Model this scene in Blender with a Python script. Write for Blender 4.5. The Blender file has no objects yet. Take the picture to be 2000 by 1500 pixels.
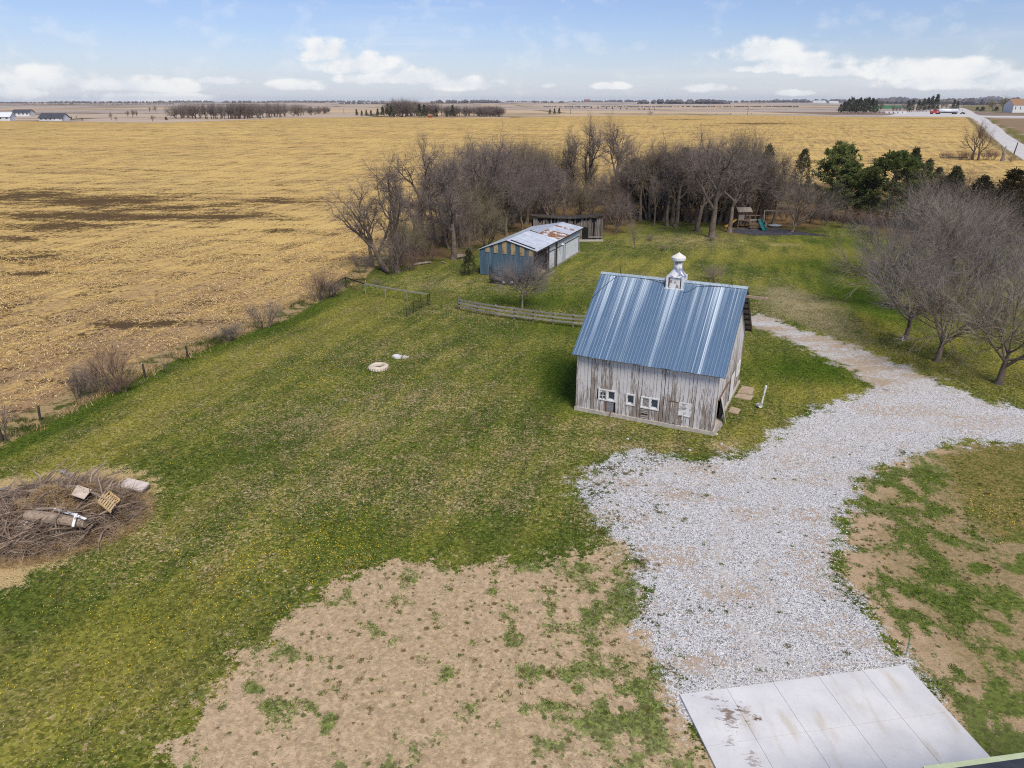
import bpy, math, random
import numpy as np
from mathutils import Vector, Matrix

# ------------------------------------------------------------------ camera, sky, sun, exposure
S = bpy.context.scene
COL = S.collection
R_ = math.radians
CAM_H, PITCH, FPX = 20.0, R_(21.74), 1387.0
cam_data = bpy.data.cameras.new('camera')
cam_data.sensor_width = 36.0
cam_data.lens = 36.0 * FPX / 2000.0
cam_data.clip_start = 0.5
cam_data.clip_end = 40000.0
cam = bpy.data.objects.new('camera', cam_data)
cam.location = (0, 0, CAM_H)
cam.rotation_euler = (math.pi / 2 - PITCH, 0, 0)
COL.objects.link(cam)
S.camera = cam
S.view_settings.view_transform = 'Standard'
S.view_settings.look = 'None'
S.view_settings.exposure = 0.25
S.view_settings.gamma = 1.0
S.view_settings.use_curve_mapping = False
S.cycles.use_denoising = False
S.cycles.filter_width = 1.1
S.cycles.max_bounces = 5
S.cycles.volume_bounces = 0

SUN_AZ, SUN_EL = R_(156), R_(52)        # azimuth clockwise from +Y: the sun stands behind the camera's right shoulder
sun_data = bpy.data.lights.new('sun', 'SUN')
sun_data.energy = 3.1
sun_data.angle = R_(24.0)
sun_data.color = (1.0, 0.92, 0.79)
sun = bpy.data.objects.new('sun', sun_data)
sd = Vector((math.sin(SUN_AZ) * math.cos(SUN_EL), math.cos(SUN_AZ) * math.cos(SUN_EL), math.sin(SUN_EL)))
sun.rotation_euler = sd.to_track_quat('Z', 'Y').to_euler()
sun.location = sd * 200
COL.objects.link(sun)


class NT:
    """small helper for building node graphs"""
    def __init__(self, tree):
        self.t = tree
        tree.nodes.clear()

    def n(self, kind, **kw):
        nd = self.t.nodes.new(kind)
        for k, v in kw.items():
            setattr(nd, k, v)
        return nd

    def put(self, sock, val):
        if val is None:
            return
        if hasattr(val, 'is_output'):
            self.t.links.new(val, sock)
        elif isinstance(val, (tuple, list)):
            v = list(val)
            if sock.type == 'RGBA' and len(v) == 3:
                v.append(1.0)
            sock.default_value = v
        else:
            sock.default_value = val

    def m(self, op, a, b=None, c=None, clamp=False):
        nd = self.n('ShaderNodeMath', operation=op, use_clamp=clamp)
        for s, v in zip(nd.inputs, (a, b, c)):
            self.put(s, v)
        return nd.outputs[0]

    def vm(self, op, a, b=None, out=0):
        nd = self.n('ShaderNodeVectorMath', operation=op)
        self.put(nd.inputs[0], a)
        self.put(nd.inputs[1], b)
        return nd.outputs[out]

    def mix(self, fac, a, b, blend='MIX'):
        nd = self.n('ShaderNodeMix', data_type='RGBA', blend_type=blend)
        self.put(nd.inputs['Factor'], fac)
        self.put(nd.inputs[6], a)
        self.put(nd.inputs[7], b)
        return nd.outputs[2]

    def step(self, v, lo, hi, a=0.0, b=1.0):
        nd = self.n('ShaderNodeMapRange', interpolation_type='SMOOTHSTEP')
        for s, x in zip(nd.inputs, (v, lo, hi, a, b)):
            self.put(s, x)
        return nd.outputs[0]

    def noise(self, vec, scale, detail=3.0, rough=0.55, dist=0.0, dim='3D', out=0):
        nd = self.n('ShaderNodeTexNoise', noise_dimensions=dim)
        if dim == '1D':
            self.put(nd.inputs['W'], vec)
        else:
            self.put(nd.inputs['Vector'], vec)
        self.put(nd.inputs['Scale'], scale)
        self.put(nd.inputs['Detail'], detail)
        self.put(nd.inputs['Roughness'], rough)
        self.put(nd.inputs['Distortion'], dist)
        return nd.outputs[out]

    def voro(self, vec, scale, feature='F1', rnd=1.0):
        nd = self.n('ShaderNodeTexVoronoi', feature=feature)
        self.put(nd.inputs['Vector'], vec)
        self.put(nd.inputs['Scale'], scale)
        self.put(nd.inputs['Randomness'], rnd)
        return nd

    def ramp(self, v, stops, interp='LINEAR'):
        nd = self.n('ShaderNodeValToRGB')
        cr = nd.color_ramp
        cr.interpolation = interp
        while len(cr.elements) < len(stops):
            cr.elements.new(0.5)
        for e, (p, c) in zip(cr.elements, stops):
            e.position = p
            e.color = (*c, 1.0) if len(c) == 3 else c
        self.put(nd.inputs[0], v)
        return nd.outputs[0]

    def attr(self, name, out='Fac'):
        return self.n('ShaderNodeAttribute', attribute_name=name).outputs[out]

    def mapping(self, vec, scale=(1, 1, 1), rot=(0, 0, 0), loc=(0, 0, 0)):
        nd = self.n('ShaderNodeMapping')
        self.put(nd.inputs['Vector'], vec)
        nd.inputs['Location'].default_value = loc
        nd.inputs['Rotation'].default_value = rot
        nd.inputs['Scale'].default_value = scale
        return nd.outputs[0]

    def sep(self, vec):
        nd = self.n('ShaderNodeSeparateXYZ')
        self.put(nd.inputs[0], vec)
        return nd.outputs

    def comb(self, x, y, z):
        nd = self.n('ShaderNodeCombineXYZ')
        for s, v in zip(nd.inputs, (x, y, z)):
            self.put(s, v)
        return nd.outputs[0]


def az_el(px, py):
    u, v = (px - 1000) / FPX, (750 - py) / FPX
    x, y, z = u, math.cos(PITCH) + v * math.sin(PITCH), -math.sin(PITCH) + v * math.cos(PITCH)
    return math.atan2(x, y), math.atan2(z, math.hypot(x, y))


def build_world():
    w = bpy.data.worlds.new('World')
    S.world = w
    w.use_nodes = True
    k = NT(w.node_tree)
    sky = k.n('ShaderNodeTexSky', sky_type='NISHITA')
    sky.sun_disc = False
    sky.sun_elevation = SUN_EL
    sky.sun_rotation = SUN_AZ
    sky.altitude = 0.0
    sky.air_density = 1.0
    sky.dust_density = 0.3
    sky.ozone_density = 2.0
    g = k.n('ShaderNodeTexCoord').outputs['Generated']
    d = k.vm('NORMALIZE', g)
    X, Y, Z = k.sep(d)
    az = k.m('ARCTAN2', X, Y)
    el = k.m('ARCSINE', Z)
    # cumulus: banks low over the horizon, ragged by noise; directions are sky directions
    banks = [(90, 150, 110, 26), (230, 160, 110, 20), (330, 165, 60, 16), (20, 175, 60, 18), (250, 188, 90, 14), (350, 190, 60, 12),
             (640, 95, 60, 30), (700, 120, 90, 26), (800, 145, 110, 22), (900, 160, 80, 18), (715, 152, 60, 16), (580, 165, 60, 14), (440, 156, 45, 10),
             (1480, 95, 75, 28), (1560, 120, 90, 24), (1620, 138, 60, 14), (1500, 132, 70, 10), (1360, 170, 70, 12), (1190, 166, 40, 10),
             (1780, 130, 80, 28), (1880, 135, 90, 26), (1980, 150, 90, 24), (1850, 160, 120, 14), (1070, 165, 22, 9), (1550, 180, 40, 8)]
    p3 = k.comb(k.m('MULTIPLY', az, 1.0), k.m('MULTIPLY', el, 1.5), 0.37)
    wob = k.noise(p3, 26.0, 6.0, 0.56)
    wob2 = k.noise(p3, 9.0, 3.0, 0.5)
    field = None
    for (px, py, rx, ry) in banks:
        a0, e0 = az_el(px, py)
        ex = k.m('MULTIPLY', k.m('SUBTRACT', az, a0), FPX / rx * 0.9)
        # flat bases: the falloff below the centre is faster than above
        dy = k.m('MULTIPLY', k.m('SUBTRACT', el, e0 - ry * 0.25 / FPX), FPX / ry * 0.95)
        dn = k.m('MULTIPLY', k.m('MINIMUM', dy, 0.0), 1.5)
        up = k.m('MAXIMUM', dy, 0.0)
        dy2 = k.m('ADD', dn, up)
        r2 = k.m('ADD', k.m('MULTIPLY', ex, ex), k.m('MULTIPLY', dy2, dy2))
        f = k.m('SUBTRACT', 1.0, k.m('SQRT', r2))
        field = f if field is None else k.m('MAXIMUM', field, f)
    # the same kind of cloud all round the rest of the horizon
    ring = k.m('SUBTRACT', k.m('MULTIPLY', k.noise(k.comb(k.m('MULTIPLY', az, 1.0), k.m('MULTIPLY', el, 3.2), 4.1), 3.2, 2.0, 0.5), 5.0), 3.15)
    behind = k.step(k.m('ABSOLUTE', az), 0.72, 0.95)
    ring = k.m('MULTIPLY', k.m('MULTIPLY', ring, behind), k.step(el, 0.30, 0.12))
    field = k.m('MAXIMUM', k.m('MAXIMUM', field, ring), -1.0)
    dens = k.m('ADD', field, k.m('ADD', k.m('MULTIPLY', k.m('SUBTRACT', wob, 0.5), 2.2), k.m('MULTIPLY', k.m('SUBTRACT', wob2, 0.5), 0.6)))
    cum = k.m('MULTIPLY', k.m('MULTIPLY', k.step(dens, 0.02, 0.55), 0.92), k.step(field, -0.12, 0.25))
    # cirrus: long thin streaks higher up
    cp_ = k.mapping(k.comb(az, el, 0.0), scale=(1.1, 24.0, 1.0), rot=(0, 0, R_(-4)))
    ci = k.noise(cp_, 1.5, 4.0, 0.55, 0.15)
    ci2 = k.noise(k.comb(k.m('MULTIPLY', az, 2.2), k.m('MULTIPLY', el, 9.0), 2.0), 1.3, 2.0)
    cir = k.m('MULTIPLY', k.step(k.m('ADD', ci, k.m('MULTIPLY', k.m('SUBTRACT', ci2, 0.5), 0.9)), 0.42, 1.0), 0.60)
    cov = k.m('MAXIMUM', cum, cir)
    haze = k.step(el, 0.085, -0.01)
    base = k.mix(1.0, sky.outputs[0], SKY_TINT, 'MULTIPLY')
    base = k.mix(k.m('MULTIPLY', haze, 0.55), base, HAZE_COL)
    shade = k.mix(k.step(wob, 0.35, 0.65), CLOUD_LO, CLOUD_HI)
    colr = k.mix(cov, base, shade)
    bg = k.n('ShaderNodeBackground')
    k.put(bg.inputs['Color'], colr)
    bg.inputs['Strength'].default_value = SKY_STRENGTH
    out = k.n('ShaderNodeOutputWorld')
    k.t.links.new(bg.outputs[0], out.inputs[0])


SKY_STRENGTH = 0.115
SKY_TINT = (0.66, 0.68, 0.88)
HAZE_COL = (4.6, 5.2, 6.2)
CLOUD_LO = (5.9, 6.15, 6.5)
CLOUD_HI = (7.0, 7.0, 6.95)
build_world()

# ------------------------------------------------------------------ terrain and pixel helpers
def sstep(x, a, b):
    t = np.clip((x - a) / (b - a), 0, 1)
    return t * t * (3 - 2 * t)


def terrain(x, y):
    r = np.hypot(x, y)
    h = 8.0 * sstep(r, 170, 470)
    h = h + sstep(r, 480, 1100) * (2.2 * np.sin(x / 310.0 + y / 520.0 + 0.7) + 1.6 * np.sin(y / 230.0 - x / 700.0 + 2.0)) - 1.2 * sstep(r, 480, 900)
    return h


SP, CP = math.sin(PITCH), math.cos(PITCH)


def G(px, py):
    """the ground point seen at a picture position: first hit of the view ray with the terrain"""
    u, v = (px - 1000) / FPX, (750 - py) / FPX
    d = (u, CP + v * SP, -SP + v * CP)
    t, prev = 10.0, 10.0
    while t < 9000:
        if CAM_H + t * d[2] < float(terrain(t * d[0], t * d[1])):
            lo, hi = prev, t
            for _ in range(30):
                mid = (lo + hi) / 2
                if CAM_H + mid * d[2] < float(terrain(mid * d[0], mid * d[1])):
                    hi = mid
                else:
                    lo = mid
            t = hi
            break
        prev = t
        t *= 1.012
    x, y = t * d[0], t * d[1]
    return Vector((x, y, float(terrain(x, y))))


def height_to(base, py):
    """height of a thing standing at base whose tip is seen at picture row py"""
    v = (750 - py) / FPX
    # along the vertical above base: u/d = v
    y = base.y
    # (y*SP + z*CP) = v*(y*CP - z*SP)
    z = y * (v * CP - SP) / (CP + v * SP)
    return z + CAM_H - base.z


# ------------------------------------------------------------------ mesh helpers
class MB:
    def __init__(self):
        self.v, self.f, self.mi = [], [], []

    def quad(self, a, b, c, d, mi=0):
        i = len(self.v)
        self.v += [tuple(a), tuple(b), tuple(c), tuple(d)]
        self.f.append((i, i + 1, i + 2, i + 3))
        self.mi.append(mi)

    def tri(self, a, b, c, mi=0):
        i = len(self.v)
        self.v += [tuple(a), tuple(b), tuple(c)]
        self.f.append((i, i + 1, i + 2))
        self.mi.append(mi)

    def hexa(self, p, mi=0):
        """8 corners: bottom ring 0-3, top ring 4-7"""
        i = len(self.v)
        self.v += [tuple(q) for q in p]
        for q in ((3, 2, 1, 0), (4, 5, 6, 7), (0, 1, 5, 4), (1, 2, 6, 5), (2, 3, 7, 6), (3, 0, 4, 7)):
            self.f.append(tuple(i + j for j in q))
            self.mi.append(mi)

    def box(self, x0, x1, y0, y1, z0, z1, mi=0, M=None):
        p = [(x0, y0, z0), (x1, y0, z0), (x1, y1, z0), (x0, y1, z0), (x0, y0, z1), (x1, y0, z1), (x1, y1, z1), (x0, y1, z1)]
        if M is not None:
            p = [M @ Vector(q) for q in p]
        self.hexa(p, mi)

    def beam(self, a, b, w, h, up=(0, 0, 1)):
        a, b = Vector(a), Vector(b)
        d = (b - a).normalized()
        s = d.cross(Vector(up))
        if s.length < 1e-4:
            s = Vector((1, 0, 0))
        s.normalize()
        u = s.cross(d)
        s, u = s * w / 2, u * h / 2
        self.hexa([a - s - u, a + s - u, b + s - u, b - s - u, a - s + u, a + s + u, b + s + u, b - s + u])

    def tube(self, pts, rad, n=6, cap=True):
        i0 = len(self.v)
        m = len(pts)
        pts = [Vector(p) for p in pts]
        for i, p in enumerate(pts):
            d = pts[min(i + 1, m - 1)] - pts[max(i - 1, 0)]
            if d.length < 1e-9:
                d = Vector((0, 0, 1))
            d.normalize()
            a = d.orthogonal().normalized() if i == 0 else (a - d * a.dot(d)).normalized()
            b = d.cross(a)
            r = rad[i] if hasattr(rad, '__len__') else rad
            for k in range(n):
                c, s = math.cos(2 * math.pi * k / n) * r, math.sin(2 * math.pi * k / n) * r
                self.v.append((p.x + a.x * c + b.x * s, p.y + a.y * c + b.y * s, p.z + a.z * c + b.z * s))
        for i in range(m - 1):
            for k in range(n):
                k2 = (k + 1) % n
                self.f.append((i0 + i * n + k, i0 + i * n + k2, i0 + (i + 1) * n + k2, i0 + (i + 1) * n + k))
                self.mi.append(0)
        if cap:
            self.f.append(tuple(i0 + k for k in reversed(range(n))))
            self.f.append(tuple(i0 + (m - 1) * n + k for k in range(n)))
            self.mi += [0, 0]

    def lathe(self, prof, n=16, c=(0, 0, 0)):
        """(radius, z) profile turned about the vertical through c"""
        i0 = len(self.v)
        for r, z in prof:
            for k in range(n):
                a = 2 * math.pi * k / n
                self.v.append((c[0] + r * math.cos(a), c[1] + r * math.sin(a), c[2] + z))
        for i in range(len(prof) - 1):
            for k in range(n):
                k2 = (k + 1) % n
                self.f.append((i0 + i * n + k, i0 + i * n + k2, i0 + (i + 1) * n + k2, i0 + (i + 1) * n + k))
                self.mi.append(0)

    def prism(self, poly, z0, z1):
        i = len(self.v)
        n = len(poly)
        self.v += [(p[0], p[1], z0) for p in poly] + [(p[0], p[1], z1) for p in poly]
        self.f.append(tuple(i + k for k in reversed(range(n))))
        self.f.append(tuple(i + n + k for k in range(n)))
        self.mi += [0, 0]
        for k in range(n):
            k2 = (k + 1) % n
            self.f.append((i + k, i + k2, i + n + k2, i + n + k))
            self.mi.append(0)

    def mesh(self, name, mats, smooth=False):
        me = bpy.data.meshes.new(name)
        me.from_pydata(self.v, [], self.f)
        if not isinstance(mats, (list, tuple)):
            mats = [mats]
        for m in mats:
            me.materials.append(m)
        if len(mats) > 1:
            me.polygons.foreach_set('material_index', self.mi)
        if smooth:
            me.polygons.foreach_set('use_smooth', [True] * len(me.polygons))
        me.update()
        return me

    def build(self, name, mats, parent=None, smooth=False, loc=None, rz=None):
        return link(name, self.mesh(name, mats, smooth), parent, loc, rz)


def link(name, me, parent=None, loc=None, rz=None):
    o = bpy.data.objects.new(name, me)
    COL.objects.link(o)
    if parent is not None:
        o.parent = parent
    if loc is not None:
        o.location = loc
    if rz is not None:
        o.rotation_euler = (0, 0, rz)
    return o


def tag(o, label=None, cat=None, group=None, kind=None):
    if label:
        o['label'] = label
    if cat:
        o['category'] = cat
    if group:
        o['group'] = group
    if kind:
        o['kind'] = kind
    return o


def thing(name, label, cat, loc=(0, 0, 0), rz=0.0, group=None):
    o = bpy.data.objects.new(name, None)
    o.empty_display_size = 0.3
    COL.objects.link(o)
    o.location = loc
    o.rotation_euler = (0, 0, rz)
    return tag(o, label, cat, group)


def np_mesh(name, verts, faces, mat, attrs=None, smooth=False):
    """mesh from numpy arrays; faces is (n,3) or (n,4)"""
    me = bpy.data.meshes.new(name)
    verts = np.asarray(verts, dtype=np.float32)
    faces = np.asarray(faces, dtype=np.int32)
    nf, k = faces.shape
    me.vertices.add(len(verts))
    me.vertices.foreach_set('co', verts.ravel())
    me.loops.add(nf * k)
    me.loops.foreach_set('vertex_index', faces.ravel())
    me.polygons.add(nf)
    me.polygons.foreach_set('loop_start', np.arange(nf, dtype=np.int32) * k)
    me.polygons.foreach_set('loop_total', np.full(nf, k, dtype=np.int32))
    if smooth:
        me.polygons.foreach_set('use_smooth', np.ones(nf, dtype=bool))
    me.materials.append(mat)
    for nm, arr in (attrs or {}).items():
        arr = np.asarray(arr, dtype=np.float32)
        if arr.ndim == 1:
            a = me.attributes.new(nm, 'FLOAT', 'POINT')
            a.data.foreach_set('value', arr)
        else:
            a = me.attributes.new(nm, 'FLOAT_COLOR', 'POINT')
            a.data.foreach_set('color', arr.ravel())
    me.update()
    me.validate()
    return me


# ------------------------------------------------------------------ materials
def new_mat(name):
    m = bpy.data.materials.new(name)
    m.use_nodes = True
    k = NT(m.node_tree)
    out = k.n('ShaderNodeOutputMaterial')
    b = k.n('ShaderNodeBsdfPrincipled')
    k.t.links.new(b.outputs[0], out.inputs[0])
    b.inputs['Specular IOR Level'].default_value = 0.3
    return m, k, b


def fin(k, b, col, rough=0.8, metal=0.0, bump=None, bs=0.4, bd=0.02, spec=None):
    k.put(b.inputs['Base Color'], col)
    k.put(b.inputs['Roughness'], rough)
    k.put(b.inputs['Metallic'], metal)
    if spec is not None:
        b.inputs['Specular IOR Level'].default_value = spec
    if bump is not None:
        bn = k.n('ShaderNodeBump')
        bn.inputs['Strength'].default_value = bs
        bn.inputs['Distance'].default_value = bd
        k.put(bn.inputs['Height'], bump)
        k.t.links.new(bn.outputs[0], b.inputs['Normal'])


def mat_noise(name, c1, c2, scale=3.0, rough=0.8, metal=0.0, stretch=(1, 1, 1), rnd=0.0, detail=5.0, bs=0.3, bd=0.01, c3=None, t3=(0.6, 0.75)):
    """two (three) colours mixed by object-space noise, optional per-object variation"""
    m, k, b = new_mat(name)
    co = k.mapping(k.n('ShaderNodeTexCoord').outputs['Object'], scale=stretch)
    if rnd:
        oi = k.n('ShaderNodeObjectInfo')
        co = k.vm('ADD', co, k.comb(k.m('MULTIPLY', oi.outputs['Random'], 37.0), k.m('MULTIPLY', oi.outputs['Random'], 91.0), 0.0))
    n = k.noise(co, scale, detail, 0.6)
    c = k.mix(k.step(n, 0.3, 0.7), c1, c2)
    if c3 is not None:
        c = k.mix(k.step(k.noise(co, scale * 0.45, 5.0, 0.65), t3[0], t3[1]), c, c3)
    if rnd:
        f = k.m('ADD', 1.0 - rnd / 2, k.m('MULTIPLY', oi.outputs['Random'], rnd))
        c = k.mix(1.0, c, k.comb(f, f, f), 'MULTIPLY')
    fin(k, b, c, rough, metal, n, bs, bd)
    return m
# ------------------------------------------------------------------ ground
RNG = np.random.default_rng(7)


def vnoise(x, y, seed=0):
    xi, yi = np.floor(x).astype(np.int64), np.floor(y).astype(np.int64)
    fx, fy = x - xi, y - yi
    fx, fy = fx * fx * (3 - 2 * fx), fy * fy * (3 - 2 * fy)

    def h(a, b):
        n = (a * 374761393 + b * 668265263 + seed * 974711) & 0xFFFFFFFF
        n = ((n ^ (n >> 13)) * 1274126177) & 0xFFFFFFFF
        return ((n ^ (n >> 16)) & 0xFFFF) / 65535.0
    return (h(xi, yi) * (1 - fx) + h(xi + 1, yi) * fx) * (1 - fy) + (h(xi, yi + 1) * (1 - fx) + h(xi + 1, yi + 1) * fx) * fy


def fbm(x, y, seed=0, o=4):
    s, a, t = 0.0, 1.0, 0.0
    for i in range(o):
        s = s + a * vnoise(x * 2 ** i, y * 2 ** i, seed + i * 17)
        t += a
        a *= 0.55
    return s / t


def poly_sdf(x, y, poly):
    P = np.array(poly, dtype=float)
    d2 = np.full(x.shape, 1e18)
    inside = np.zeros(x.shape, dtype=bool)
    n = len(P)
    for i in range(n):
        ax, ay = P[i]
        bx, by = P[(i + 1) % n]
        ex, ey = bx - ax, by - ay
        wx, wy = x - ax, y - ay
        t = np.clip((wx * ex + wy * ey) / (ex * ex + ey * ey + 1e-12), 0, 1)
        d2 = np.minimum(d2, (wx - t * ex) ** 2 + (wy - t * ey) ** 2)
        c = (ay > y) != (by > y)
        with np.errstate(divide='ignore', invalid='ignore'):
            xs = ax + (y - ay) / (by - ay) * (bx - ax)
        inside ^= c & (x < xs)
    d = np.sqrt(d2)
    return np.where(inside, d, -d)


def W(*pts):
    return [tuple(G(*p)[:2]) for p in pts]


FENCE_A, FENCE_B = G(0, 868), G(655, 572)
FD = (FENCE_B - FENCE_A).to_2d().normalized()           # direction of the field boundary
fa = FENCE_A.to_2d()
P_FIELD = [tuple(fa - FD * 90)] + W((0, 868), (140, 798), (300, 716), (460, 656), (560, 622), (655, 568), (700, 548)) + W((790, 470), (900, 420), (1010, 372), (1200, 372), (1400, 362), (1560, 362), (1700, 356), (1850, 360), (2000, 372), (2200, 385)) + [(190, 190)] + W((2000, 312), (1960, 288), (1925, 262), (1905, 240), (1890, 229), (1860, 228), (1700, 229), (1500, 225), (1200, 226), (980, 230), (700, 229), (560, 231), (430, 236), (300, 240), (150, 238), (0, 236)) + [(-900, 430), (-900, -40)]
P_GRAVEL = W((1345, 1430), (1322, 1364), (1298, 1300), (1262, 1240), (1246, 1190), (1250, 1150), (1236, 1100), (1222, 1060), (1180, 1030), (1150, 990), (1122, 965), (1130, 945), (1160, 915), (1190, 893), (1250, 880), (1310, 893), (1380, 900), (1440, 887), (1480, 870), (1530, 838), (1600, 797), (1660, 778), (1722, 755), (1800, 745), (1860, 757), (1930, 783), (2000, 800), (2120, 830), (2120, 880), (2000, 862), (1930, 863), (1850, 868), (1780, 885), (1710, 915), (1672, 950), (1660, 985), (1655, 1020), (1637, 1070), (1630, 1120), (1640, 1150), (1690, 1185), (1703, 1212), (1735, 1262), (1768, 1300), (1810, 1350))
P_LANE = W((1480, 612), (1540, 636), (1620, 660), (1700, 688), (1770, 716), (1860, 757), (1800, 790), (1722, 765), (1690, 738), (1620, 702), (1560, 672), (1490, 643), (1440, 625))
P_DIRT = W((230, 1560), (300, 1500), (380, 1390), (450, 1310), (520, 1240), (600, 1170), (690, 1125), (770, 1095), (830, 1102), (900, 1102), (1000, 1107), (1100, 1085), (1160, 1062), (1215, 1040), (1260, 1090), (1290, 1200), (1340, 1330), (1400, 1530), (1420, 1640), (200, 1700))
P_RPAT = W((1690, 920), (1800, 876), (1900, 866), (2000, 866), (2140, 880), (2300, 1100), (2300, 1700), (1990, 1560), (1900, 1440), (1770, 1290), (1700, 1190), (1640, 1110), (1650, 1040), (1665, 960))
P_ROLIVE = W((1830, 890), (1900, 868), (2000, 864), (2200, 880), (2200, 1060), (2000, 1050), (1920, 1040), (1880, 980))
P_DRY = W((1470, 560), (1540, 556), (1640, 590), (1690, 640), (1705, 690), (1640, 668), (1560, 640), (1480, 612))
P_GROVE = W((690, 560), (730, 520), (830, 520), (930, 490), (960, 470), (1080, 440), (1200, 460), (1260, 425), (1380, 432), (1440, 460), (1560, 450), (1660, 432), (1760, 470), (1900, 470), (2060, 480), (2060, 340), (1850, 352), (1560, 358), (1400, 358), (1200, 368), (1010, 368), (900, 416), (780, 466))
P_STRAW = W((-60, 1180), (0, 1150), (120, 1095), (240, 1020), (305, 960), (300, 935), (240, 915), (140, 920), (60, 930), (-60, 950))
P_ROAD = W((1862, 213), (1888, 221), (1903, 233), (1925, 256), (1962, 288), (2000, 313), (2200, 430), (2200, 385), (2000, 283), (1966, 262), (1938, 241), (1916, 226), (1896, 216), (1874, 208))
P_LOT = W((1718, 227), (1760, 219), (1820, 216), (1864, 215), (1890, 222), (1890, 229), (1860, 228))
P_CROSS = W((1890, 229), (1890, 225), (2000, 227), (2300, 230), (2300, 233), (2000, 230))
P_RIGHTFIELD = W((1950, 243), (1935, 231), (2300, 236), (2400, 420), (2100, 320))
P_RDGRASS = W((1905, 223), (1935, 231), (1950, 243), (2100, 325), (2300, 430), (2200, 385), (2000, 283), (1966, 262), (1938, 241))
P_NFAR = W((1880, 216), (1990, 222), (2300, 228), (2300, 200), (1990, 205), (1880, 206))
P_GREENSTRIP = W((1690, 213), (1770, 212), (1775, 205), (1700, 206))


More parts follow.
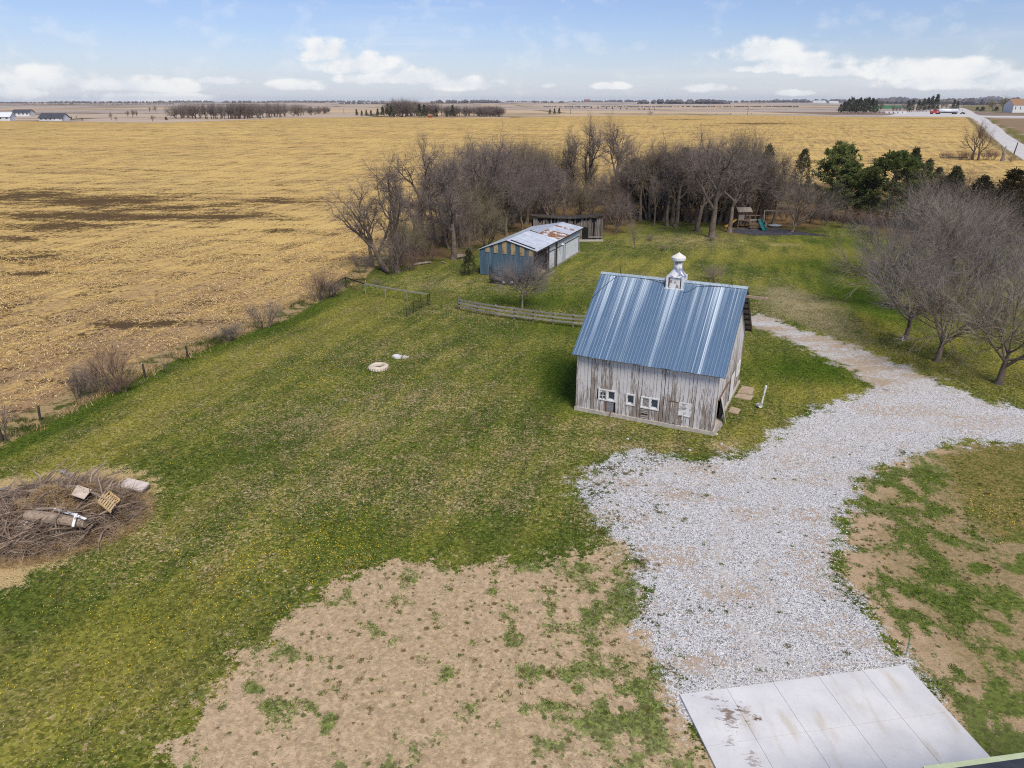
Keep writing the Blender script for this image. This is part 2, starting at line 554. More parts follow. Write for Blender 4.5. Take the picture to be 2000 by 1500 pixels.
def ground_attrs(x, y):
    A = {}
    cl = lambda d: np.clip(d, -25, 25)
    A['a_field'] = cl(poly_sdf(x, y, P_FIELD))
    A['a_gravel'] = cl(poly_sdf(x, y, P_GRAVEL))
    A['a_lane'] = cl(poly_sdf(x, y, P_LANE))
    A['a_dirt'] = cl(poly_sdf(x, y, P_DIRT))
    A['a_rpat'] = cl(poly_sdf(x, y, P_RPAT))
    A['a_olive'] = cl(poly_sdf(x, y, P_ROLIVE))
    A['a_dry'] = cl(poly_sdf(x, y, P_DRY))
    A['a_grove'] = cl(poly_sdf(x, y, P_GROVE))
    A['a_straw'] = cl(poly_sdf(x, y, P_STRAW))
    road = np.maximum(np.maximum(poly_sdf(x, y, P_ROAD), poly_sdf(x, y, P_LOT)), poly_sdf(x, y, P_CROSS))
    A['a_road'] = cl(road)

    def blobs(lst):
        s = np.zeros_like(x)
        for px, py, rx, ry, w in lst:
            c = G(px, py)
            s = np.maximum(s, w * np.exp(-(((x - c.x) / rx) ** 2 + ((y - c.y) / ry) ** 2)))
        return s
    fs = -A['a_field']                                     # metres inside the yard from the field edge
    near = sstep(-y, -85, -70)
    A['w_lush_shade'] = np.maximum(0.55 * np.exp(-((fs - 1.2) / 1.4) ** 2) * near, blobs([
        (1095, 740, 2.2, 7, .75), (1100, 640, 4, 3, .5), (1580, 720, 6, 4, .7), (1690, 590, 3.5, 12, .75), (1620, 515, 10, 6, .6), (420, 900, 5, 4, .3), (330, 1010, 4, 5, .25),  # long blobs left of barn and orchard also paint their cast shade darker green
        (700, 1050, 4, 2, .35), (960, 1060, 6, 2, .4), (1040, 590, 9, 3.5, .55), (1650, 480, 12, 6, .4), (790, 575, 6, 3, .4), (250, 1200, 5, 3, .35), (60, 1200, 4, 3, .4), (1250, 960, 1, 1, 0), (800, 500, 6, 6, .6), (720, 520, 3, 6, .7), (1380, 905, 6, 1.4, .4)]))
    A['w_yel'] = np.maximum(0.75 * np.exp(-((fs - 6.0) / 3.0) ** 2) * near, blobs([
        (150, 1330, 5, 5, .8), (330, 1250, 3, 4, .5), (1560, 500, 14, 8, .75), (1800, 640, 12, 10, .5), (1250, 520, 10, 6, .6), (1000, 540, 8, 5, .5), (700, 640, 8, 4, .4), (1900, 720, 9, 6, .65), (1480, 850, 4, 3, .5), (1600, 770, 5, 2, .55), (1960, 960, 4, 5, .5), (60, 980, 4, 3, .5)]))
    A['w_dead'] = blobs([(830, 780, 7, 4, .55), (640, 830, 7, 4, .6), (500, 960, 5, 4, .6), (620, 940, 6, 5, .5), (880, 960, 6, 4, .55), (1230, 870, 4, 1.5, .8), (1150, 830, 3, 1.2, .9), (1350, 470, 10, 6, .7), (960, 600, 8, 4, .5), (850, 560, 6, 5, .6), (400, 1060, 4, 3, .5),
                         (1050, 880, 5, 3, .5), (1500, 880, 2, 1, .6), (1260, 545, 9, 3, .4), (300, 1050, 3, 4, .7), (1410, 872, 1.0, 1.1, 1.3), (1180, 1010, 2, 2, .6), (780, 690, 8, 3, .3), (1530, 478, 3.2, 1.2, 1.5)])
    dk = blobs([(60, 383, 14, 10.4, 0.9), (200, 392, 17, 10.4, 1), (290, 385, 10, 7.8, 0.8), (130, 422, 16, 7.8, 0.9), (250, 424, 13, 6.5, 0.8), (120, 443, 10, 5.2, 0.85), (60, 440, 5, 5.2, 0.6), (400, 423, 11, 5.72, 0.9), (460, 420, 9, 5.2, 0.85), (320, 405, 12, 5.72, 0.7),
                (430, 402, 8, 5.2, 0.7), (540, 392, 9, 5.2, 0.8), (20, 468, 5, 3.9, 0.8), (70, 498, 5, 3.12, 0.7), (550, 448, 4, 3.12, 0.7), (220, 637, 3.2, 1.3, 0.9), (310, 634, 2.2, 1.17, 0.8), (170, 655, 1.5, 0.78, 0.7), (340, 613, 1.5, 0.78, 0.7), (60, 535, 3, 1.3, 0.6),
                (1335, 233, 16, 14.4, 0.7), (1480, 241, 22, 14.4, 0.8), (1400, 245, 12, 9.6, 0.5), (1800, 232, 40, 12.8, 0.75), (400, 590, 3, 1.3, 0.4), (1640, 318, 14, 7.8, 0.5), (1745, 316, 20, 5.2, 0.4)])
    A['w_dark'] = dk
    A['w_soil'] = blobs([(1330, 965, 2.2, .9, .8), (1400, 935, 1.6, .8, .7), (1480, 1010, 1.2, .7, .5), (1560, 905, 2.2, 1.2, .6), (1630, 930, 1.6, .9, .6), (1330, 1095, 1.8, .6, .9), (1395, 1130, 1.5, .5, .9), (1440, 1165, 1.2, .4, .95), (1480, 1172, .8, .3, .9), (1510, 1110, 1.2, .6, .6), (1600, 1020, .9, 1.2, .7), (1610, 1065, .7, .8, .8),
                         (1262, 1070, .9, .7, .8), (1345, 1300, .8, .45, 1.1), (1400, 1290, .8, .4, .9), (1470, 1308, .22, .12, .9), (1700, 760, 2.5, 1.0, .9), (1800, 800, 4, 1.0, .7), (1880, 830, 3, .9, .6), (1310, 1240, .5, .6, .7), (1230, 950, 1.5, 1.0, .6), (1290, 920, 2, .7, .5), (1640, 1090, .6, .8, .9), (1745, 735, 2, 1.2, .9), (1480, 870, .6, 2, .5), (1950, 845, 3, .6, .5), (1560, 1080, 1.5, .8, .5)])
    A['w_weed'] = blobs([(1160, 960, 1.6, 1.4, .9), (1200, 915, 1.8, 1.0, .9), (1270, 900, 2.2, .8, .9), (1350, 905, 2, .7, .6), (1200, 1010, 1.0, 1.2, .8), (1260, 990, 1.5, 1.5, .55), (1240, 1100, .7, 1.2, .9), (1260, 1200, .6, 1.0, .8), (1310, 1310, .5, .6, .8), (1430, 1185, 2.0, .4, .5), (1640, 1100, .6, 1.0, .8), (1670, 1180, .6, .6, .8), (1350, 960, 1.5, .8, .5), (1650, 1010, .5, 1.4, .6), (1400, 890, 3, .5, .5)])
    tr = np.full(x.shape, 1e9)
    pl = [G(*q) for q in ((1545, 1325), (1475, 1200), (1440, 1090), (1470, 980), (1570, 890), (1700, 835), (1850, 815), (2050, 835))]
    for p0, p1 in zip(pl, pl[1:]):
        ex, ey = p1.x - p0.x, p1.y - p0.y
        t = np.clip(((x - p0.x) * ex + (y - p0.y) * ey) / (ex * ex + ey * ey), 0, 1)
        tr = np.minimum(tr, np.hypot(x - p0.x - t * ex, y - p0.y - t * ey))
    A['w_clump'] = fbm(x / 0.80, y / 0.80, 41, 3)
    A['w_track'] = np.exp(-((tr - .85) / .38) ** 2)
    A['w_spot'] = np.clip(0.25 + 0.65 * sstep(x, 0.5, 3.5) * (y < 32) + blobs([(1040, 1330, 2.6, 2.6, .6), (1200, 1340, 1.6, 1.2, .5), (560, 1360, 1.5, 1.2, .35), (700, 1370, 1.4, 1, .3), (1150, 1130, 2.5, 2.0, .4)]), 0, 1)
    # far country: quilt of bare fields
    ca, sa = math.cos(0.14), math.sin(0.14)
    qx, qy = (x * ca + y * sa) / 330.0, (-x * sa + y * ca) / 210.0
    qx = qx + 0.35 * np.floor(qy) + 0.08 * vnoise(x / 90, y / 90, 5)
    hsh = vnoise(np.floor(qx) + 0.0, np.floor(qy) + 0.0, 11)
    pal = np.array([(.50, .40, .31), (.43, .36, .31), (.53, .40, .27), (.42, .37, .33), (.25, .18, .14), (.47, .41, .36), (.55, .42, .27), (.45, .38, .33)])
    col = pal[(hsh * 7.99).astype(int) % 8]
    edge = np.minimum(np.abs(qx - np.round(qx)) * 330, np.abs(qy - np.round(qy)) * 210)
    col = np.where((edge < 6)[:, None], np.array((.13, .11, .06)), col)
    sw = sstep(fbm(x / 160, y / 160, 3), 0.60, 0.64)[:, None]
    col = col * (1 - 0.45 * sw) + np.array((.17, .13, .10)) * 0.45 * sw
    for poly, c in ((P_RIGHTFIELD, (.27, .19, .12)), (P_RDGRASS, (.16, .15, .05)), (P_NFAR, (.20, .17, .09)), (P_GREENSTRIP, (.06, .17, .08))):
        col = np.where((poly_sdf(x, y, poly) > 0)[:, None], np.array(c), col)
    A['farcol'] = np.concatenate([col, np.ones((len(x), 1))], 1)
    r = np.hypot(x, y)
    # land beyond the yard, the field, and the grove
    yard = np.maximum(np.maximum(A['a_field'], A['a_grove']), 0)
    A['w_far'] = (r > 215).astype(float)
    return A


def ground_material():
    m, k, b = new_mat('ground')
    pos = k.n('ShaderNodeNewGeometry').outputs['Position']
    p = k.vm('MULTIPLY', pos, (1, 1, 0))
    a = {n: k.attr(n) for n in ('a_field', 'a_gravel', 'a_lane', 'a_dirt', 'a_rpat', 'a_olive', 'a_dry', 'a_grove', 'a_straw', 'a_road', 'w_lush_shade', 'w_yel', 'w_dead', 'w_dark', 'w_spot', 'w_far', 'w_soil', 'w_weed', 'w_track', 'w_clump')}
    pw = k.vm('ADD', p, k.vm('MULTIPLY', k.vm('SUBTRACT', k.noise(p, 9.0, 2.0, out=1), (.5, .5, .5)), (.16, .16, 0)))
    vc = k.voro(pw, 8.5)
    cs = k.n('ShaderNodeSeparateColor')
    k.put(cs.inputs[0], vc.outputs['Color'])
    c1, c2, c3 = cs.outputs[0], cs.outputs[1], cs.outputs[2]
    fang = math.atan2(FD.y, FD.x)
    pf = k.mapping(p, rot=(0, 0, -fang))                      # x runs along the field edge
    nA = k.noise(p, 0.13, 3.0)                                # broad
    nB = k.noise(p, 0.75, 4.0, 0.6)                           # metre
    nC = k.noise(p, 3.2, 4.0, 0.65)                           # foot
    nD = k.noise(p, 13.0, 3.0, 0.7)                           # hand
    nS = k.noise(k.mapping(pf, scale=(0.10, 0.55, 1)), 1.0, 3.0)   # mowing stripes
    cen = lambda n, w: k.m('MULTIPLY', k.m('SUBTRACT', n, 0.5), w)

    def edge(att, w=0.3, amp=1.6, fine=0.8):
        s = k.m('ADD', k.m('ADD', att, cen(nB, amp * 1.6)), k.m('ADD', cen(nC, amp), cen(nD, fine)))
        return k.step(s, -w, w)
    # --- grass
    dark, mid, yel, dead, brown = (.060, .094, .016), (.132, .156, .030), (.235, .215, .045), (.40, .30, .155), (.19, .135, .065)
    g = k.mix(k.step(k.m('ADD', cen(nC, 1.3), k.m('ADD', nD, cen(nA, 0.8))), 0.30, 0.72), dark, mid)
    yw = k.m('ADD', k.m('ADD', k.m('MULTIPLY', a['w_yel'], 0.95), cen(nS, 1.5)), k.m('ADD', cen(nC, 0.9), cen(nA, 1.0)))
    g = k.mix(k.m('MULTIPLY', k.step(yw, -0.15, 0.75), 0.75), g, yel)
    bw = k.m('ADD', k.m('ADD', cen(k.noise(p, 0.32, 4.0, 0.6), 1.8), cen(nD, 0.9)), k.m('MULTIPLY', a['w_dead'], 0.25))
    g = k.mix(k.m('MULTIPLY', k.step(bw, 0.08, 0.50), 0.45), g, brown)
    nE = k.noise(p, 6.5, 3.0, 0.7)
    dw = k.m('ADD', k.m('ADD', k.m('MULTIPLY', a['w_dead'], 0.34), cen(nB, 0.75)), k.m('ADD', cen(nE, 2.2), cen(nD, 0.7)))
    dw = k.m('SUBTRACT', dw, k.m('MULTIPLY', a['w_lush_shade'], 0.5))
    g = k.mix(k.m('MULTIPLY', k.step(dw, 0.16, 0.42), 0.85), g, dead)
    lush = k.mix(k.step(nD, 0.35, 0.65), (.042, .076, .010), (.092, .138, .020))
    g = k.mix(k.step(k.m('ADD', a['w_lush_shade'], k.m('ADD', cen(nC, 0.7), cen(nB, 0.5))), 0.22, 0.72), g, lush)
    g = k.mix(1.0, g, k.comb(k.m('ADD', 0.50, k.m('MULTIPLY', c1, 0.95)), k.m('ADD', 0.52, k.m('MULTIPLY', c1, 0.90)), k.m('ADD', 0.50, k.m('MULTIPLY', c1, 0.90))), 'MULTIPLY')
    fl = k.m('ADD', k.m('ADD', c2, k.m('MULTIPLY', a['w_dead'], 0.20)), k.m('ADD', cen(nC, 0.9), k.m('SUBTRACT', cen(nB, 0.5), k.m('MULTIPLY', a['w_lush_shade'], 0.35))))
    g = k.mix(k.m('MULTIPLY', k.step(fl, 0.92, 1.06), 0.85), g, k.mix(c3, (.30, .215, .10), (.52, .42, .25)))
    lt = k.m('ADD', 0.90, k.m('MULTIPLY', k.step(nS, 0.36, 0.64), 0.18))
    g = k.mix(1.0, g, k.comb(lt, lt, k.m('ADD', 0.9, k.m('MULTIPLY', lt, 0.1))), 'MULTIPLY')
    # --- bare earth with green spots
    e = k.mix(k.step(nC, 0.3, 0.7), (.39, .285, .170), (.52, .39, .245))
    e = k.mix(k.step(k.m('ADD', cen(nA, 1.5), cen(nB, 0.8)), -0.1, 0.5), e, (.49, .36, .225))
    nF = k.noise(p, 21.0, 2.0, 0.6)
    e = k.mix(k.m('MULTIPLY', k.step(nF, 0.60, 0.72), 0.55), e, (.58, .47, .33))
    e = k.mix(k.m('MULTIPLY', k.step(k.noise(p, 17.0, 2.0, 0.6), 0.62, 0.70), 0.7), e, (.17, .115, .06))
    spot = k.noise(p, 0.75, 4.0, 0.62)
    sp = k.m('ADD', k.m('ADD', a['w_clump'], cen(nC, 0.40)), k.m('ADD', k.m('MULTIPLY', a['w_spot'], 0.24), cen(nD, 0.40)))
    e2 = k.mix(k.m('MULTIPLY', k.step(k.m('ADD', sp, cen(c2, 0.16)), 0.70, 0.84), 0.75), e, k.mix(c1, (.035, .075, .010), (.13, .21, .028)))
    ws = k.voro(p, 2.6)
    wsc = k.n('ShaderNodeSeparateColor')
    k.put(wsc.inputs[0], ws.outputs['Color'])
    wr = k.m('MULTIPLY', k.m('POWER', wsc.outputs[0], 2.0), 0.30)
    weeds = k.step(k.m('SUBTRACT', k.m('ADD', ws.outputs['Distance'], cen(nD, 0.55)), wr), 0.05, -0.03)
    weeds = k.m('MULTIPLY', weeds, k.step(k.m('ADD', nB, k.m('MULTIPLY', a['w_spot'], 0.25)), 0.44, 0.56))
    e2 = k.mix(k.m('MULTIPLY', weeds, 0.85), e2, k.mix(k.step(wsc.outputs[1], .3, .7), (.13, .090, .035), (.070, .095, .020)))
    e2 = k.mix(1.0, e2, k.comb(k.m('ADD', 0.80, k.m('MULTIPLY', c1, 0.40)), k.m('ADD', 0.80, k.m('MULTIPLY', c1, 0.40)), k.m('ADD', 0.80, k.m('MULTIPLY', c1, 0.40))), 'MULTIPLY')
    # --- right hand patchwork: earth and dark clumps of new grass
    sr = k.m('ADD', k.m('ADD', a['w_clump'], cen(nC, 0.40)), k.m('ADD', cen(nD, 0.40), cen(k.noise(p, 0.22, 2.0), 0.35)))
    sr = k.m('ADD', sr, k.m('MULTIPLY', k.step(a['a_rpat'], 0.0, 3.0), 0.05))
    thin = k.m('MULTIPLY', k.step(k.m('ADD', a['a_rpat'], k.m('ADD', cen(nB, 5.0), cen(nE, 4.0))), 0.5, 3.0), 0.62)
    eb = k.mix(thin, k.mix(0.2, e, (.34, .22, .13)), k.mix(k.step(k.m('ADD', nE, cen(c1, 0.4)), 0.35, 0.65), (.135, .115, .035), (.31, .225, .11)))
    er = k.mix(k.m('MULTIPLY', k.step(k.m('ADD', sr, cen(c2, 0.16)), 0.48, 0.62), 0.85), eb, k.mix(c1, (.035, .070, .010), (.12, .18, .025)))
    ol = k.mix(k.step(k.m('ADD', nE, k.m('ADD', cen(nD, 0.6), k.m('ADD', cen(c1, 0.3), cen(nB, 0.5)))), 0.40, 0.64), (.095, .105, .022), (.26, .20, .075))
    er = k.mix(edge(a['a_olive'], 0.6, 2.0, 0.6), er, ol)
    # --- gravel
    vg = k.voro(p, 24.0)
    vg2 = k.voro(p, 9.0)
    gv = k.n('ShaderNodeSeparateColor')
    k.put(gv.inputs[0], vg.outputs['Color'])
    gv2 = k.n('ShaderNodeSeparateColor')
    k.put(gv2.inputs[0], vg2.outputs['Color'])
    gval = k.m('ADD', k.m('MULTIPLY', gv.outputs[0], 0.85), k.m('MULTIPLY', gv2.outputs[0], 0.15))
    gr = k.ramp(gval, [(0.0, (.07, .07, .07)), (0.22, (.27, .265, .265)), (0.42, (.49, .485, .48)), (0.7, (.63, .625, .61)), (1.0, (.80, .795, .78))])
    soilm = k.m('ADD', k.m('ADD', k.noise(k.mapping(p, scale=(0.22, 0.5, 1), rot=(0, 0, 0.5)), 1.0, 6.0, 0.7), cen(nD, 0.35)), cen(nC, 0.25))
    soilg = k.m('ADD', soilm, k.m('ADD', k.m('MULTIPLY', a['w_soil'], 0.26), k.m('ADD', cen(c2, 0.10), -0.06)))
    gr = k.mix(k.m('MULTIPLY', k.step(k.m('ADD', soilg, k.m('ADD', cen(c2, 0.28), cen(nC, 0.35))), 0.54, 0.70), 0.85), gr, k.mix(nC, (.34, .245, .165), (.48, .37, .265)))
    gr = k.mix(k.m('MULTIPLY', k.step(k.noise(p, 0.35, 3.0), 0.52, 0.70), 0.35), gr, (.52, .50, .47))
    gr = k.mix(k.m('MULTIPLY', k.m('MULTIPLY', a['w_track'], k.step(k.m('ADD', nB, cen(nC, 0.6)), 0.35, 0.6)), 0.50), gr, k.mix(nC, (.46, .42, .37), (.56, .535, .50)))
    gw = k.m('SUBTRACT', k.m('ADD', cen(nE, 2.4), cen(nB, 0.8)), k.m('ADD', 0.30, k.m('MULTIPLY', a['w_weed'], -0.48)))
    gr = k.mix(k.m('MULTIPLY', k.step(gw, 0.10, 0.22), 0.90), gr, k.mix(c1, (.10, .075, .04), (.05, .062, .018)))
    ln = k.mix(k.step(k.m('ADD', soilm, cen(nC, 0.5)), 0.42, 0.62), k.mix(0.30, gr, (.50, .46, .41)), (.40, .315, .225))
    # --- stubble field
    st1 = k.noise(k.mapping(pf, scale=(0.07, 0.50, 1)), 1.0, 5.0, 0.66, 0.6)
    st2 = k.noise(k.mapping(p, scale=(0.020, 0.14, 1)), 1.0, 5.0, 0.62, 0.5)
    st3 = k.noise(k.mapping(pf, scale=(2.2, 6.0, 1)), 1.0, 3.0, 0.7)
    nG = k.noise(p, 1.6, 5.0, 0.72)
    st4 = k.noise(k.mapping(p, scale=(0.006, 0.045, 1)), 1.0, 4.0, 0.6, 1.0)
    # soil shows most near the yard edge
    prox = k.step(k.m('LENGTH', p) if False else k.vm('LENGTH', p, out=1), 120.0, 50.0)
    soil = k.m('ADD', k.m('ADD', k.m('MULTIPLY', st1, 0.9), k.m('MULTIPLY', st3, 0.45)), k.m('ADD', cen(nG, 0.5), k.m('MULTIPLY', prox, 0.13)))
    soil = k.m('ADD', soil, k.m('ADD', cen(st2, 0.30), cen(c1, 0.16)))
    soil = k.m('ADD', soil, cen(k.noise(p, 0.045, 4.0, 0.6), 0.30))
    straw = k.mix(k.step(st3, 0.35, 0.68), (.53, .358, .115), (.75, .558, .236))
    straw = k.mix(1.0, straw, k.comb(k.m('ADD', 0.68, k.m('MULTIPLY', c1, 0.60)), k.m('ADD', 0.66, k.m('MULTIPLY', c1, 0.62)), k.m('ADD', 0.62, k.m('MULTIPLY', c1, 0.68))), 'MULTIPLY')
    straw = k.mix(k.m('MULTIPLY', k.step(st4, 0.42, 0.66), 0.5), straw, (.55, .365, .13))
    straw = k.mix(k.m('MULTIPLY', k.step(nG, 0.55, 0.75), 0.45), straw, (.42, .27, .10))
    f = k.mix(k.m('MULTIPLY', k.step(soil, 0.64, 0.78), k.m('ADD', 0.48, k.m('MULTIPLY', prox, 0.35))), straw, k.mix(nC, (.235, .150, .098), (.33, .22, .15)))
    dk = k.m('ADD', k.m('ADD', a['w_dark'], cen(st1, 0.9)), k.m('ADD', k.m('ADD', cen(st3, 1.8), cen(st2, 1.2)), k.m('ADD', k.m('ADD', cen(nG, 3.2), cen(c1, 0.40)), cen(k.noise(k.mapping(p, scale=(0.16, 0.34, 1)), 1.0, 6.0, 0.72), 3.4))))
    f = k.mix(k.m('MULTIPLY', k.step(dk, 0.34, 0.47), 0.93), f, k.mix(nD, (.060, .032, .026), (.10, .072, .034)))
    # --- ground under the trees
    li = k.mix(k.step(nE, 0.35, 0.65), (.115, .075, .036), (.23, .155, .075))
    li = k.mix(k.step(k.m('ADD', cen(nA, 2.2), cen(nB, 1.2)), 0.05, 0.5), li, (.075, .085, .022))
    strawp = k.mix(k.step(nD, 0.35, 0.65), (.36, .25, .11), (.60, .45, .23))
    # --- put together
    far = k.n('ShaderNodeAttribute', attribute_name='farcol').outputs['Color']
    farn = k.noise(k.mapping(p, scale=(0.004, 0.03, 1)), 1.0, 5.0, 0.6)
    far = k.mix(k.m('MULTIPLY', k.step(farn, 0.4, 0.7), 0.25), far, (.22, .17, .12))
    c = k.mix(edge(a['a_grove'], 2.5, 9.0, 3.0), g, li)
    c = k.mix(k.m('MULTIPLY', edge(k.m('SUBTRACT', a['a_dry'], 0.8), 2.0, 7.0, 5.0), 0.8), c, k.mix(k.step(k.m('ADD', nE, k.m('ADD', cen(nD, 0.7), cen(nB, 0.6))), 0.46, 0.56), (.46, .37, .24), (.14, .125, .04)))
    c = k.mix(edge(a['a_dirt'], 0.12, 3.2, 2.2), c, e2)
    c = k.mix(edge(a['a_rpat'], 0.15, 2.0, 1.2), c, er)
    c = k.mix(edge(a['a_lane'], 0.45, 3.0, 2.2), c, ln)
    c = k.mix(edge(a['a_gravel'], 0.14, 3.0, 3.0), c, gr)
    c = k.mix(edge(k.m('SUBTRACT', a['a_straw'], 0.1), 0.4, 2.4, 3.0), c, strawp)
    c = k.mix(a['w_far'], c, far)
    edgeweeds = k.mix(k.step(k.m('ADD', nB, cen(nE, 0.6)), 0.44, 0.60), k.mix(nD, (.28, .19, .09), (.46, .34, .18)), (.065, .085, .02))
    c = k.mix(edge(k.m('ADD', a['a_field'], 0.35), 0.10, 0.6, 0.5), c, edgeweeds)
    c = k.mix(edge(k.m('SUBTRACT', a['a_field'], 2.6), 0.5, 2.6, 1.2), c, f)
    road = k.mix(k.step(k.noise(p, 0.4, 4.0), 0.35, 0.7), (.50, .48, .46), (.62, .60, .58))
    c = k.mix(k.m('MULTIPLY', a['w_far'], 0.0), c, far)
    c = k.mix(k.step(k.m('ADD', a['a_road'], cen(nB, 0.8)), -0.3, 0.3), c, road)
    hgt = k.m('ADD', k.m('MULTIPLY', nD, 0.5), k.m('ADD', k.m('MULTIPLY', nC, 0.5), k.m('MULTIPLY', vg.outputs['Distance'], 0.4)))
    fin(k, b, c, 0.92, 0.0, hgt, 0.38, 0.10, spec=0.0)
    return m


GROUND = ground_material()


def build_ground():
    fine = np.arange(-58, 58.01, 0.45)
    ang = np.concatenate([np.arange(-180, -58, 6.0), fine, np.arange(64, 180, 6.0)])
    rad = np.concatenate([[1.0, 6.0, 12.0, 15.0], np.geomspace(17.0, 10000.0, 590)])
    na, nr = len(ang), len(rad)
    AA, RR = np.meshgrid(np.radians(ang), rad)
    x, y = (RR * np.sin(AA)).ravel(), (RR * np.cos(AA)).ravel()
    z = terrain(x, y)
    r = np.hypot(x, y)
    z = z + 0.10 * (fbm(x / 6, y / 6, 2) - 0.5) * (r < 160)
    A = ground_attrs(x, y)
    i, j = np.meshgrid(np.arange(nr - 1), np.arange(na), indexing='ij')
    j2 = (j + 1) % na
    faces = np.stack([i * na + j, (i + 1) * na + j, (i + 1) * na + j2, i * na + j2], -1).reshape(-1, 4)
    faces = faces[:, ::-1]
    fc = lambda n: A[n][faces].mean(1)
    cls = np.zeros(len(faces), int)                          # lawn
    cls[fc('a_grove') > 0] = 1
    cls[(fc('w_far') > 0.5)] = 2
    cls[fc('a_field') > 0] = 3
    cls[fc('a_dirt') > 0] = 4
    cls[fc('a_rpat') > 0] = 5
    cls[(fc('a_gravel') > 0) | (fc('a_lane') > 0)] = 6
    cls[fc('a_road') > 0] = 7
    names = ['lawn', 'leaf_litter_ground', 'farmland', 'stubble_field', 'bare_earth', 'patchy_turf', 'gravel_driveway', 'gravel_road']
    labels = ['green and straw mottled mown lawn around the white barn', 'brown leaf litter ground below the bare grove', 'patchwork of bare tan fields out to the horizon', 'golden corn stubble field beyond the yard',
              'bare tan earth with sparse grass in front of the barn', 'patchy turf of dark clumps right of the driveway', 'pale grey gravel driveway curving past the barn', 'pale gravel country road and yard beyond the field']
    P = np.stack([x, y, z], 1)
    for c, nm in enumerate(names):
        fs = faces[cls == c]
        if not len(fs):
            continue
        used, inv = np.unique(fs, return_inverse=True)
        me = np_mesh(nm, P[used], inv.reshape(-1, 4), GROUND, {n: v[used] for n, v in A.items()}, smooth=True)
        tag(link(nm, me), labels[c], kind='structure')


build_ground()
# ------------------------------------------------------------------ object materials
def plank_material(name, wood1, wood2, paint_amt=0.5, top=4.3):
    m, k, b = new_mat(name)
    tc = k.n('ShaderNodeTexCoord').outputs['Object']
    oi = k.n('ShaderNodeObjectInfo')
    rnd = oi.outputs['Random']
    off = k.comb(k.m('MULTIPLY', rnd, 41.0), k.m('MULTIPLY', rnd, 17.0), k.m('MULTIPLY', rnd, 23.0))
    co = k.vm('ADD', tc, off)
    grain = k.noise(k.mapping(co, scale=(22, 22, 1.1)), 1.0, 5.0, 0.65)
    blot = k.noise(k.mapping(co, scale=(2.2, 2.2, 0.7)), 1.0, 4.0, 0.6)
    wood = k.mix(k.step(grain, 0.32, 0.68), wood1, wood2)
    wood = k.mix(k.m('MULTIPLY', k.step(blot, 0.45, 0.7), 0.5), wood, (.24, .16, .115))
    wood = k.mix(k.m('MULTIPLY', k.step(rnd, 0.55, 1.0), 0.35), wood, (.30, .26, .23))
    z = k.sep(tc)[2]
    high = k.step(z, 0.6, top)
    fl = k.noise(k.mapping(co, scale=(17, 17, 1.5)), 1.0, 6.0, 0.74)
    fl2 = k.noise(k.mapping(tc, scale=(1.1, 1.1, 0.45)), 1.0, 3.0, 0.6)
    pm = k.m('ADD', k.m('ADD', fl, k.m('MULTIPLY', k.m('SUBTRACT', fl2, 0.5), 0.40)), k.m('ADD', k.m('MULTIPLY', high, 0.17), k.m('MULTIPLY', k.m('SUBTRACT', rnd, 0.5), 0.17)))
    pm = k.step(pm, 0.61 - 0.12 * paint_amt, 0.71 - 0.12 * paint_amt)
    white = k.mix(k.noise(co, 6.0, 3.0), (.56, .54, .54), (.76, .75, .75))
    c = k.mix(k.m('MULTIPLY', pm, 0.92), wood, white)
    fin(k, b, c, 0.85, 0.0, k.m('ADD', grain, k.m('MULTIPLY', pm, 0.6)), 0.5, 0.006, spec=0.15)
    return m


M_PLANK = plank_material('peeling_plank', (.18, .150, .130), (.40, .345, .305), 1.0)
M_PLANK_G = plank_material('peeling_plank_gable', (.17, .135, .11), (.34, .285, .245), 1.0, 5.5)
M_OLDWOOD = mat_noise('weathered_wood', (.12, .095, .08), (.27, .225, .19), 9.0, 0.9, stretch=(1, 1, 0.15), rnd=0.35)
M_DARKWOOD = mat_noise('dark_wood', (.035, .028, .024), (.085, .068, .055), 7.0, 0.9, rnd=0.3)
M_GREYWOOD = mat_noise('grey_wood', (.20, .18, .165), (.38, .345, .31), 8.0, 0.9, rnd=0.35)
M_WHITE = mat_noise('white_paint', (.66, .66, .66), (.80, .80, .79), 5.0, 0.6)
M_WHITE_FLAKE = mat_noise('flaking_white_paint', (.70, .70, .70), (.82, .81, .80), 5.0, 0.7, c3=(.26, .23, .22), t3=(0.52, 0.60), bs=0.5)
M_CONC = mat_noise('concrete', (.40, .36, .31), (.56, .51, .45), 4.0, 0.9)
M_STOOP = mat_noise('brown_concrete', (.33, .25, .175), (.44, .345, .25), 3.0, 0.9)
M_STONE = mat_noise('pale_stone', (.42, .40, .37), (.58, .56, .52), 14.0, .9)
M_IRON = mat_noise('dark_iron', (.02, .018, .018), (.05, .045, .042), 6.0, 0.6, 0.3)
M_BLACK = mat_noise('dark_interior', (.010, .009, .009), (.018, .016, .015), 2.0, 0.9)
M_RUST = mat_noise('rusty_steel', (.12, .06, .035), (.25, .14, .08), 12.0, 0.8)


def glass_material():
    m, k, b = new_mat('window_glass')
    tc = k.n('ShaderNodeTexCoord').outputs['Object']
    n = k.noise(tc, 2.5, 3.0)
    fin(k, b, k.mix(n, (.03, .04, .06), (.07, .085, .11)), 0.12, 0.0, n, 0.15, 0.01, spec=0.6)
    return m


M_GLASS = glass_material()


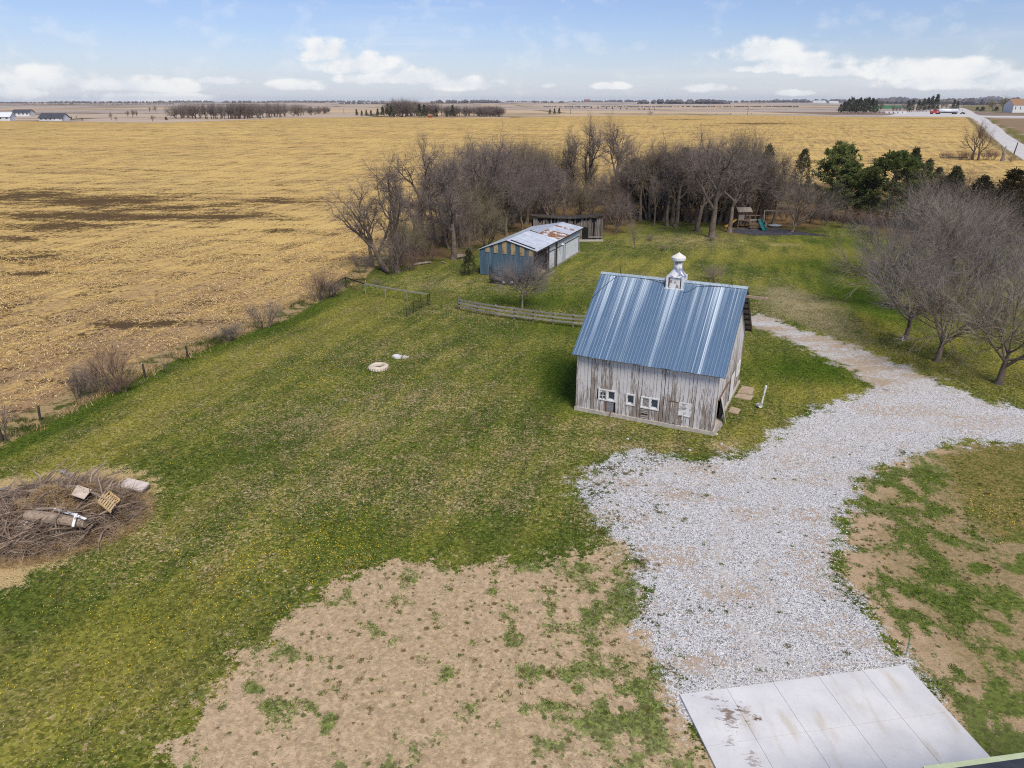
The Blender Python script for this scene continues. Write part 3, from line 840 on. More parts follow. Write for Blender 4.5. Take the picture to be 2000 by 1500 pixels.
def barn_roof_material():
    m, k, b = new_mat('galvanised_barn_roof')
    tc = k.n('ShaderNodeTexCoord').outputs['Object']          # the sheets share the barn's own frame
    oi = k.n('ShaderNodeObjectInfo')
    s = k.sep(k.vm('ADD', tc, k.comb(k.m('MULTIPLY', k.m('SUBTRACT', oi.outputs['Random'], 0.0), 0.0), 0, 0)))
    pos = k.n('ShaderNodeNewGeometry').outputs['Position']
    x = k.vm('DOT_PRODUCT', k.vm('SUBTRACT', pos, tuple(BARN_L)), tuple(BARN_EX), out=1)
    z = k.sep(pos)[2]
    dn = k.step(z, 8.7, 4.2)                                   # 0 at the ridge, 1 at the eave
    xw = k.m('ADD', x, k.m('MULTIPLY', k.m('SUBTRACT', k.noise(k.comb(k.m('MULTIPLY', x, 1.5), k.m('MULTIPLY', z, 0.25), 0), 1.0, 2.0), 0.5), 0.10))
    wide = k.noise(xw, 0.95, 2.0, 0.6, dim='1D')
    mid = k.noise(k.m('ADD', xw, 31.7), 3.2, 3.0, 0.7, dim='1D')
    thin = k.noise(k.m('ADD', xw, 11.3), 15.0, 2.0, 0.6, dim='1D')
    lf = k.noise(k.comb(k.m('MULTIPLY', x, 2.6), k.m('MULTIPLY', z, 0.30), 3.0), 1.0, 3.0)
    sv = k.m('ADD', k.m('ADD', k.m('MULTIPLY', k.m('SUBTRACT', wide, 0.5), 0.85), k.m('MULTIPLY', k.m('SUBTRACT', mid, 0.5), 1.4)), k.m('MULTIPLY', k.m('SUBTRACT', thin, 0.5), 1.1))
    sv = k.m('ADD', sv, k.m('MULTIPLY', k.m('SUBTRACT', lf, 0.5), 0.30))
    sv = k.m('SUBTRACT', k.m('MULTIPLY', sv, 0.62), k.m('MULTIPLY', dn, 0.16))
    # washed-out zinc runs below the worn spots of the ridge: each has its own place and width
    for x0, w0, am in ((.62, .11, .42), (1.30, .05, .25), (1.62, .07, .30), (2.15, .13, .46), (3.05, .16, .52), (3.45, .05, .25), (5.05, .17, .52), (5.35, .06, .3), (6.60, .07, .30), (7.15, .06, .30), (7.75, .10, .42), (8.30, .15, .50), (8.75, .05, .25), (.15, .05, .2)):
        wd = k.m('MULTIPLY', k.m('ADD', 1.0, k.m('MULTIPLY', k.m('SUBTRACT', 1.0, dn), 1.3)), w0)
        q = k.m('DIVIDE', k.m('SUBTRACT', xw, x0), wd)
        sv = k.m('ADD', sv, k.m('MULTIPLY', k.m('EXPONENT', k.m('MULTIPLY', k.m('MULTIPLY', q, q), -1.0)), am * 0.50))
    st = k.step(sv, -0.02, 0.44)
    body = k.mix(k.noise(tc, 2.0, 4.0), (.100, .175, .285), (.150, .230, .335))  # blue of the reflected sky is mixed into the zinc's base colour
    body = k.mix(k.m('MULTIPLY', k.step(k.noise(k.comb(x, k.m('MULTIPLY', z, 0.5), 0), 0.7, 3.0), 0.45, 0.7), 0.30), body, (.17, .24, .27))
    c = k.mix(st, body, (.56, .66, .74))
    c = k.mix(k.m('MULTIPLY', k.step(z, 8.35, 8.7), 0.5), c, (.46, .55, .62))
    fin(k, b, c, k.mix(st, (.42, .42, .42), (.55, .55, .55)), 0.35, k.noise(tc, 9.0, 3.0), 0.10, 0.01, spec=0.4)
    return m


BARN_L = Vector((4.463, 45.336, 0.0))
BARN_EX = Vector((0.89934, -0.43724, 0.0))
M_BARNROOF = barn_roof_material()

# ------------------------------------------------------------------ the barn
BW, BD, RIDGE, SLOPE, FB = 9.33, 10.0, 8.65, 0.828, 0.26


def roof_z(y):
    return RIDGE - SLOPE * abs(y - BD / 2)


def build_barn():
    rr = random.Random(3)
    barn = thing('barn', 'old white barn with peeling plank walls and streaked blue metal roof', 'barn', BARN_L, math.atan2(BARN_EX.y, BARN_EX.x))
    # footing
    mb = MB()
    mb.box(-.10, BW + .10, -.10, .16, -.3, FB)
    mb.box(-.10, BW + .10, BD - .16, BD + .10, -.3, FB)
    mb.box(-.10, .16, .16, BD - .16, -.3, FB)
    mb.box(BW - .16, BW + .10, .16, BD - .16, -.3, FB)
    mb.build('footing', M_CONC, barn)
    mb = MB()
    mb.box(.16, BW - .16, .16, BD - .16, -.2, 0.06)
    mb.build('floor', M_STOOP, barn)
    # front wall: dark backing with openings left in the boards
    opens = [(1.60, 2.80, 1.10, 1.88), (3.55, 4.14, 1.08, 1.87), (4.56, 5.77, 1.05, 1.85), (7.14, 7.81, 1.02, 1.87), (2.21, 2.70, .30, 1.04), (4.58, 5.15, .30, 0.98)]
    mb = MB()
    mb.box(0.02, BW - .02, .035, .06, FB, 4.30)
    wall = mb.build('front_wall', M_BLACK, barn)
    n = 37
    xs = [i * BW / n for i in range(n + 1)]
    for i in range(1, n):
        xs[i] += rr.uniform(-.035, .035)
    for i in range(n):
        g = rr.choice([.010, .014, .018, .024, .045])
        x0, x1 = xs[i] + g / 2, xs[i + 1] - g / 2
        y0 = -0.003 - rr.random() * .012
        cuts = [(z0, z1) for a, b_, z0, z1 in opens if a < (x0 + x1) / 2 < b_]
        spans, z = [], FB + .004 - rr.random() * .05
        for z0, z1 in sorted(cuts):
            spans.append((z, z0))
            z = z1
        spans.append((z, 4.28))
        for z0, z1 in spans:
            if z1 - z0 > .02:
                mb = MB()
                mb.box(x0, x1, y0, .030, z0, z1)
                mb.build('plank', M_PLANK, wall)
    # right gable: boards up to the rake
    gop = [(0.95, 2.35, .26, 2.0), (8.25, 9.35, 1.25, 2.05)]
    mb = MB()
    i0 = [(BW - .06, .04, FB), (BW - .06, BD - .04, FB), (BW - .06, BD - .04, roof_z(0) - .2), (BW - .06, BD / 2, RIDGE - .25), (BW - .06, .04, roof_z(0) - .2)]
    mb.v = i0 + [(BW - .035, p[1], p[2]) for p in i0]
    # backing with a gap for the open doorway is made of three slabs
    mb = MB()

    def slab(y0, y1, z0):
        t0, t1 = roof_z(y0) - .2, roof_z(y1) - .2
        ys = [y0, y1] if (y1 <= BD / 2 or y0 >= BD / 2) else [y0, BD / 2, y1]
        for a, b_ in zip(ys, ys[1:]):
            mb.hexa([(BW - .06, a, z0), (BW - .035, a, z0), (BW - .035, b_, z0), (BW - .06, b_, z0), (BW - .06, a, roof_z(a) - .2), (BW - .035, a, roof_z(a) - .2), (BW - .035, b_, roof_z(b_) - .2), (BW - .06, b_, roof_z(b_) - .2)])
    slab(.04, .95, FB)
    slab(.95, 2.35, 2.0)
    slab(2.35, BD - .04, FB)
    gw = mb.build('gable_wall', M_BLACK, barn)
    n = 40
    for i in range(n):
        y0, y1 = i * BD / n + .004, (i + 1) * BD / n - .004 - rr.random() * .010
        xo = BW + .003 + rr.random() * .014
        ym = (y0 + y1) / 2
        cuts = [(z0, z1) for a, b_, z0, z1 in gop if a < ym < b_]
        spans, z = [], FB + .004
        for z0, z1 in sorted(cuts):
            spans.append((z, z0))
            z = z1
        for z0, z1 in spans:
            if z1 - z0 > .02:
                mb = MB()
                mb.box(BW - .030, xo, y0, y1, z0, z1)
                mb.build('plank', M_PLANK_G, gw)
        mb = MB()
        t0, t1 = roof_z(y0) - .13, roof_z(y1) - .13
        mb.hexa([(BW - .030, y0, z), (xo, y0, z), (xo, y1, z), (BW - .030, y1, z), (BW - .030, y0, t0), (xo, y0, t0), (xo, y1, t1), (BW - .030, y1, t1)])
        mb.build('plank', M_PLANK_G, gw)
    # hidden walls: one part each, the boards joined
    mb = MB()
    for i in range(36):
        mb.box(i * BW / 36 + .004, (i + 1) * BW / 36 - .004, BD - .03, BD + .01 * rr.random() + .002, FB, 4.28)
    mb.build('back_wall', M_PLANK, barn)
    mb = MB()
    for i in range(40):
        y0, y1 = i * BD / 40 + .004, (i + 1) * BD / 40 - .004
        xo = -.002 - .012 * rr.random()
        mb.hexa([(xo, y0, FB), (.03, y0, FB), (.03, y1, FB), (xo, y1, FB), (xo, y0, roof_z(y0) - .13), (.03, y0, roof_z(y0) - .13), (.03, y1, roof_z(y1) - .13), (xo, y1, roof_z(y1) - .13)])
    mb.build('left_gable_wall', M_PLANK_G, barn)
    # corner boards
    mb = MB()
    mb.box(-.03, .10, -.045, -.017, FB, 4.25)
    mb.build('corner_board', M_PLANK, barn)
    mb = MB()
    mb.box(BW - .10, BW + .03, -.045, -.017, FB, 4.22)
    mb.build('corner_board', M_PLANK, barn)

    # windows
    def window(x0, x1, z0, z1, mulls, label=None, arch=False):
        f = MB()
        t, d0, d1 = .075, -.055, .02
        f.box(x0 - t, x1 + t, d0, d1, z1, z1 + t)
        f.box(x0 - t, x1 + t, d0, d1, z0 - t, z0)
        f.box(x0 - t, x0, d0, d1, z0, z1)
        f.box(x1, x1 + t, d0, d1, z0, z1)
        for mx in mulls:
            f.box(mx - .06, mx + .06, d0 + .004, d1, z0, z1)
        w = f.build('window', M_WHITE, barn)
        if label:
            w['label'] = label
        edges = [x0] + list(mulls) + [x1]
        for q, (a, b_) in enumerate(zip(edges, edges[1:])):
            a2 = a + (.06 if q else 0)
            b2 = b_ - (.06 if q < len(edges) - 2 else 0)
            s = MB()
            s.box(a2, b2, -.022, .010, z0, z0 + .055)
            s.box(a2, b2, -.022, .010, z1 - .05, z1)
            s.box(a2, a2 + .045, -.022, .010, z0 + .055, z1 - .05)
            s.box(b2 - .045, b2, -.022, .010, z0 + .055, z1 - .05)
            if arch and q == 0:
                # rounded inner sash with a middle bar
                cx, cz, r = (a2 + b2) / 2, z1 - .30, (b2 - a2) / 2 - .06
                pts = [(cx + r * math.cos(t_), cz + r * math.sin(t_)) for t_ in np.linspace(0, math.pi, 9)]
                for (p0, p1) in zip(pts, pts[1:]):
                    s.hexa([(p0[0], -.020, p0[1]), (p0[0], .008, p0[1]), (p0[0], .008, z1 - .05), (p0[0], -.020, z1 - .05), (p1[0], -.020, p1[1]), (p1[0], .008, p1[1]), (p1[0], .008, z1 - .05), (p1[0], -.020, z1 - .05)])
                s.box(cx - .018, cx + .018, -.018, .006, z0 + .05, z1 - .06)
                s.box(a2 + .045, b2 - .045, -.017, .005, cz - .12, cz - .09)
            s.build('sash', M_WHITE_FLAKE, w)
            p = MB()
            p.box(a2 + .01, b2 - .01, .012, .018, z0 + .01, z1 - .01)
            glass_m = M_GLASS
            if label and 'boarded' in label and q == 0:
                glass_m = M_GREYWOOD
            p.build('pane', glass_m, w)
            if glass_m is M_GLASS and not (arch and q == 0):
                # broken lower corner stuffed with pale sheet
                c_ = MB()
                c_.hexa([(a2 + .05, -.004, z0 + .055), (b2 - .05, -.004, z0 + .055), (b2 - .05, .004, z0 + .055), (a2 + .05, .004, z0 + .055), (a2 + .10, -.004, z0 + .15), (b2 - .12, -.004, z0 + .12), (b2 - .12, .004, z0 + .12), (a2 + .10, .004, z0 + .15)])
                c_.build('sheet_patch', M_WHITE_FLAKE, w)
    window(1.66, 2.74, 1.16, 1.82, [2.20], 'white double window with an arched left sash', arch=True)
    window(3.61, 4.08, 1.14, 1.80, [], 'white single sash window')
    window(4.62, 5.71, 1.11, 1.79, [5.17], 'white double window with its left half boarded grey')
    f = MB()
    f.box(7.08, 7.87, -.06, -.022, .98, 1.04)
    f.box(7.08, 7.87, -.06, -.022, 1.85, 1.91)
    f.box(7.08, 7.14, -.06, -.022, 1.04, 1.85)
    f.box(7.81, 7.87, -.06, -.022, 1.04, 1.85)
    f.box(7.14, 7.81, -.040, .02, 1.04, 1.85)
    w = f.build('window', M_WHITE_FLAKE, barn)
    w['label'] = 'square window boarded over with flaking white board'
    f = MB()
    f.box(7.32, 7.39, -.045, -.017, .22, .975)
    f.build('drip_board', M_WHITE_FLAKE, barn)
    # hatch below the first window: grey metal leaf between posts
    f = MB()
    f.box(2.23, 2.68, -.012, .02, .28, 1.03)
    h = f.build('hatch', mat_noise('grey_sheet', (.17, .17, .19), (.27, .27, .29), 5.0, 0.6), barn)
    f = MB()
    f.box(2.14, 2.21, -.05, -.017, .26, 1.06)
    f.build('post', M_RUST, h)
    # louvred opening below the third window
    f = MB()
    f.box(4.605, 5.125, .012, .030, .30, .98)
    lv = f.build('louvre', M_DARKWOOD, barn)
    for x0 in (4.54, 5.13):
        f = MB()
        f.box(x0, x0 + .06, -.045, -.016, .27, 1.02)
        f.build('post', M_OLDWOOD, lv)
    for q in range(6):
        z = .32 + q * .115
        if q == 2:
            continue
        f = MB()
        f.hexa([(4.605, -.03, z), (5.125, -.03, z), (5.125, .01, z + .055), (4.605, .01, z + .055), (4.605, -.03, z + .02), (5.125, -.03, z + .02), (5.125, .01, z + .085), (4.605, .01, z + .085)])
        f.build('slat', M_GREYWOOD, lv)
    # old sliding hatch of flaking boards left of the boarded window
    f = MB()
    for q in range(3):
        f.box(6.50 + q * .2, 6.69 + q * .2, -.050 - .004 * q, -.018, .34 + .03 * (q % 2), 1.84)
    f.build('sliding_hatch', M_PLANK_G, barn)
    f = MB()
    f.box(6.42, 7.05, -.07, -.052, 1.86, 1.91)
    f.build('hatch_rail', M_RUST, barn)
    # gable door, its foot kicked outward, and the plank sill in front of the dark doorway
    f = MB()
    z1 = 2.05
    for q in range(9):
        y0, y1 = 1.72 + q * .24, 1.72 + q * .24 + .225
        out = .50 * max(0, 1 - q / 7)
        f.hexa([(BW + .03 + out, y0, .24), (BW + .055 + out, y0, .24), (BW + .055 + out * .93, y1, .24), (BW + .03 + out * .93, y1, .24),
                (BW + .03, y0, z1), (BW + .055, y0, z1), (BW + .055, y1, z1), (BW + .03, y1, z1)])
    f.build('barn_door', M_PLANK_G, barn)['label'] = 'plank barn door with its foot kicked outward'
    f = MB()
    f.box(BW + .03, BW + .10, .8, 4.4, 2.08, 2.16)
    f.build('door_track', M_RUST, barn)
    f = MB()
    f.hexa([(BW + .101, -.08, -.05), (BW + .24, .05, -.05), (BW + .42, 2.1, -.05), (BW + .101, 2.1, -.05), (BW + .101, -.08, .27), (BW + .16, .02, .26), (BW + .30, 2.0, .22), (BW + .101, 2.1, .27)])
    f.build('plank_ramp', M_GREYWOOD, barn)
    f = MB()
    f.box(BW + .028, BW + .060, 5.55, 6.75, .28, 2.05)
    d = f.build('side_door', M_WHITE, barn)
    d['label'] = 'white painted walk door in the gable'
    f = MB()
    f.box(BW + .061, BW + .085, 5.47, 5.55, .26, 2.13)
    f.box(BW + .061, BW + .085, 6.75, 6.83, .26, 2.13)
    f.box(BW + .061, BW + .085, 5.55, 6.75, 2.05, 2.13)
    f.build('door_frame', M_WHITE, d)
    f = MB()
    for y0, y1 in ((8.17, 8.25), (8.76, 8.84), (9.35, 9.43)):
        f.box(BW - .01, BW + .06, y0, y1, 1.17, 2.13)
    for y0, y1 in ((8.25, 8.76), (8.84, 9.35)):
        f.box(BW - .01, BW + .06, y0, y1, 1.17, 1.25)
        f.box(BW - .01, BW + .06, y0, y1, 2.05, 2.13)
    w = f.build('window', M_WHITE, barn)
    for y0, y1 in ((8.25, 8.76), (8.84, 9.35)):
        f = MB()
        f.box(BW - .006, BW + .004, y0, y1, 1.25, 2.05)
        f.build('pane', M_GLASS, w)

    # roof: sheathing boards, lookouts, ribbed sheets, ridge cap
    XL, XR, YO = -.30, BW + .48, .42
    cs, sn = 1 / math.hypot(1, SLOPE), SLOPE / math.hypot(1, SLOPE)
    L = (BD / 2 + YO) / cs
    sides = ((-YO, 1), (BD + YO, -1))
    frame = thing('roof', None, None)
    frame.parent = barn
    ns = 15
    sw = (XR - XL) / ns
    rr2 = random.Random(8)
    for ye, sg in sides:
        ze = RIDGE - SLOPE * (BD / 2 + YO)

        def P(x, s, off):                                      # s metres up the slope, off outward
            return (x, ye + sg * (s * cs - off * sn), ze + s * sn + off * cs)
        for q in range(24):                                    # sheathing
            s0, s1 = q * L / 24 + .008, (q + 1) * L / 24 - .008
            f = MB()
            f.hexa([P(XL + .03, s0, -.075), P(XR - .03, s0, -.075), P(XR - .03, s1, -.075), P(XL + .03, s1, -.075), P(XL + .03, s0, -.035), P(XR - .03, s0, -.035), P(XR - .03, s1, -.035), P(XL + .03, s1, -.035)])
            f.build('sheathing_board', M_OLDWOOD, frame)
        for x0 in (XR - .05, XL + .01):                        # rake boards
            f = MB()
            f.hexa([P(x0, .02, -.22), P(x0 + .035, .02, -.22), P(x0 + .035, L - .02, -.22), P(x0, L - .02, -.22), P(x0, .02, -.078), P(x0 + .035, .02, -.078), P(x0 + .035, L - .02, -.078), P(x0, L - .02, -.078)])
            f.build('rake_board', M_DARKWOOD, frame)
        for q in range(8):                                     # lookouts under the right overhang
            s0 = .25 + q * (L - .6) / 7
            f = MB()
            f.hexa([P(BW + .02, s0, -.17), P(XR - .055, s0, -.17), P(XR - .055, s0 + .06, -.17), P(BW + .02, s0 + .06, -.17), P(BW + .02, s0, -.079), P(XR - .055, s0, -.079), P(XR - .055, s0 + .06, -.079), P(BW + .02, s0 + .06, -.079)])
            f.build('lookout', M_DARKWOOD, frame)
        prof = []
        for q in range(3):
            u = sw * (q + .5) / 3
            prof += [(u - .040, 0), (u - .018, .013), (u + .018, .013), (u + .040, 0)]
        prof = [(.001, 0)] + prof + [(sw - .001, 0)]
        for q in range(ns):
            f = MB()
            x0 = XL + q * sw
            jit = rr2.uniform(-.004, .004)
            low = rr2.uniform(-.03, .015)
            n0 = len(prof)
            f.v = [P(x0 + u, low, h + jit) for u, h in prof] + [P(x0 + u, L + .01, h + jit) for u, h in prof]
            for w_ in range(n0 - 1):
                f.f.append((w_, w_ + 1, n0 + w_ + 1, n0 + w_) if sg > 0 else (w_, n0 + w_, n0 + w_ + 1, w_ + 1))
                f.mi.append(0)
            f.build('roof_sheet', M_BARNROOF, frame)
    f = MB()
    for sg in (-1, 1):
        f.hexa([(XL - .01, BD / 2, RIDGE + .045), (XR + .01, BD / 2, RIDGE + .045), (XR + .01, BD / 2 + sg * .16, RIDGE + .045 - .16 * SLOPE), (XL - .01, BD / 2 + sg * .16, RIDGE + .045 - .16 * SLOPE),
                (XL - .01, BD / 2, RIDGE + .06), (XR + .01, BD / 2, RIDGE + .06), (XR + .01, BD / 2 + sg * .17, RIDGE + .06 - .17 * SLOPE), (XL - .01, BD / 2 + sg * .17, RIDGE + .06 - .17 * SLOPE)])
    f.build('ridge_cap', mat_noise('ridge_zinc', (.30, .38, .45), (.48, .56, .62), 6.0, 0.5, 0.3), frame)
    # hay track beam at the ridge
    f = MB()
    f.beam((BW - .5, BD / 2 + .15, 8.02), (BW + 1.75, BD / 2 + .15, 8.0), .12, .16)
    f.build('hay_beam', mat_noise('beam_wood', (.28, .19, .13), (.45, .34, .26), 6.0), barn)
    # lightning rods and their cable
    for x in (1.10, 8.72):
        f = MB()
        f.tube([(x, BD / 2, RIDGE + .05), (x, BD / 2, RIDGE + 1.15)], [.016, .008], 5)
        f.tube([(x - .12, BD / 2 - .10, RIDGE - .02), (x, BD / 2, RIDGE + .30)], .008, 4)
        f.tube([(x + .12, BD / 2 - .10, RIDGE - .02), (x, BD / 2, RIDGE + .30)], .008, 4)
        f.build('lightning_rod', M_IRON, barn)
    f = MB()
    pts = []
    for x, y in ((-.28, 3.2), (.05, 3.75), (.5, 4.35), (.95, 4.82), (1.10, 4.88), (2.2, 4.86), (3.3, 4.80), (4.35, 4.66), (4.42, 4.40)):
        pts.append((x, y, roof_z(y) + .05))
    f.tube(pts, .013, 4)
    pts = [(x, y, roof_z(y) + .05) for x, y in ((5.78, 4.20), (6.1, 4.30), (6.6, 4.70), (7.6, 4.80), (8.72, 4.86))]
    f.tube(pts, .013, 4)
    f.build('lightning_cable', M_IRON, barn)
    # ventilator
    cx, cy = 5.10, BD / 2
    f = MB()
    hw = .52
    f.box(cx - hw, cx + hw, cy - hw, cy + hw, 7.85, 8.95)
    cup = f.build('cupola', M_WHITE_FLAKE, barn)
    cup['label'] = 'flaking white cupola ventilator on the ridge'
    f = MB()
    for sx in (-1, 1):
        for sy in (-1, 1):
            f.box(cx + sx * hw - .07, cx + sx * hw + .07, cy + sy * hw - .07, cy + sy * hw + .07, 7.75, 8.97)
    f.build('corner_post', M_WHITE, cup)
    f = MB()
    for sy in (-1, 1):
        f.box(cx - hw - .14, cx + hw + .14, cy + sy * (hw + .06) - .05, cy + sy * (hw + .06) + .05, 8.04, 8.18)
    f.build('base_trim', M_WHITE, cup)
    for sx in (-1, 1):
        f = MB()
        f.box(cx + sx * (hw - .13) - .022, cx + sx * (hw - .13) + .022, cy - hw - .012, cy - hw - .002, 8.22, 8.86)
        f.build('louvre_slot', M_BLACK, cup)
    # square flare turning into a round neck
    f = MB()
    n = 16
    rings = [(8.94, .61, 0.0), (8.99, .59, 0.0), (9.12, .48, .25), (9.28, .39, .55), (9.44, .32, .85), (9.60, .285, 1.0)]
    for z, r, t in rings:
        for q in range(n):
            a = 2 * math.pi * (q + .5) / n
            c, s = math.cos(a), math.sin(a)
            sq = 1 / max(abs(c), abs(s))
            rad = r * (sq * (1 - t) + t)
            f.v.append((cx + rad * c, cy + rad * s, z))
    for q in range(len(rings) - 1):
        for w_ in range(n):
            w2 = (w_ + 1) % n
            f.f.append((q * n + w_, q * n + w2, (q + 1) * n + w2, (q + 1) * n + w_))
            f.mi.append(0)
    f.build('flared_skirt', mat_noise('patchy_zinc', (.62, .64, .68), (.80, .80, .80), 6.0, 0.5, 0.15, c3=(.22, .25, .34), t3=(.48, .56)), cup)
    f = MB()
    f.lathe([(.285, 9.60), (.28, 9.98), (.29, 10.04)], 20, (cx, cy, 0))
    f.build('neck', M_WHITE_FLAKE, cup, smooth=True)
    f = MB()
    f.lathe([(.29, 9.99), (.40, 9.99), (.475, 10.06), (.485, 10.22), (.455, 10.25), (.43, 10.26)], 20, (cx, cy, 0))
    f.build('hood_band', M_WHITE, cup)
    f = MB()
    f.lathe([(.455, 10.25), (.43, 10.28), (.26, 10.38), (.09, 10.49), (.03, 10.53), (.018, 10.58)], 20, (cx, cy, 0))
    f.build('hood_cone', mat_noise('cream_paint', (.70, .63, .56), (.80, .75, .70), 5.0, 0.6, c3=(.35, .22, .16), t3=(.60, .68)), cup)
    f = MB()
    f.tube([(cx, cy, 10.53), (cx, cy, 10.86), (cx, cy, 10.87), (cx, cy, 10.92), (cx, cy, 10.94)], [.022, .016, .035, .035, .008], 8)
    f.build('finial', M_RUST, cup)
    return barn


build_barn()

# concrete stoops beside the gable
def slab_thing(label, pts, z, mat, group=None, th=.14):
    g = [G(*p) for p in pts]
    c = sum(g, Vector()) / len(g)
    f = MB()
    f.prism([(p.x - c.x, p.y - c.y) for p in g], -.15, z)
    o = f.build('stoop_slab', mat, None, loc=(c.x, c.y, 0))
    tag(o, label, 'slab', group)


slab_thing('upper brown concrete slab below the barn gable window', [(1440, 768.5), (1469, 772.5), (1473, 759.5), (1450, 755)], .10, M_STOOP, 'concrete slabs by the barn gable')
slab_thing('lower brown concrete slab beside the upper slab at the gable', [(1434, 777), (1466, 783), (1472, 773.5), (1440, 769.5)], .06, M_STOOP, 'concrete slabs by the barn gable')
slab_thing('small broken concrete slab at the gable by the leaning barn door', [(1422, 805), (1441, 810), (1447, 800.5), (1429, 795)], .05, M_STOOP, 'concrete slabs by the barn gable')

# ------------------------------------------------------------------ concrete pad in front of the drive
def build_pad():
    m, k, b = new_mat('pad_concrete')
    p = k.n('ShaderNodeNewGeometry').outputs['Position']
    n = k.noise(p, 0.7, 4.0)
    n2 = k.noise(p, 9.0, 4.0)
    c = k.mix(k.step(n, .3, .7), (.60, .60, .60), (.71, .705, .69))
    c = k.mix(k.m('MULTIPLY', k.step(n2, .5, .75), .25), c, (.50, .47, .42))
    st = k.noise(k.mapping(p, scale=(1.6, .45, 1), rot=(0, 0, .16)), 1.0, 3.0)
    c = k.mix(k.m('MULTIPLY', k.step(st, .54, .72), .55), c, (.52, .45, .35))
    # mud dragged on by tyres near the left edge
    def mud(px, py, rx, ry, c, amt, lo=.15):
        g = G(px, py)
        d = k.vm('LENGTH', k.vm('MULTIPLY', k.vm('SUBTRACT', p, (g.x, g.y, 0)), (1 / rx, 1 / ry, 0)), out=1)
        nn = k.noise(k.mapping(p, rot=(0, 0, .5), scale=(2.2, 5.0, 1)), 1.6, 6.0, .75)
        return k.mix(k.m('MULTIPLY', k.step(k.m('SUBTRACT', k.m('MULTIPLY', k.m('SUBTRACT', nn, .36), 4.0), k.m('MULTIPLY', d, .7)), lo, lo + .35), amt), c, (.15, .085, .045))
    for args in ((1425, 1402, .55, .75, .7), (1418, 1395, .5, .5, .4), (1475, 1407, .28, .20, .95), (1455, 1395, .25, .5, .6), (1388, 1367, .4, .18, .6), (1425, 1455, .25, .35, .5), (1352, 1363, .30, .05, .8), (1470, 1490, .35, .5, .5)):
        c = mud(*args[:4], c, args[4])
    fin(k, b, c, .85, 0, n2, .15, .01, spec=.2)
    pad = thing('concrete_pad', 'smooth pale concrete pad of jointed panels', None)
    tag(pad, kind='structure')
    A = G(1327, 1360).to_2d()
    B = G(1768, 1302).to_2d()
    ux = (B - A)
    Lx = ux.length
    ux.normalize()
    uy = Vector((ux.y, -ux.x))                                 # towards the camera
    rows = [0, 2.26, 5.2, 8.1]
    for i in range(5):
        for j in range(3):
            x0, x1 = Lx * i / 5 + .006, Lx * (i + 1) / 5 - .006
            y0, y1 = rows[j] + .006, rows[j + 1] - .006
            f = MB()
            q = [A + ux * a + uy * b_ for a, b_ in ((x0, y1), (x1, y1), (x1, y0), (x0, y0))]
            f.prism([(v.x, v.y) for v in q], -.2, .10)
            f.build('concrete_panel', m, pad)
    f = MB()
    q = [A + ux * a + uy * b_ for a, b_ in ((.01, rows[-1] - .01), (Lx - .01, rows[-1] - .01), (Lx - .01, .01), (.01, .01))]
    f.prism([(v.x, v.y) for v in q], -.25, .075)
    f.build('joint_fill', mat_noise('joint_dirt', (.13, .11, .09), (.2, .17, .14), 6.0), pad)


build_pad()

# ------------------------------------------------------------------ the long shed
SH_O = Vector((-3.937, 86.844, 0))
SH_D = Vector((.37999, .92499, 0))
SH_ROT = math.atan2(SH_D.y, SH_D.x) - math.pi / 2            # local x across (towards the doors), local y along


def metal_sheet(f, pts, n, h=.02):
    """ribbed sheet across a quad a,b (start edge) c,d (end edge): ribs run from a-d to b-c direction"""
    a, b, c, d = [Vector(p) for p in pts]
    nrm = (b - a).cross(d - a).normalized() * h
    prev = None
    for i in range(n):
        for t, up in ((0, 0), (.35, 0), (.5, 1), (.85, 1)):
            u = (i + t) / n
            p0, p1 = a.lerp(b, u) + nrm * up, d.lerp(c, u) + nrm * up
            if prev:
                f.quad(prev[0], p0, p1, prev[1])
            prev = (p0, p1)
    p0, p1 = b, c
    f.quad(prev[0], p0, p1, prev[1])


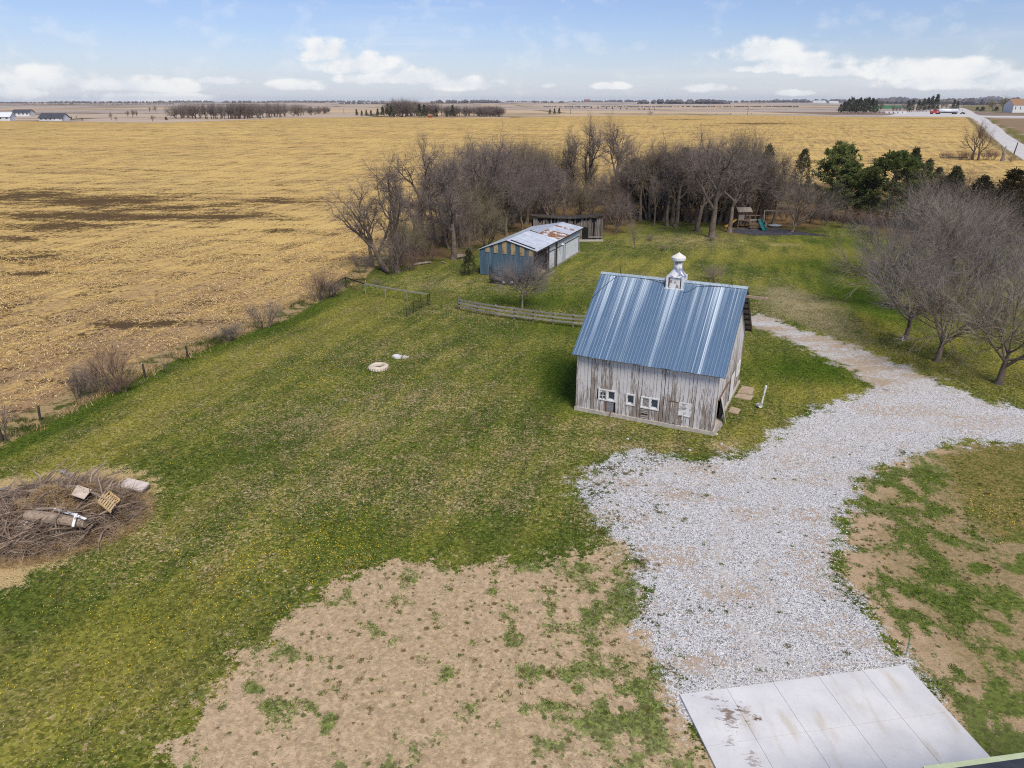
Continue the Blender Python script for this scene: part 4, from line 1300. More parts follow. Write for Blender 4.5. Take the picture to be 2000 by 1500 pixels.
def build_shed():
    shed = thing('metal_shed', 'long metal shed with striped blue end wall and white garage doors', 'shed', SH_O, SH_ROT)
    blue = mat_noise('blue_steel', (.075, .135, .195), (.125, .195, .265), 3.0, .5, .3, stretch=(4, 4, .35), c3=(.20, .27, .33), t3=(.5, .7), rnd=.2)
    tan = mat_noise('tan_panel', (.34, .25, .13), (.46, .36, .20), 4.0, .8, c3=(.22, .15, .08), t3=(.55, .65))
    white = mat_noise('white_siding', (.50, .53, .57), (.64, .66, .69), 3.0, .6, stretch=(1, 1, 3), c3=(.36, .34, .31), t3=(.60, .70))
    tin = mat_noise('pale_tin_roof', (.42, .46, .52), (.60, .64, .70), 1.2, .45, .35, rnd=.1)
    rust = mat_noise('rusting_tin_roof', (.50, .52, .56), (.60, .62, .66), 1.4, .55, .2, stretch=(2.5, 1.0, 1), c3=(.26, .125, .055), t3=(.44, .52))
    Wd, Wr, PK = 7.02, 7.5, 3.6

    def top(x):
        return 3.12 + (4.49 - 3.12) * x / PK if x < PK else 4.49 - (4.49 - 3.42) * (x - PK) / (Wr - PK)
    # end wall: upright sheets, each a part
    ew = MB()
    ew.hexa([(.02, .05, 0), (Wd, .05, 0), (Wd, .09, 0), (.02, .09, 0), (.02, .05, 3.0), (Wd, .05, 3.0), (Wd, .09, 3.0), (.02, .09, 3.0)])
    ew = ew.build('end_wall', M_DARKWOOD, shed)
    n = 14
    for i in range(n):
        x0, x1 = Wd * i / n, Wd * (i + 1) / n
        f = MB()
        m_ = 3
        for q in range(m_):
            a, b_ = x0 + (x1 - x0) * q / m_, x0 + (x1 - x0) * (q + 1) / m_
            c = a + (b_ - a) * .7
            f.quad((a, 0, .05), (c, 0, .05), (c, 0, top(c) - .06), (a, 0, top(a) - .06))
            f.quad((c, 0, .05), (c + .03, -.025, .05), (c + .03, -.025, top(c) - .06), (c, 0, top(c) - .06))
            f.quad((c + .03, -.025, .05), (b_, 0, .05), (b_, 0, top(b_) - .06), (c + .03, -.025, top(b_) - .06))
        f.build('siding_sheet', blue, ew)
    for x0, x1, zb in ((.75, 1.31, 2.86), (1.88, 2.44, 2.84), (3.0, 3.56, 2.82), (4.12, 4.68, 2.80), (5.27, 5.86, 2.78), (6.42, 6.98, 2.76)):
        f = MB()
        f.hexa([(x0, -.055, zb), (x1, -.055, zb), (x1, -.030, zb), (x0, -.030, zb), (x0, -.055, top(x0) - .08), (x1, -.055, top(x1) - .08), (x1, -.030, top(x1) - .08), (x0, -.030, top(x0) - .08)])
        f.build('tan_panel', tan, ew)
    # other walls
    f = MB()
    f.box(0, .06, .1, 18.5, 0, 3.1)
    f.build('back_wall', blue, shed)
    f = MB()
    f.box(.06, Wd, 18.42, 18.5, 0, 3.2)
    f.build('far_wall', white, shed)
    f = MB()
    f.box(.07, Wd - .2, .1, 18.4, .0, .05)
    f.build('floor', M_STOOP, shed)
    # door side
    f = MB()
    f.box(Wd - .08, Wd, 4.9, 18.5, 2.28, 3.36)
    f.box(Wd - .08, Wd, 7.72, 8.28, 0, 2.28)
    f.box(Wd - .08, Wd, 11.15, 12.0, 0, 2.28)
    f.box(Wd - .08, Wd, 18.1, 18.5, 0, 2.28)
    sw = f.build('side_wall', white, shed)
    for q in range(7):
        f = MB()
        z = 2.30 + q * .15
        f.hexa([(Wd + .002, 4.9, z), (Wd + .03, 4.9, z), (Wd + .03, 18.5, z), (Wd + .002, 18.5, z), (Wd + .002, 4.9, z + .145), (Wd + .010, 4.9, z + .145), (Wd + .010, 18.5, z + .145), (Wd + .002, 18.5, z + .145)])
        f.build('siding_board', white, sw)
    for y0, y1 in ((4.95, 7.68), (8.3, 11.1), (12.05, 18.05)):
        f = MB()
        f.box(Wd - .05, Wd - .012, y0, y1, .04, 2.26)
        d = f.build('garage_door', M_WHITE, shed)
        for q in range(5):
            f = MB()
            f.box(Wd - .0119, Wd + .006, y0 + .03, y1 - .03, .06 + q * .44, .47 + q * .44)
            f.build('door_panel', mat_noise('door_white', (.58, .62, .66), (.70, .73, .76), 2.0, .5) if (q == 0 and y0 < 5) else bpy.data.materials['door_white'], d)
        f = MB()
        f.box(Wd + .007, Wd + .045, y0 - .1, y0, 0, 2.34)
        f.box(Wd + .007, Wd + .045, y1, y1 + .1, 0, 2.34)
        f.box(Wd + .031, Wd + .06, y0 - .1, y1 + .1, 2.24, 2.34)
        f.build('door_trim', M_DARKWOOD, d)
    for y in (7.95, 4.85):
        f = MB()
        f.box(Wd + .10, Wd + .26, y, y + .16, -.1, 3.35)
        f.build('post', M_DARKWOOD, shed)
    f = MB()
    f.tube([(Wd + .05, 9.4, 2.55), (Wd + .45, 9.4, 2.75)], .03, 6)
    f.lathe([(.02, .16), (.12, .08), (.22, .0)], 10, (Wd + .5, 9.4, 2.62))
    f.build('yard_lamp', M_WHITE, shed)
    f = MB()
    f.box(Wd + .10, Wd + .22, 8.0, 18.3, .0, .14)
    f.box(Wd + .9, Wd + 1.02, -.2, 5.2, .0, .14)
    f.build('curb_timber', M_GREYWOOD, shed)
    # near roof: a peaked one, sheets as parts
    r = MB()
    r.hexa([(-.2, -.12, 3.02), (PK, -.12, 4.36), (PK, 7.2, 4.36), (-.2, 7.2, 3.02), (-.2, -.12, 3.06), (PK, -.12, 4.46), (PK, 7.2, 4.46), (-.2, 7.2, 3.06)])
    r.hexa([(PK + .01, -.12, 4.36), (Wr - .05, -.12, 3.32), (Wr - .05, 8.0, 3.32), (PK + .01, 8.0, 4.36), (PK + .01, -.12, 4.46), (Wr - .05, -.12, 3.40), (Wr - .05, 8.0, 3.40), (PK + .01, 8.0, 4.46)])
    r.box(Wr - .06, Wr - .01, -.1, 8.0, 3.24, 3.38)
    roof = r.build('roof', M_DARKWOOD, shed)
    for q in range(9):
        y0, y1 = -.15 + q * .91, -.15 + (q + 1) * .91 - .004
        f = MB()
        metal_sheet(f, [(Wr, y0, 3.42), (Wr, y1, 3.42), (PK - .02, min(y1, 7.3) if q > 7 else y1, 4.49), (PK - .02, min(y0, 7.2), 4.49)], 4, .03)
        f.build('roof_sheet', tin, roof)
        f = MB()
        metal_sheet(f, [(PK, y0, 4.50), (PK, y1, 4.50), (-.25, y1, 3.08), (-.25, y0, 3.08)], 4, .03)
        f.build('roof_sheet', tin, roof)
    f = MB()
    f.hexa([(3.9, .35, 4.44), (7.0, .35, 3.60), (7.0, .62, 3.60), (3.9, .62, 4.44), (3.9, .35, 4.475), (7.0, .35, 3.635), (7.0, .62, 3.635), (3.9, .62, 4.475)])
    f.build('roof_gap', M_BLACK, roof)
    # far roof, a little lower and shallower
    r = MB()
    r.hexa([(4.4, 7.5, 3.82), (Wr - .05, 8.05, 3.28), (Wr - .05, 18.6, 3.28), (4.4, 18.6, 3.82), (4.4, 7.5, 3.92), (Wr - .05, 8.05, 3.36), (Wr - .05, 18.6, 3.36), (4.4, 18.6, 3.92)])
    r.hexa([(-.2, 7.5, 3.0), (4.39, 7.5, 3.82), (4.39, 18.6, 3.82), (-.2, 18.6, 3.0), (-.2, 7.5, 3.06), (4.39, 7.5, 3.90), (4.39, 18.6, 3.90), (-.2, 18.6, 3.06)])
    r.box(Wr - .06, Wr - .01, 8.05, 18.6, 3.22, 3.34)
    roof2 = r.build('rear_roof', M_DARKWOOD, shed)
    for q in range(12):
        y0, y1 = 7.75 + q * .91, 7.75 + (q + 1) * .91 - .004
        f = MB()
        if y0 < 8.05:
            metal_sheet(f, [(Wr, 8.06, 3.39), (Wr, y1, 3.39), (4.38, y1, 3.95), (4.38, y0, 3.95)], 4, .03)
        else:
            metal_sheet(f, [(Wr, y0, 3.39), (Wr, y1, 3.39), (4.38, y1, 3.95), (4.38, y0, 3.95)], 4, .03)
        f.build('roof_sheet', rust if q < 5 or q == 8 else tin, roof2)
        f = MB()
        metal_sheet(f, [(4.39, y0, 3.95), (4.39, y1, 3.95), (-.25, y1, 3.08), (-.25, y0, 3.08)], 4, .03)
        f.build('roof_sheet', tin, roof2)


build_shed()

# ------------------------------------------------------------------ the ruined shed at the back
def build_ruin():
    rr = random.Random(5)
    o = thing('ruined_shed', 'dark weathered shed with missing boards and sagging roof', 'shed', (3.2, 108.9, 0), .03)
    grey = mat_noise('ruin_board', (.095, .080, .070), (.25, .215, .185), 6.0, .95, stretch=(1, 1, .2), rnd=.7)
    f = MB()
    f.box(.05, 10.6, .2, .24, .25, 3.5)
    f.box(10.58, 10.62, .24, 4.2, .25, 3.4)
    f.box(.05, .09, .24, 4.2, .25, 3.0)
    f.box(.05, 10.6, 4.2, 4.24, .25, 2.6)
    f.build('frame_back', M_BLACK, o)
    f = MB()
    f.box(0, 10.7, -.05, .2, -.2, .26)
    f.build('footing', M_CONC, o)
    f = MB()
    f.box(7.4, 8.35, .15, .198, .26, 2.15)
    f.build('doorway', M_BLACK, o)
    for i in range(44):
        x0 = i * 10.6 / 44
        if 7.35 < x0 + .12 < 8.4:
            z0 = 2.15
        else:
            z0 = .26
        z1 = 3.85 - .30 * math.sin(x0 / 10.6 * math.pi)
        if rr.random() < .14:
            continue
        if rr.random() < .32:
            z1 -= rr.uniform(.3, 1.0)
        if x0 > 8.4 and rr.random() < .45:
            z1 = rr.uniform(1.2, 2.9)
        f = MB()
        f.box(x0, x0 + rr.uniform(.19, .232), .12, .15, z0, max(z1, z0 + .1), M=Matrix.Rotation(rr.uniform(-.012, .012), 4, 'Y'))
        f.build('board', grey, o)
    for i in range(17):
        f = MB()
        y0 = .25 + i * .235
        f.box(10.63, 10.66, y0, y0 + .22, .26, 3.7 - .03 * i - (rr.random() < .3) * .6)
        f.build('board', M_GREYWOOD, o)
    f = MB()
    f.box(8.5, 10.5, -.06, .10, .55, .72)
    f.build('fallen_beam', M_GREYWOOD, o)
    # sagging roof boards
    for i in range(30):
        x0 = -.3 + i * .375
        sag = .45 * math.sin(i / 29 * math.pi)
        f = MB()
        f.hexa([(x0, -.25, 3.90 - sag), (x0 + .36, -.25, 3.90 - sag), (x0 + .36, 4.5, 3.45 - sag * .6), (x0, 4.5, 3.45 - sag * .6), (x0, -.25, 3.97 - sag), (x0 + .36, -.25, 3.97 - sag), (x0 + .36, 4.5, 3.52 - sag * .6), (x0, 4.5, 3.52 - sag * .6)])
        f.build('roof_board', M_DARKWOOD, o)


build_ruin()

# ------------------------------------------------------------------ utility trailer by the shed
def build_trailer():
    c = G(1006, 556)
    t = thing('utility_trailer', 'black utility trailer with mesh sides parked before the shed', 'trailer', (c.x - 3.0, c.y + .3, 0), -.16)
    f = MB()
    f.box(0, 4.2, 0, 1.9, .50, .60)
    f.build('deck', M_IRON, t)
    for y in (.02, 1.84):
        f = MB()
        for q in range(8):
            x = .02 + q * .585
            f.box(x, x + .05, y, y + .05, .60, 1.25)
        for z in (1.2, .92):
            f.box(0, 4.2, y + .003, y + .047, z, z + .05)
        f.build('side_rail', M_IRON, t)
    f = MB()
    for q in range(6):
        f.box(-.04, .0, .02 + q * .36, .06 + q * .36, .6, 2.0)
    for z in (.62, 1.0, 1.4, 1.95):
        f.box(-.052, -.041, .02, 1.86, z, z + .05)
    f.build('ramp_gate', M_IRON, t)
    f = MB()
    f.beam((4.2, .1, .52), (5.4, .95, .50), .09, .1)
    f.beam((4.2, 1.8, .52), (5.4, .95, .50), .09, .1)
    f.build('tongue', M_IRON, t)
    for y in (-.16, 2.06):
        for x in (1.75, 2.65):
            f = MB()
            f.lathe([(.18, -.09), (.32, -.10), (.36, -.05), (.36, .05), (.32, .10), (.18, .09)], 16)
            w = f.build('wheel', M_BLACK, t, loc=(x, y, .36))
            w.rotation_euler = (math.pi / 2, 0, 0)
            f = MB()
            f.lathe([(.001, .085), (.18, .085), (.18, -.085), (.001, -.085)], 12)
            f.build('rim', M_WHITE, w)
    f = MB()
    f.box(1.3, 3.1, -.30, -.02, .76, .80)
    f.box(1.3, 3.1, 1.93, 2.2, .76, .80)
    f.build('fender', M_IRON, t)


build_trailer()

# ------------------------------------------------------------------ fences
def board_fence():
    px = [(896, 605), (932, 613), (968, 619), (1004, 624), (1041, 629), (1080, 634), (1119, 638), (1158, 641.5)]
    g = [G(*p) for p in px]
    o = thing('board_fence', 'grey three rail wooden fence running up to the barn', 'fence', g[0])
    rr = random.Random(2)
    for i, p in enumerate(g):
        q = p - g[0]
        f = MB()
        f.tube([q + Vector((0, 0, -.2)), q + Vector((rr.uniform(-.03, .03), 0, 1.28 + rr.uniform(-.05, .06)))], [.085 if i else .13, .075 if i else .12], 7)
        f.build('post', M_OLDWOOD, o)
    for a, b in zip(g, g[1:]):
        for z in (.42, .80, 1.14):
            f = MB()
            off = Vector((-.03, -.11, z))
            f.beam(a - g[0] + off + Vector((0, 0, rr.uniform(-.03, .03))), b - g[0] + off + Vector((-.01, 0, rr.uniform(-.03, .03))), .04, .17 if z < 1 else .15)
            f.build('rail', M_GREYWOOD, o)


def pipe_fence():
    px = [(655, 575.5), (676, 561), (714, 575), (753, 581.5), (795, 588), (836, 595)]
    g = [G(*p) for p in px]
    o = thing('rail_fence', 'long single top rail fence on thin posts at the field corner', 'fence', g[0])
    tops = []
    for i, p in enumerate(g):
        q = p - g[0]
        h = (1.25, 1.15, 1.2, 1.15, 1.1, 1.15)[i]
        f = MB()
        f.tube([q + Vector((0, 0, -.2)), q + Vector((0, 0, h))], .085 if i < 2 else .06, 7)
        f.build('post', M_DARKWOOD if i < 2 or i == 5 else M_GREYWOOD, o)
        tops.append(q + Vector((0, 0, h)))
    for i, (a, b) in enumerate(zip(tops, tops[1:])):
        f = MB()
        f.beam(a, b, .10, .12)
        f.build('rail', M_DARKWOOD if i < 2 else M_GREYWOOD, o)
    f = MB()
    f.beam(tops[0] - Vector((0, 0, .5)), tops[1] - Vector((0, 0, .45)), .06, .12)
    f.build('rail', M_DARKWOOD, o)
    px = [(836, 595), (823, 603), (808.5, 611.5), (794, 619)]
    g2 = [G(*p) for p in px]
    g2[0] = g2[0] + Vector((.25, -.2, 0))
    w = thing('wire_fence', 'short dark wire fence on steel stakes at the rail end', 'fence', g2[0])
    for p in g2:
        f = MB()
        f.tube([p - g2[0] + Vector((0, 0, -.2)), p - g2[0] + Vector((0, 0, 1.25))], .035, 5)
        f.build('stake', M_IRON, w)
    f = MB()
    for a, b in zip(g2, g2[1:]):
        for z in (.12, .3, .5, .7, .92, 1.12):
            f.tube([a - g2[0] + Vector((0, 0, z)), b - g2[0] + Vector((0, 0, z))], .009, 3)
        n = 14
        for q in range(n):
            p = a.lerp(b, q / n) - g2[0]
            f.tube([p + Vector((0, 0, .1)), p + Vector((0, 0, 1.12))], .006, 3)
    f.build('wire', M_IRON, w)


board_fence()
pipe_fence()
for i, (px, py, h, lab) in enumerate([(79, 822, 1.1, 'dark leaning fence post left of the twin shrubs at the field edge'), (283, 738, 1.15, 'dark fence post between the tall shrub and the sapling'),
                                      (366, 698, 1.0, 'short fence post right of the sapling at the field edge'), (4, 862, 1.0, 'dark stub post at the near end of the field edge')]):
    f = MB()
    f.tube([(0, 0, -.2), (.05, 0, h * .5), (.12 if i == 0 else .03, 0, h)], [.085, .08, .07], 7)
    tag(f.build('fence_post', M_DARKWOOD, None, loc=G(px, py)), lab, 'fence post', 'old fence posts along the field edge')

# ------------------------------------------------------------------ yard things
def yard_things():
    c = G(740, 721)
    t = thing('tyre_planter', 'whitewashed tractor tyre lying flat in the lawn', 'tyre', c)
    cream = mat_noise('whitewashed_rubber', (.52, .44, .34), (.70, .62, .51), 5.0, .9, c3=(.30, .25, .20), t3=(.6, .7))
    f = MB()
    f.lathe([(.42, .10), (.42, .30), (.50, .37), (.60, .39), (.70, .35), (.77, .24), (.78, .12), (.74, 0), (.5, 0), (.42, .10)], 36)
    f.build('tyre_body', cream, t, smooth=True)
    for q in range(22):
        a = 2 * math.pi * q / 22
        f = MB()
        M = Matrix.Rotation(a, 4, 'Z') @ Matrix.Translation((.765, 0, .17)) @ Matrix.Rotation(.5, 4, 'X')
        f.box(-.03, .035, -.03, .03, -.13, .13, M=M)
        f.build('lug', cream, t)
    f = MB()
    f.lathe([(.001, .04), (.43, .02)], 16)
    f.build('soil', mat_noise('planter_soil', (.04, .03, .018), (.12, .085, .04), 9.0), t)
    c = G(781, 697)
    t = thing('broken_slab', 'small broken white concrete slab in the lawn behind the tyre', 'slab', c)
    f = MB()
    f.prism([(-.62, -.12), (-.30, -.42), (.10, -.40), (.16, .22), (-.05, .34), (-.45, .25)], -.1, .15)
    f.build('slab_half', M_WHITE, t)
    f = MB()
    f.prism([(.24, -.38), (.62, -.34), (.78, -.1), (.34, .2)], -.1, .09)
    f.build('slab_half', M_CONC, t)
    f = MB()
    f.tube([(-.1, .0, .15), (.05, .02, .22), (.12, .1, .17)], .03, 6)
    f.build('iron_loop', M_IRON, t)
    c = G(1486, 796)
    t = thing('yard_hydrant', 'leaning white pipe hydrant standing right of the barn', 'hydrant', c)
    f = MB()
    f.tube([(0, 0, -.1), (.06, 0, .75), (.10, 0, 1.15)], [.055, .055, .06], 8)
    f.tube([(.10, 0, 1.15), (.15, 0, 1.62), (.155, 0, 1.66)], [.075, .08, .06], 8)
    f.build('pipe', M_WHITE_FLAKE, t)
    f = MB()
    f.beam((.02, 0, .95), (.24, -.02, 1.08), .03, .05)
    f.build('pump_handle', M_IRON, t)
    c = G(1479.5, 796)
    t = thing('white_bucket', 'small white bucket tipped over at the foot of the leaning hydrant', 'bucket', c)
    f = MB()
    M = Matrix.Rotation(1.25, 4, 'X') @ Matrix.Rotation(.3, 4, 'Y')
    f.lathe([(.001, 0), (.13, 0), (.17, .34), (.18, .35), (.165, .33), (.12, .02), (.001, .02)], 14)
    f.v = [tuple(M @ Vector(v) + Vector((0, .1, .17))) for v in f.v]
    f.build('pail', M_WHITE, t, smooth=False)
    f = MB()
    f.tube([M @ Vector((.17 * math.cos(a), .17 * math.sin(a) * .3 - .12 * math.sin(a), .34)) + Vector((0, .1, .17)) for a in np.linspace(0, math.pi, 8)], .008, 4)
    f.build('bail', M_IRON, t)
    c = G(1768, 1280)
    f = MB()
    f.tube([(0, 0, -.1), (.01, 0, .85)], .014, 5)
    f.tube([(.05, 0, -.1), (.04, 0, .8)], .008, 4)
    tag(f.build('marker_stake', mat_noise('teal_paint', (.06, .20, .18), (.10, .28, .25), 5.0), None, loc=c), 'thin teal marker stake beside the corner of the concrete pad', 'stake')
    # pole lying by the front wall
    f = MB()
    a, b = G(1190, 817), G(1197, 800)
    f.tube([(0, 0, .03), (.28, .62, .85)], .028, 6)
    tag(f.build('leaning_rod', M_RUST, None, loc=a), 'rusty rod leaning on the front wall of the barn', 'rod')
    for i, (px, py, r) in enumerate([(1409, 868, .10), (1399, 849, .11), (1347, 880, .09), (1226, 858, .09)]):
        f = MB()
        rr = random.Random(i)
        f.lathe([(.001, -.02), (r, 0), (r * 1.1, r * .4), (r * .7, r * .9), (.001, r)], 8)
        f.v = [(x * rr.uniform(.8, 1.2), y * rr.uniform(.7, 1.1), z) for x, y, z in f.v]
        lab = ['small white stone on the worn patch at the barn corner', 'white stone right at the barn corner footing', 'pale stone between the barn front and the gravel', 'pale stone in the grass at the far left edge of the gravel'][i]
        tag(f.build('stone', M_STONE, None, loc=G(px, py)), lab, 'stone')


yard_things()
# ------------------------------------------------------------------ brush pile and the things thrown on it
def ribbon(V, F, pts, w, rnd):
    """flat two-triangle-per-span twig, turned at random about its length"""
    d = pts[-1] - pts[0]
    if d.length < 1e-6:
        return
    a = d.orthogonal().normalized()
    a.rotate(Matrix.Rotation(rnd.uniform(0, 3.14), 3, d.normalized()))
    i = len(V)
    n = len(pts)
    for q, p in enumerate(pts):
        s = a * (w * (1 - .75 * q / (n - 1)) / 2)
        V.append(tuple(p - s))
        V.append(tuple(p + s))
    for q in range(n - 1):
        F.append((i + 2 * q, i + 2 * q + 1, i + 2 * q + 3, i + 2 * q + 2))


def stem_mat(name, c1, c2, rnd=.25):
    m, k, b = new_mat(name)
    oi = k.n('ShaderNodeObjectInfo').outputs['Random']
    p = k.n('ShaderNodeTexCoord').outputs['Object']
    n = k.noise(p, 1.3, 4.0, .65)
    c = k.mix(k.step(n, .3, .7), c1, c2)
    f = k.m('ADD', 1 - rnd / 2, k.m('MULTIPLY', oi, rnd))
    c = k.mix(1.0, c, k.comb(f, f, f), 'MULTIPLY')
    fin(k, b, c, .9, 0, spec=.1)
    return m


M_BARK = stem_mat('bark', (.105, .080, .064), (.215, .170, .135))
M_BARK_PALE = stem_mat('pale_bark', (.20, .165, .135), (.36, .31, .26))
M_TWIG = stem_mat('twigs', (.150, .118, .100), (.265, .215, .185))
M_TWIG_RED = stem_mat('reddish_twigs', (.15, .095, .07), (.24, .165, .125))
M_TWIG_OLIVE = stem_mat('olive_twigs', (.165, .14, .075), (.27, .225, .145))
M_TWIG_GREY = stem_mat('grey_twigs', (.16, .14, .135), (.27, .24, .23))
M_TWIG_ORCH = stem_mat('tan_grey_twigs', (.20, .165, .13), (.34, .29, .235))
M_BRUSH = stem_mat('dead_brush', (.16, .115, .085), (.46, .35, .265))
M_HAY = stem_mat('hay', (.32, .21, .10), (.52, .37, .19))


def mound(x, y):
    """height of the pile at metres from its centre"""
    r = math.hypot(x / 4.3, y / 3.4)
    return max(0.0, 1.80 * (1 - r * r) * (.78 + .22 * math.sin(x * 2.1 + .6) * math.cos(y * 2.4))) if r < 1 else 0.0


def brush_pile():
    rr = random.Random(12)
    c = G(95, 1015)
    c0 = Vector((c.x, c.y, 0))
    V, F = [], []
    for i in range(9000):
        a, r = rr.uniform(0, 6.283), math.sqrt(rr.random()) * 1.02
        x, y = r * 4.3 * math.cos(a), r * 3.4 * math.sin(a)
        z = mound(x, y) * rr.uniform(.65, 1.0) + .03
        p = Vector((x, y, z))
        d = Vector((rr.gauss(0, 1), rr.gauss(0, 1), rr.gauss(.08, .34))).normalized()
        L = rr.uniform(.35, 1.5)
        p1 = p + d * L * .5 + Vector((rr.gauss(0, .06), rr.gauss(0, .06), .04))
        p2 = p + d * L + Vector((rr.gauss(0, .1), rr.gauss(0, .1), -.05))
        p1.z, p2.z = max(p1.z, .02), max(p2.z, .02)
        ribbon(V, F, [p, p1, p2], rr.uniform(.015, .045), rr)
    for i in range(150):                                       # thicker limbs arching over the heap
        a, r = rr.uniform(0, 6.283), math.sqrt(rr.random()) * .92
        x, y = r * 4.3 * math.cos(a), r * 3.4 * math.sin(a)
        p = Vector((x, y, mound(x, y) * .8 + .05))
        d = Vector((rr.gauss(0, 1), rr.gauss(0, 1), rr.gauss(.12, .25))).normalized()
        L = rr.uniform(.9, 2.6)
        m_ = MB()
        m_.tube([p, p + d * L * .4 + Vector((rr.gauss(0, .1), rr.gauss(0, .1), .12)), p + d * L * .75 + Vector((rr.gauss(0, .15), rr.gauss(0, .15), .08)), p + d * L], [.055, .045, .032, .012], 5, cap=False)
        s_ = rr.uniform(.5, 1.1)
        o_ = len(V)
        V += m_.v
        F += [tuple(q + o_ for q in f_) for f_ in m_.f]
    me = bpy.data.meshes.new('brush')
    me.from_pydata(V, [], F)
    me.materials.append(M_BRUSH)
    tag(link('brush', me, None, c0), 'tangled heap of dead brown branches at the left', 'brush', kind='stuff')
    # dark core added inside the heap so that the light dies in it
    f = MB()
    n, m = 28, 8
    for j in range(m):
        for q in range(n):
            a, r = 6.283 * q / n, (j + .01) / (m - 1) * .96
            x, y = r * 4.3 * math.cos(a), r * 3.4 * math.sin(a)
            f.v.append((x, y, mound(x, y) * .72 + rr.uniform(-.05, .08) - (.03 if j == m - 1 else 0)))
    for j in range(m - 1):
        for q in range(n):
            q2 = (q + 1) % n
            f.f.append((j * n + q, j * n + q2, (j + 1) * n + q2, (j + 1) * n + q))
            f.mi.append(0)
    tag(f.build('heap_shade_core', mat_noise('heap_shade_brown', (.05, .036, .026), (.13, .09, .06), 4.0), None, loc=c0), kind='structure')
    V, F = [], []
    for i in range(20000):
        a, r = rr.uniform(0, 6.283), rr.random() ** .5
        if i > 6500:
            x, y = 5.0 * (.72 + .34 * rr.random()) * math.cos(a), 4.0 * (.72 + .34 * rr.random()) * math.sin(a)
        elif rr.random() < .55:
            x, y = 1.7 + r * 2.0 * math.cos(a), .6 + r * 1.5 * math.sin(a)
        else:
            x, y = .5 + r * 1.6 * math.cos(a), -.2 + r * 1.2 * math.sin(a)
        p = Vector((x, y, mound(x, y) * rr.uniform(.9, 1.08) + .05))
        d = Vector((rr.gauss(0, 1), rr.gauss(0, 1), rr.gauss(.25, .4))).normalized()
        ribbon(V, F, [p, p + d * rr.uniform(.12, .35)], rr.uniform(.012, .025), rr)
    me = bpy.data.meshes.new('hay')
    me.from_pydata(V, [], F)
    me.materials.append(M_HAY)
    tag(link('dry_grass', me, None, c0), 'dry straw coloured grass growing through the brush heap', 'grass', kind='stuff')

    def at(px, py, z):
        """point at height z on the sight line"""
        u, v = (px - 1000) / FPX, (750 - py) / FPX
        d = Vector((u, CP + v * SP, -SP + v * CP))
        t = (z + .62 - CAM_H) / d.z
        return Vector((0, 0, CAM_H)) + d * t
    # log
    f = MB()
    a, b = at(52, 1006, .60), at(168, 1022, .30)
    dv = b - a
    pts = [a + dv * t for t in (0, .06, .3, .5, .75, 1)]
    f.tube([p - a for p in pts], [.24, .28, .30, .28, .26, .23], 12)
    log = f.build('log', mat_noise('log_bark', (.22, .165, .12), (.40, .31, .23), 7.0, .9, stretch=(1, 1, 1), c3=(.38, .31, .24), t3=(.55, .7), bs=.7, bd=.03), None, smooth=False, loc=a)
    tag(log, 'thick grey brown log lying across the front of the brush heap', 'log')
    for i, (p0, p1, r, lab) in enumerate([((118, 955), (124, 978), .12, 'short stub log standing between the twigs and the pale board'), ((80, 950), (150, 950), .09, 'slim bare pole lying behind the stub log'), ((72, 994), (128, 992), .07, 'slim dark pole lying just behind the thick log')]):
        f = MB()
        a, b = at(*p0, .72), at(*p1, .64)
        f.tube([Vector(), (b - a) * .5, b - a], [r, r * .95, r * .8], 8)
        tag(f.build('branch_log', M_BARK_PALE, None, loc=a), lab, 'log')
    # loose limbs
    # white angle of boards on the log
    t0 = at(105, 994, .74)
    t = thing('white_board_frame', 'broken white painted board frame leaning on the log', 'boards', t0)
    for p0, z0, p1, z1 in (((105, 994), .77, (149, 1006), .80), ((149, 1003), .86, (142, 1029), .42), ((150, 1007), .75, (168, 1014), .62)):
        f = MB()
        f.beam(at(*p0, z0) - t0, at(*p1, z1) - t0, .13, .04)
        f.build('board', M_WHITE_FLAKE, t)
    # pale square board
    def panel(name, pts, z, th, mat, label, cat, tilt=(0, 0)):
        g = [at(px, py, zz) for (px, py), zz in zip(pts, z)]
        cc = sum(g, Vector()) / 4
        nrm = (g[1] - g[0]).cross(g[3] - g[0]).normalized()
        if nrm.z < 0:
            nrm = -nrm
        f = MB()
        lo = [p - cc - nrm * th for p in g]
        hi = [p - cc for p in g]
        f.hexa(lo + hi)
        return tag(f.build(name, mat, None, loc=cc), label, cat), cc, g, nrm
    beige = mat_noise('beige_board', (.56, .45, .35), (.64, .53, .43), 3.0, .8)
    panel('square_board', [(164, 975), (139, 966), (151, 947), (179, 956)], (.80, .98, .98, .94), .025, beige, 'square beige board lying on the brush left of the pallet', 'board')
    mt = thing('mattress', 'pale mattress slab with dark edge lying right of the pallet', 'mattress', at(262, 947, -.4))
    o, cc, g, nrm = panel('mattress_top', [(276, 959), (231, 949), (248, 933), (292, 943)], (-.30, -.24, -.16, -.22), .10, mat_noise('pale_fabric', (.60, .51, .45), (.68, .59, .53), 3.0, .9), None, None)
    o.parent = mt
    o.location = cc - mt.location
    f = MB()
    lo = [p - cc - nrm * .25 for p in g]
    hi = [p - cc - nrm * .105 for p in g]
    f.hexa([p * .985 for p in lo] + [p * .985 for p in hi])
    b_ = f.build('mattress_base', mat_noise('dark_edge', (.07, .06, .06), (.22, .19, .17), 6.0), mt)
    b_.location = cc - mt.location
    panel('plywood_sheet', [(276, 963), (232, 955), (227, 949), (272, 957)], (-.50, -.42, -.34, -.42), .03, mat_noise('brown_plywood', (.30, .22, .16), (.40, .31, .23), 3.0), 'brown plywood strip sticking out below the mattress', 'board')
    # pallet
    P = [at(217, 999, .52), at(193, 980, .72), at(212, 956, .66), at(246, 967, .46)]
    o0 = P[1]
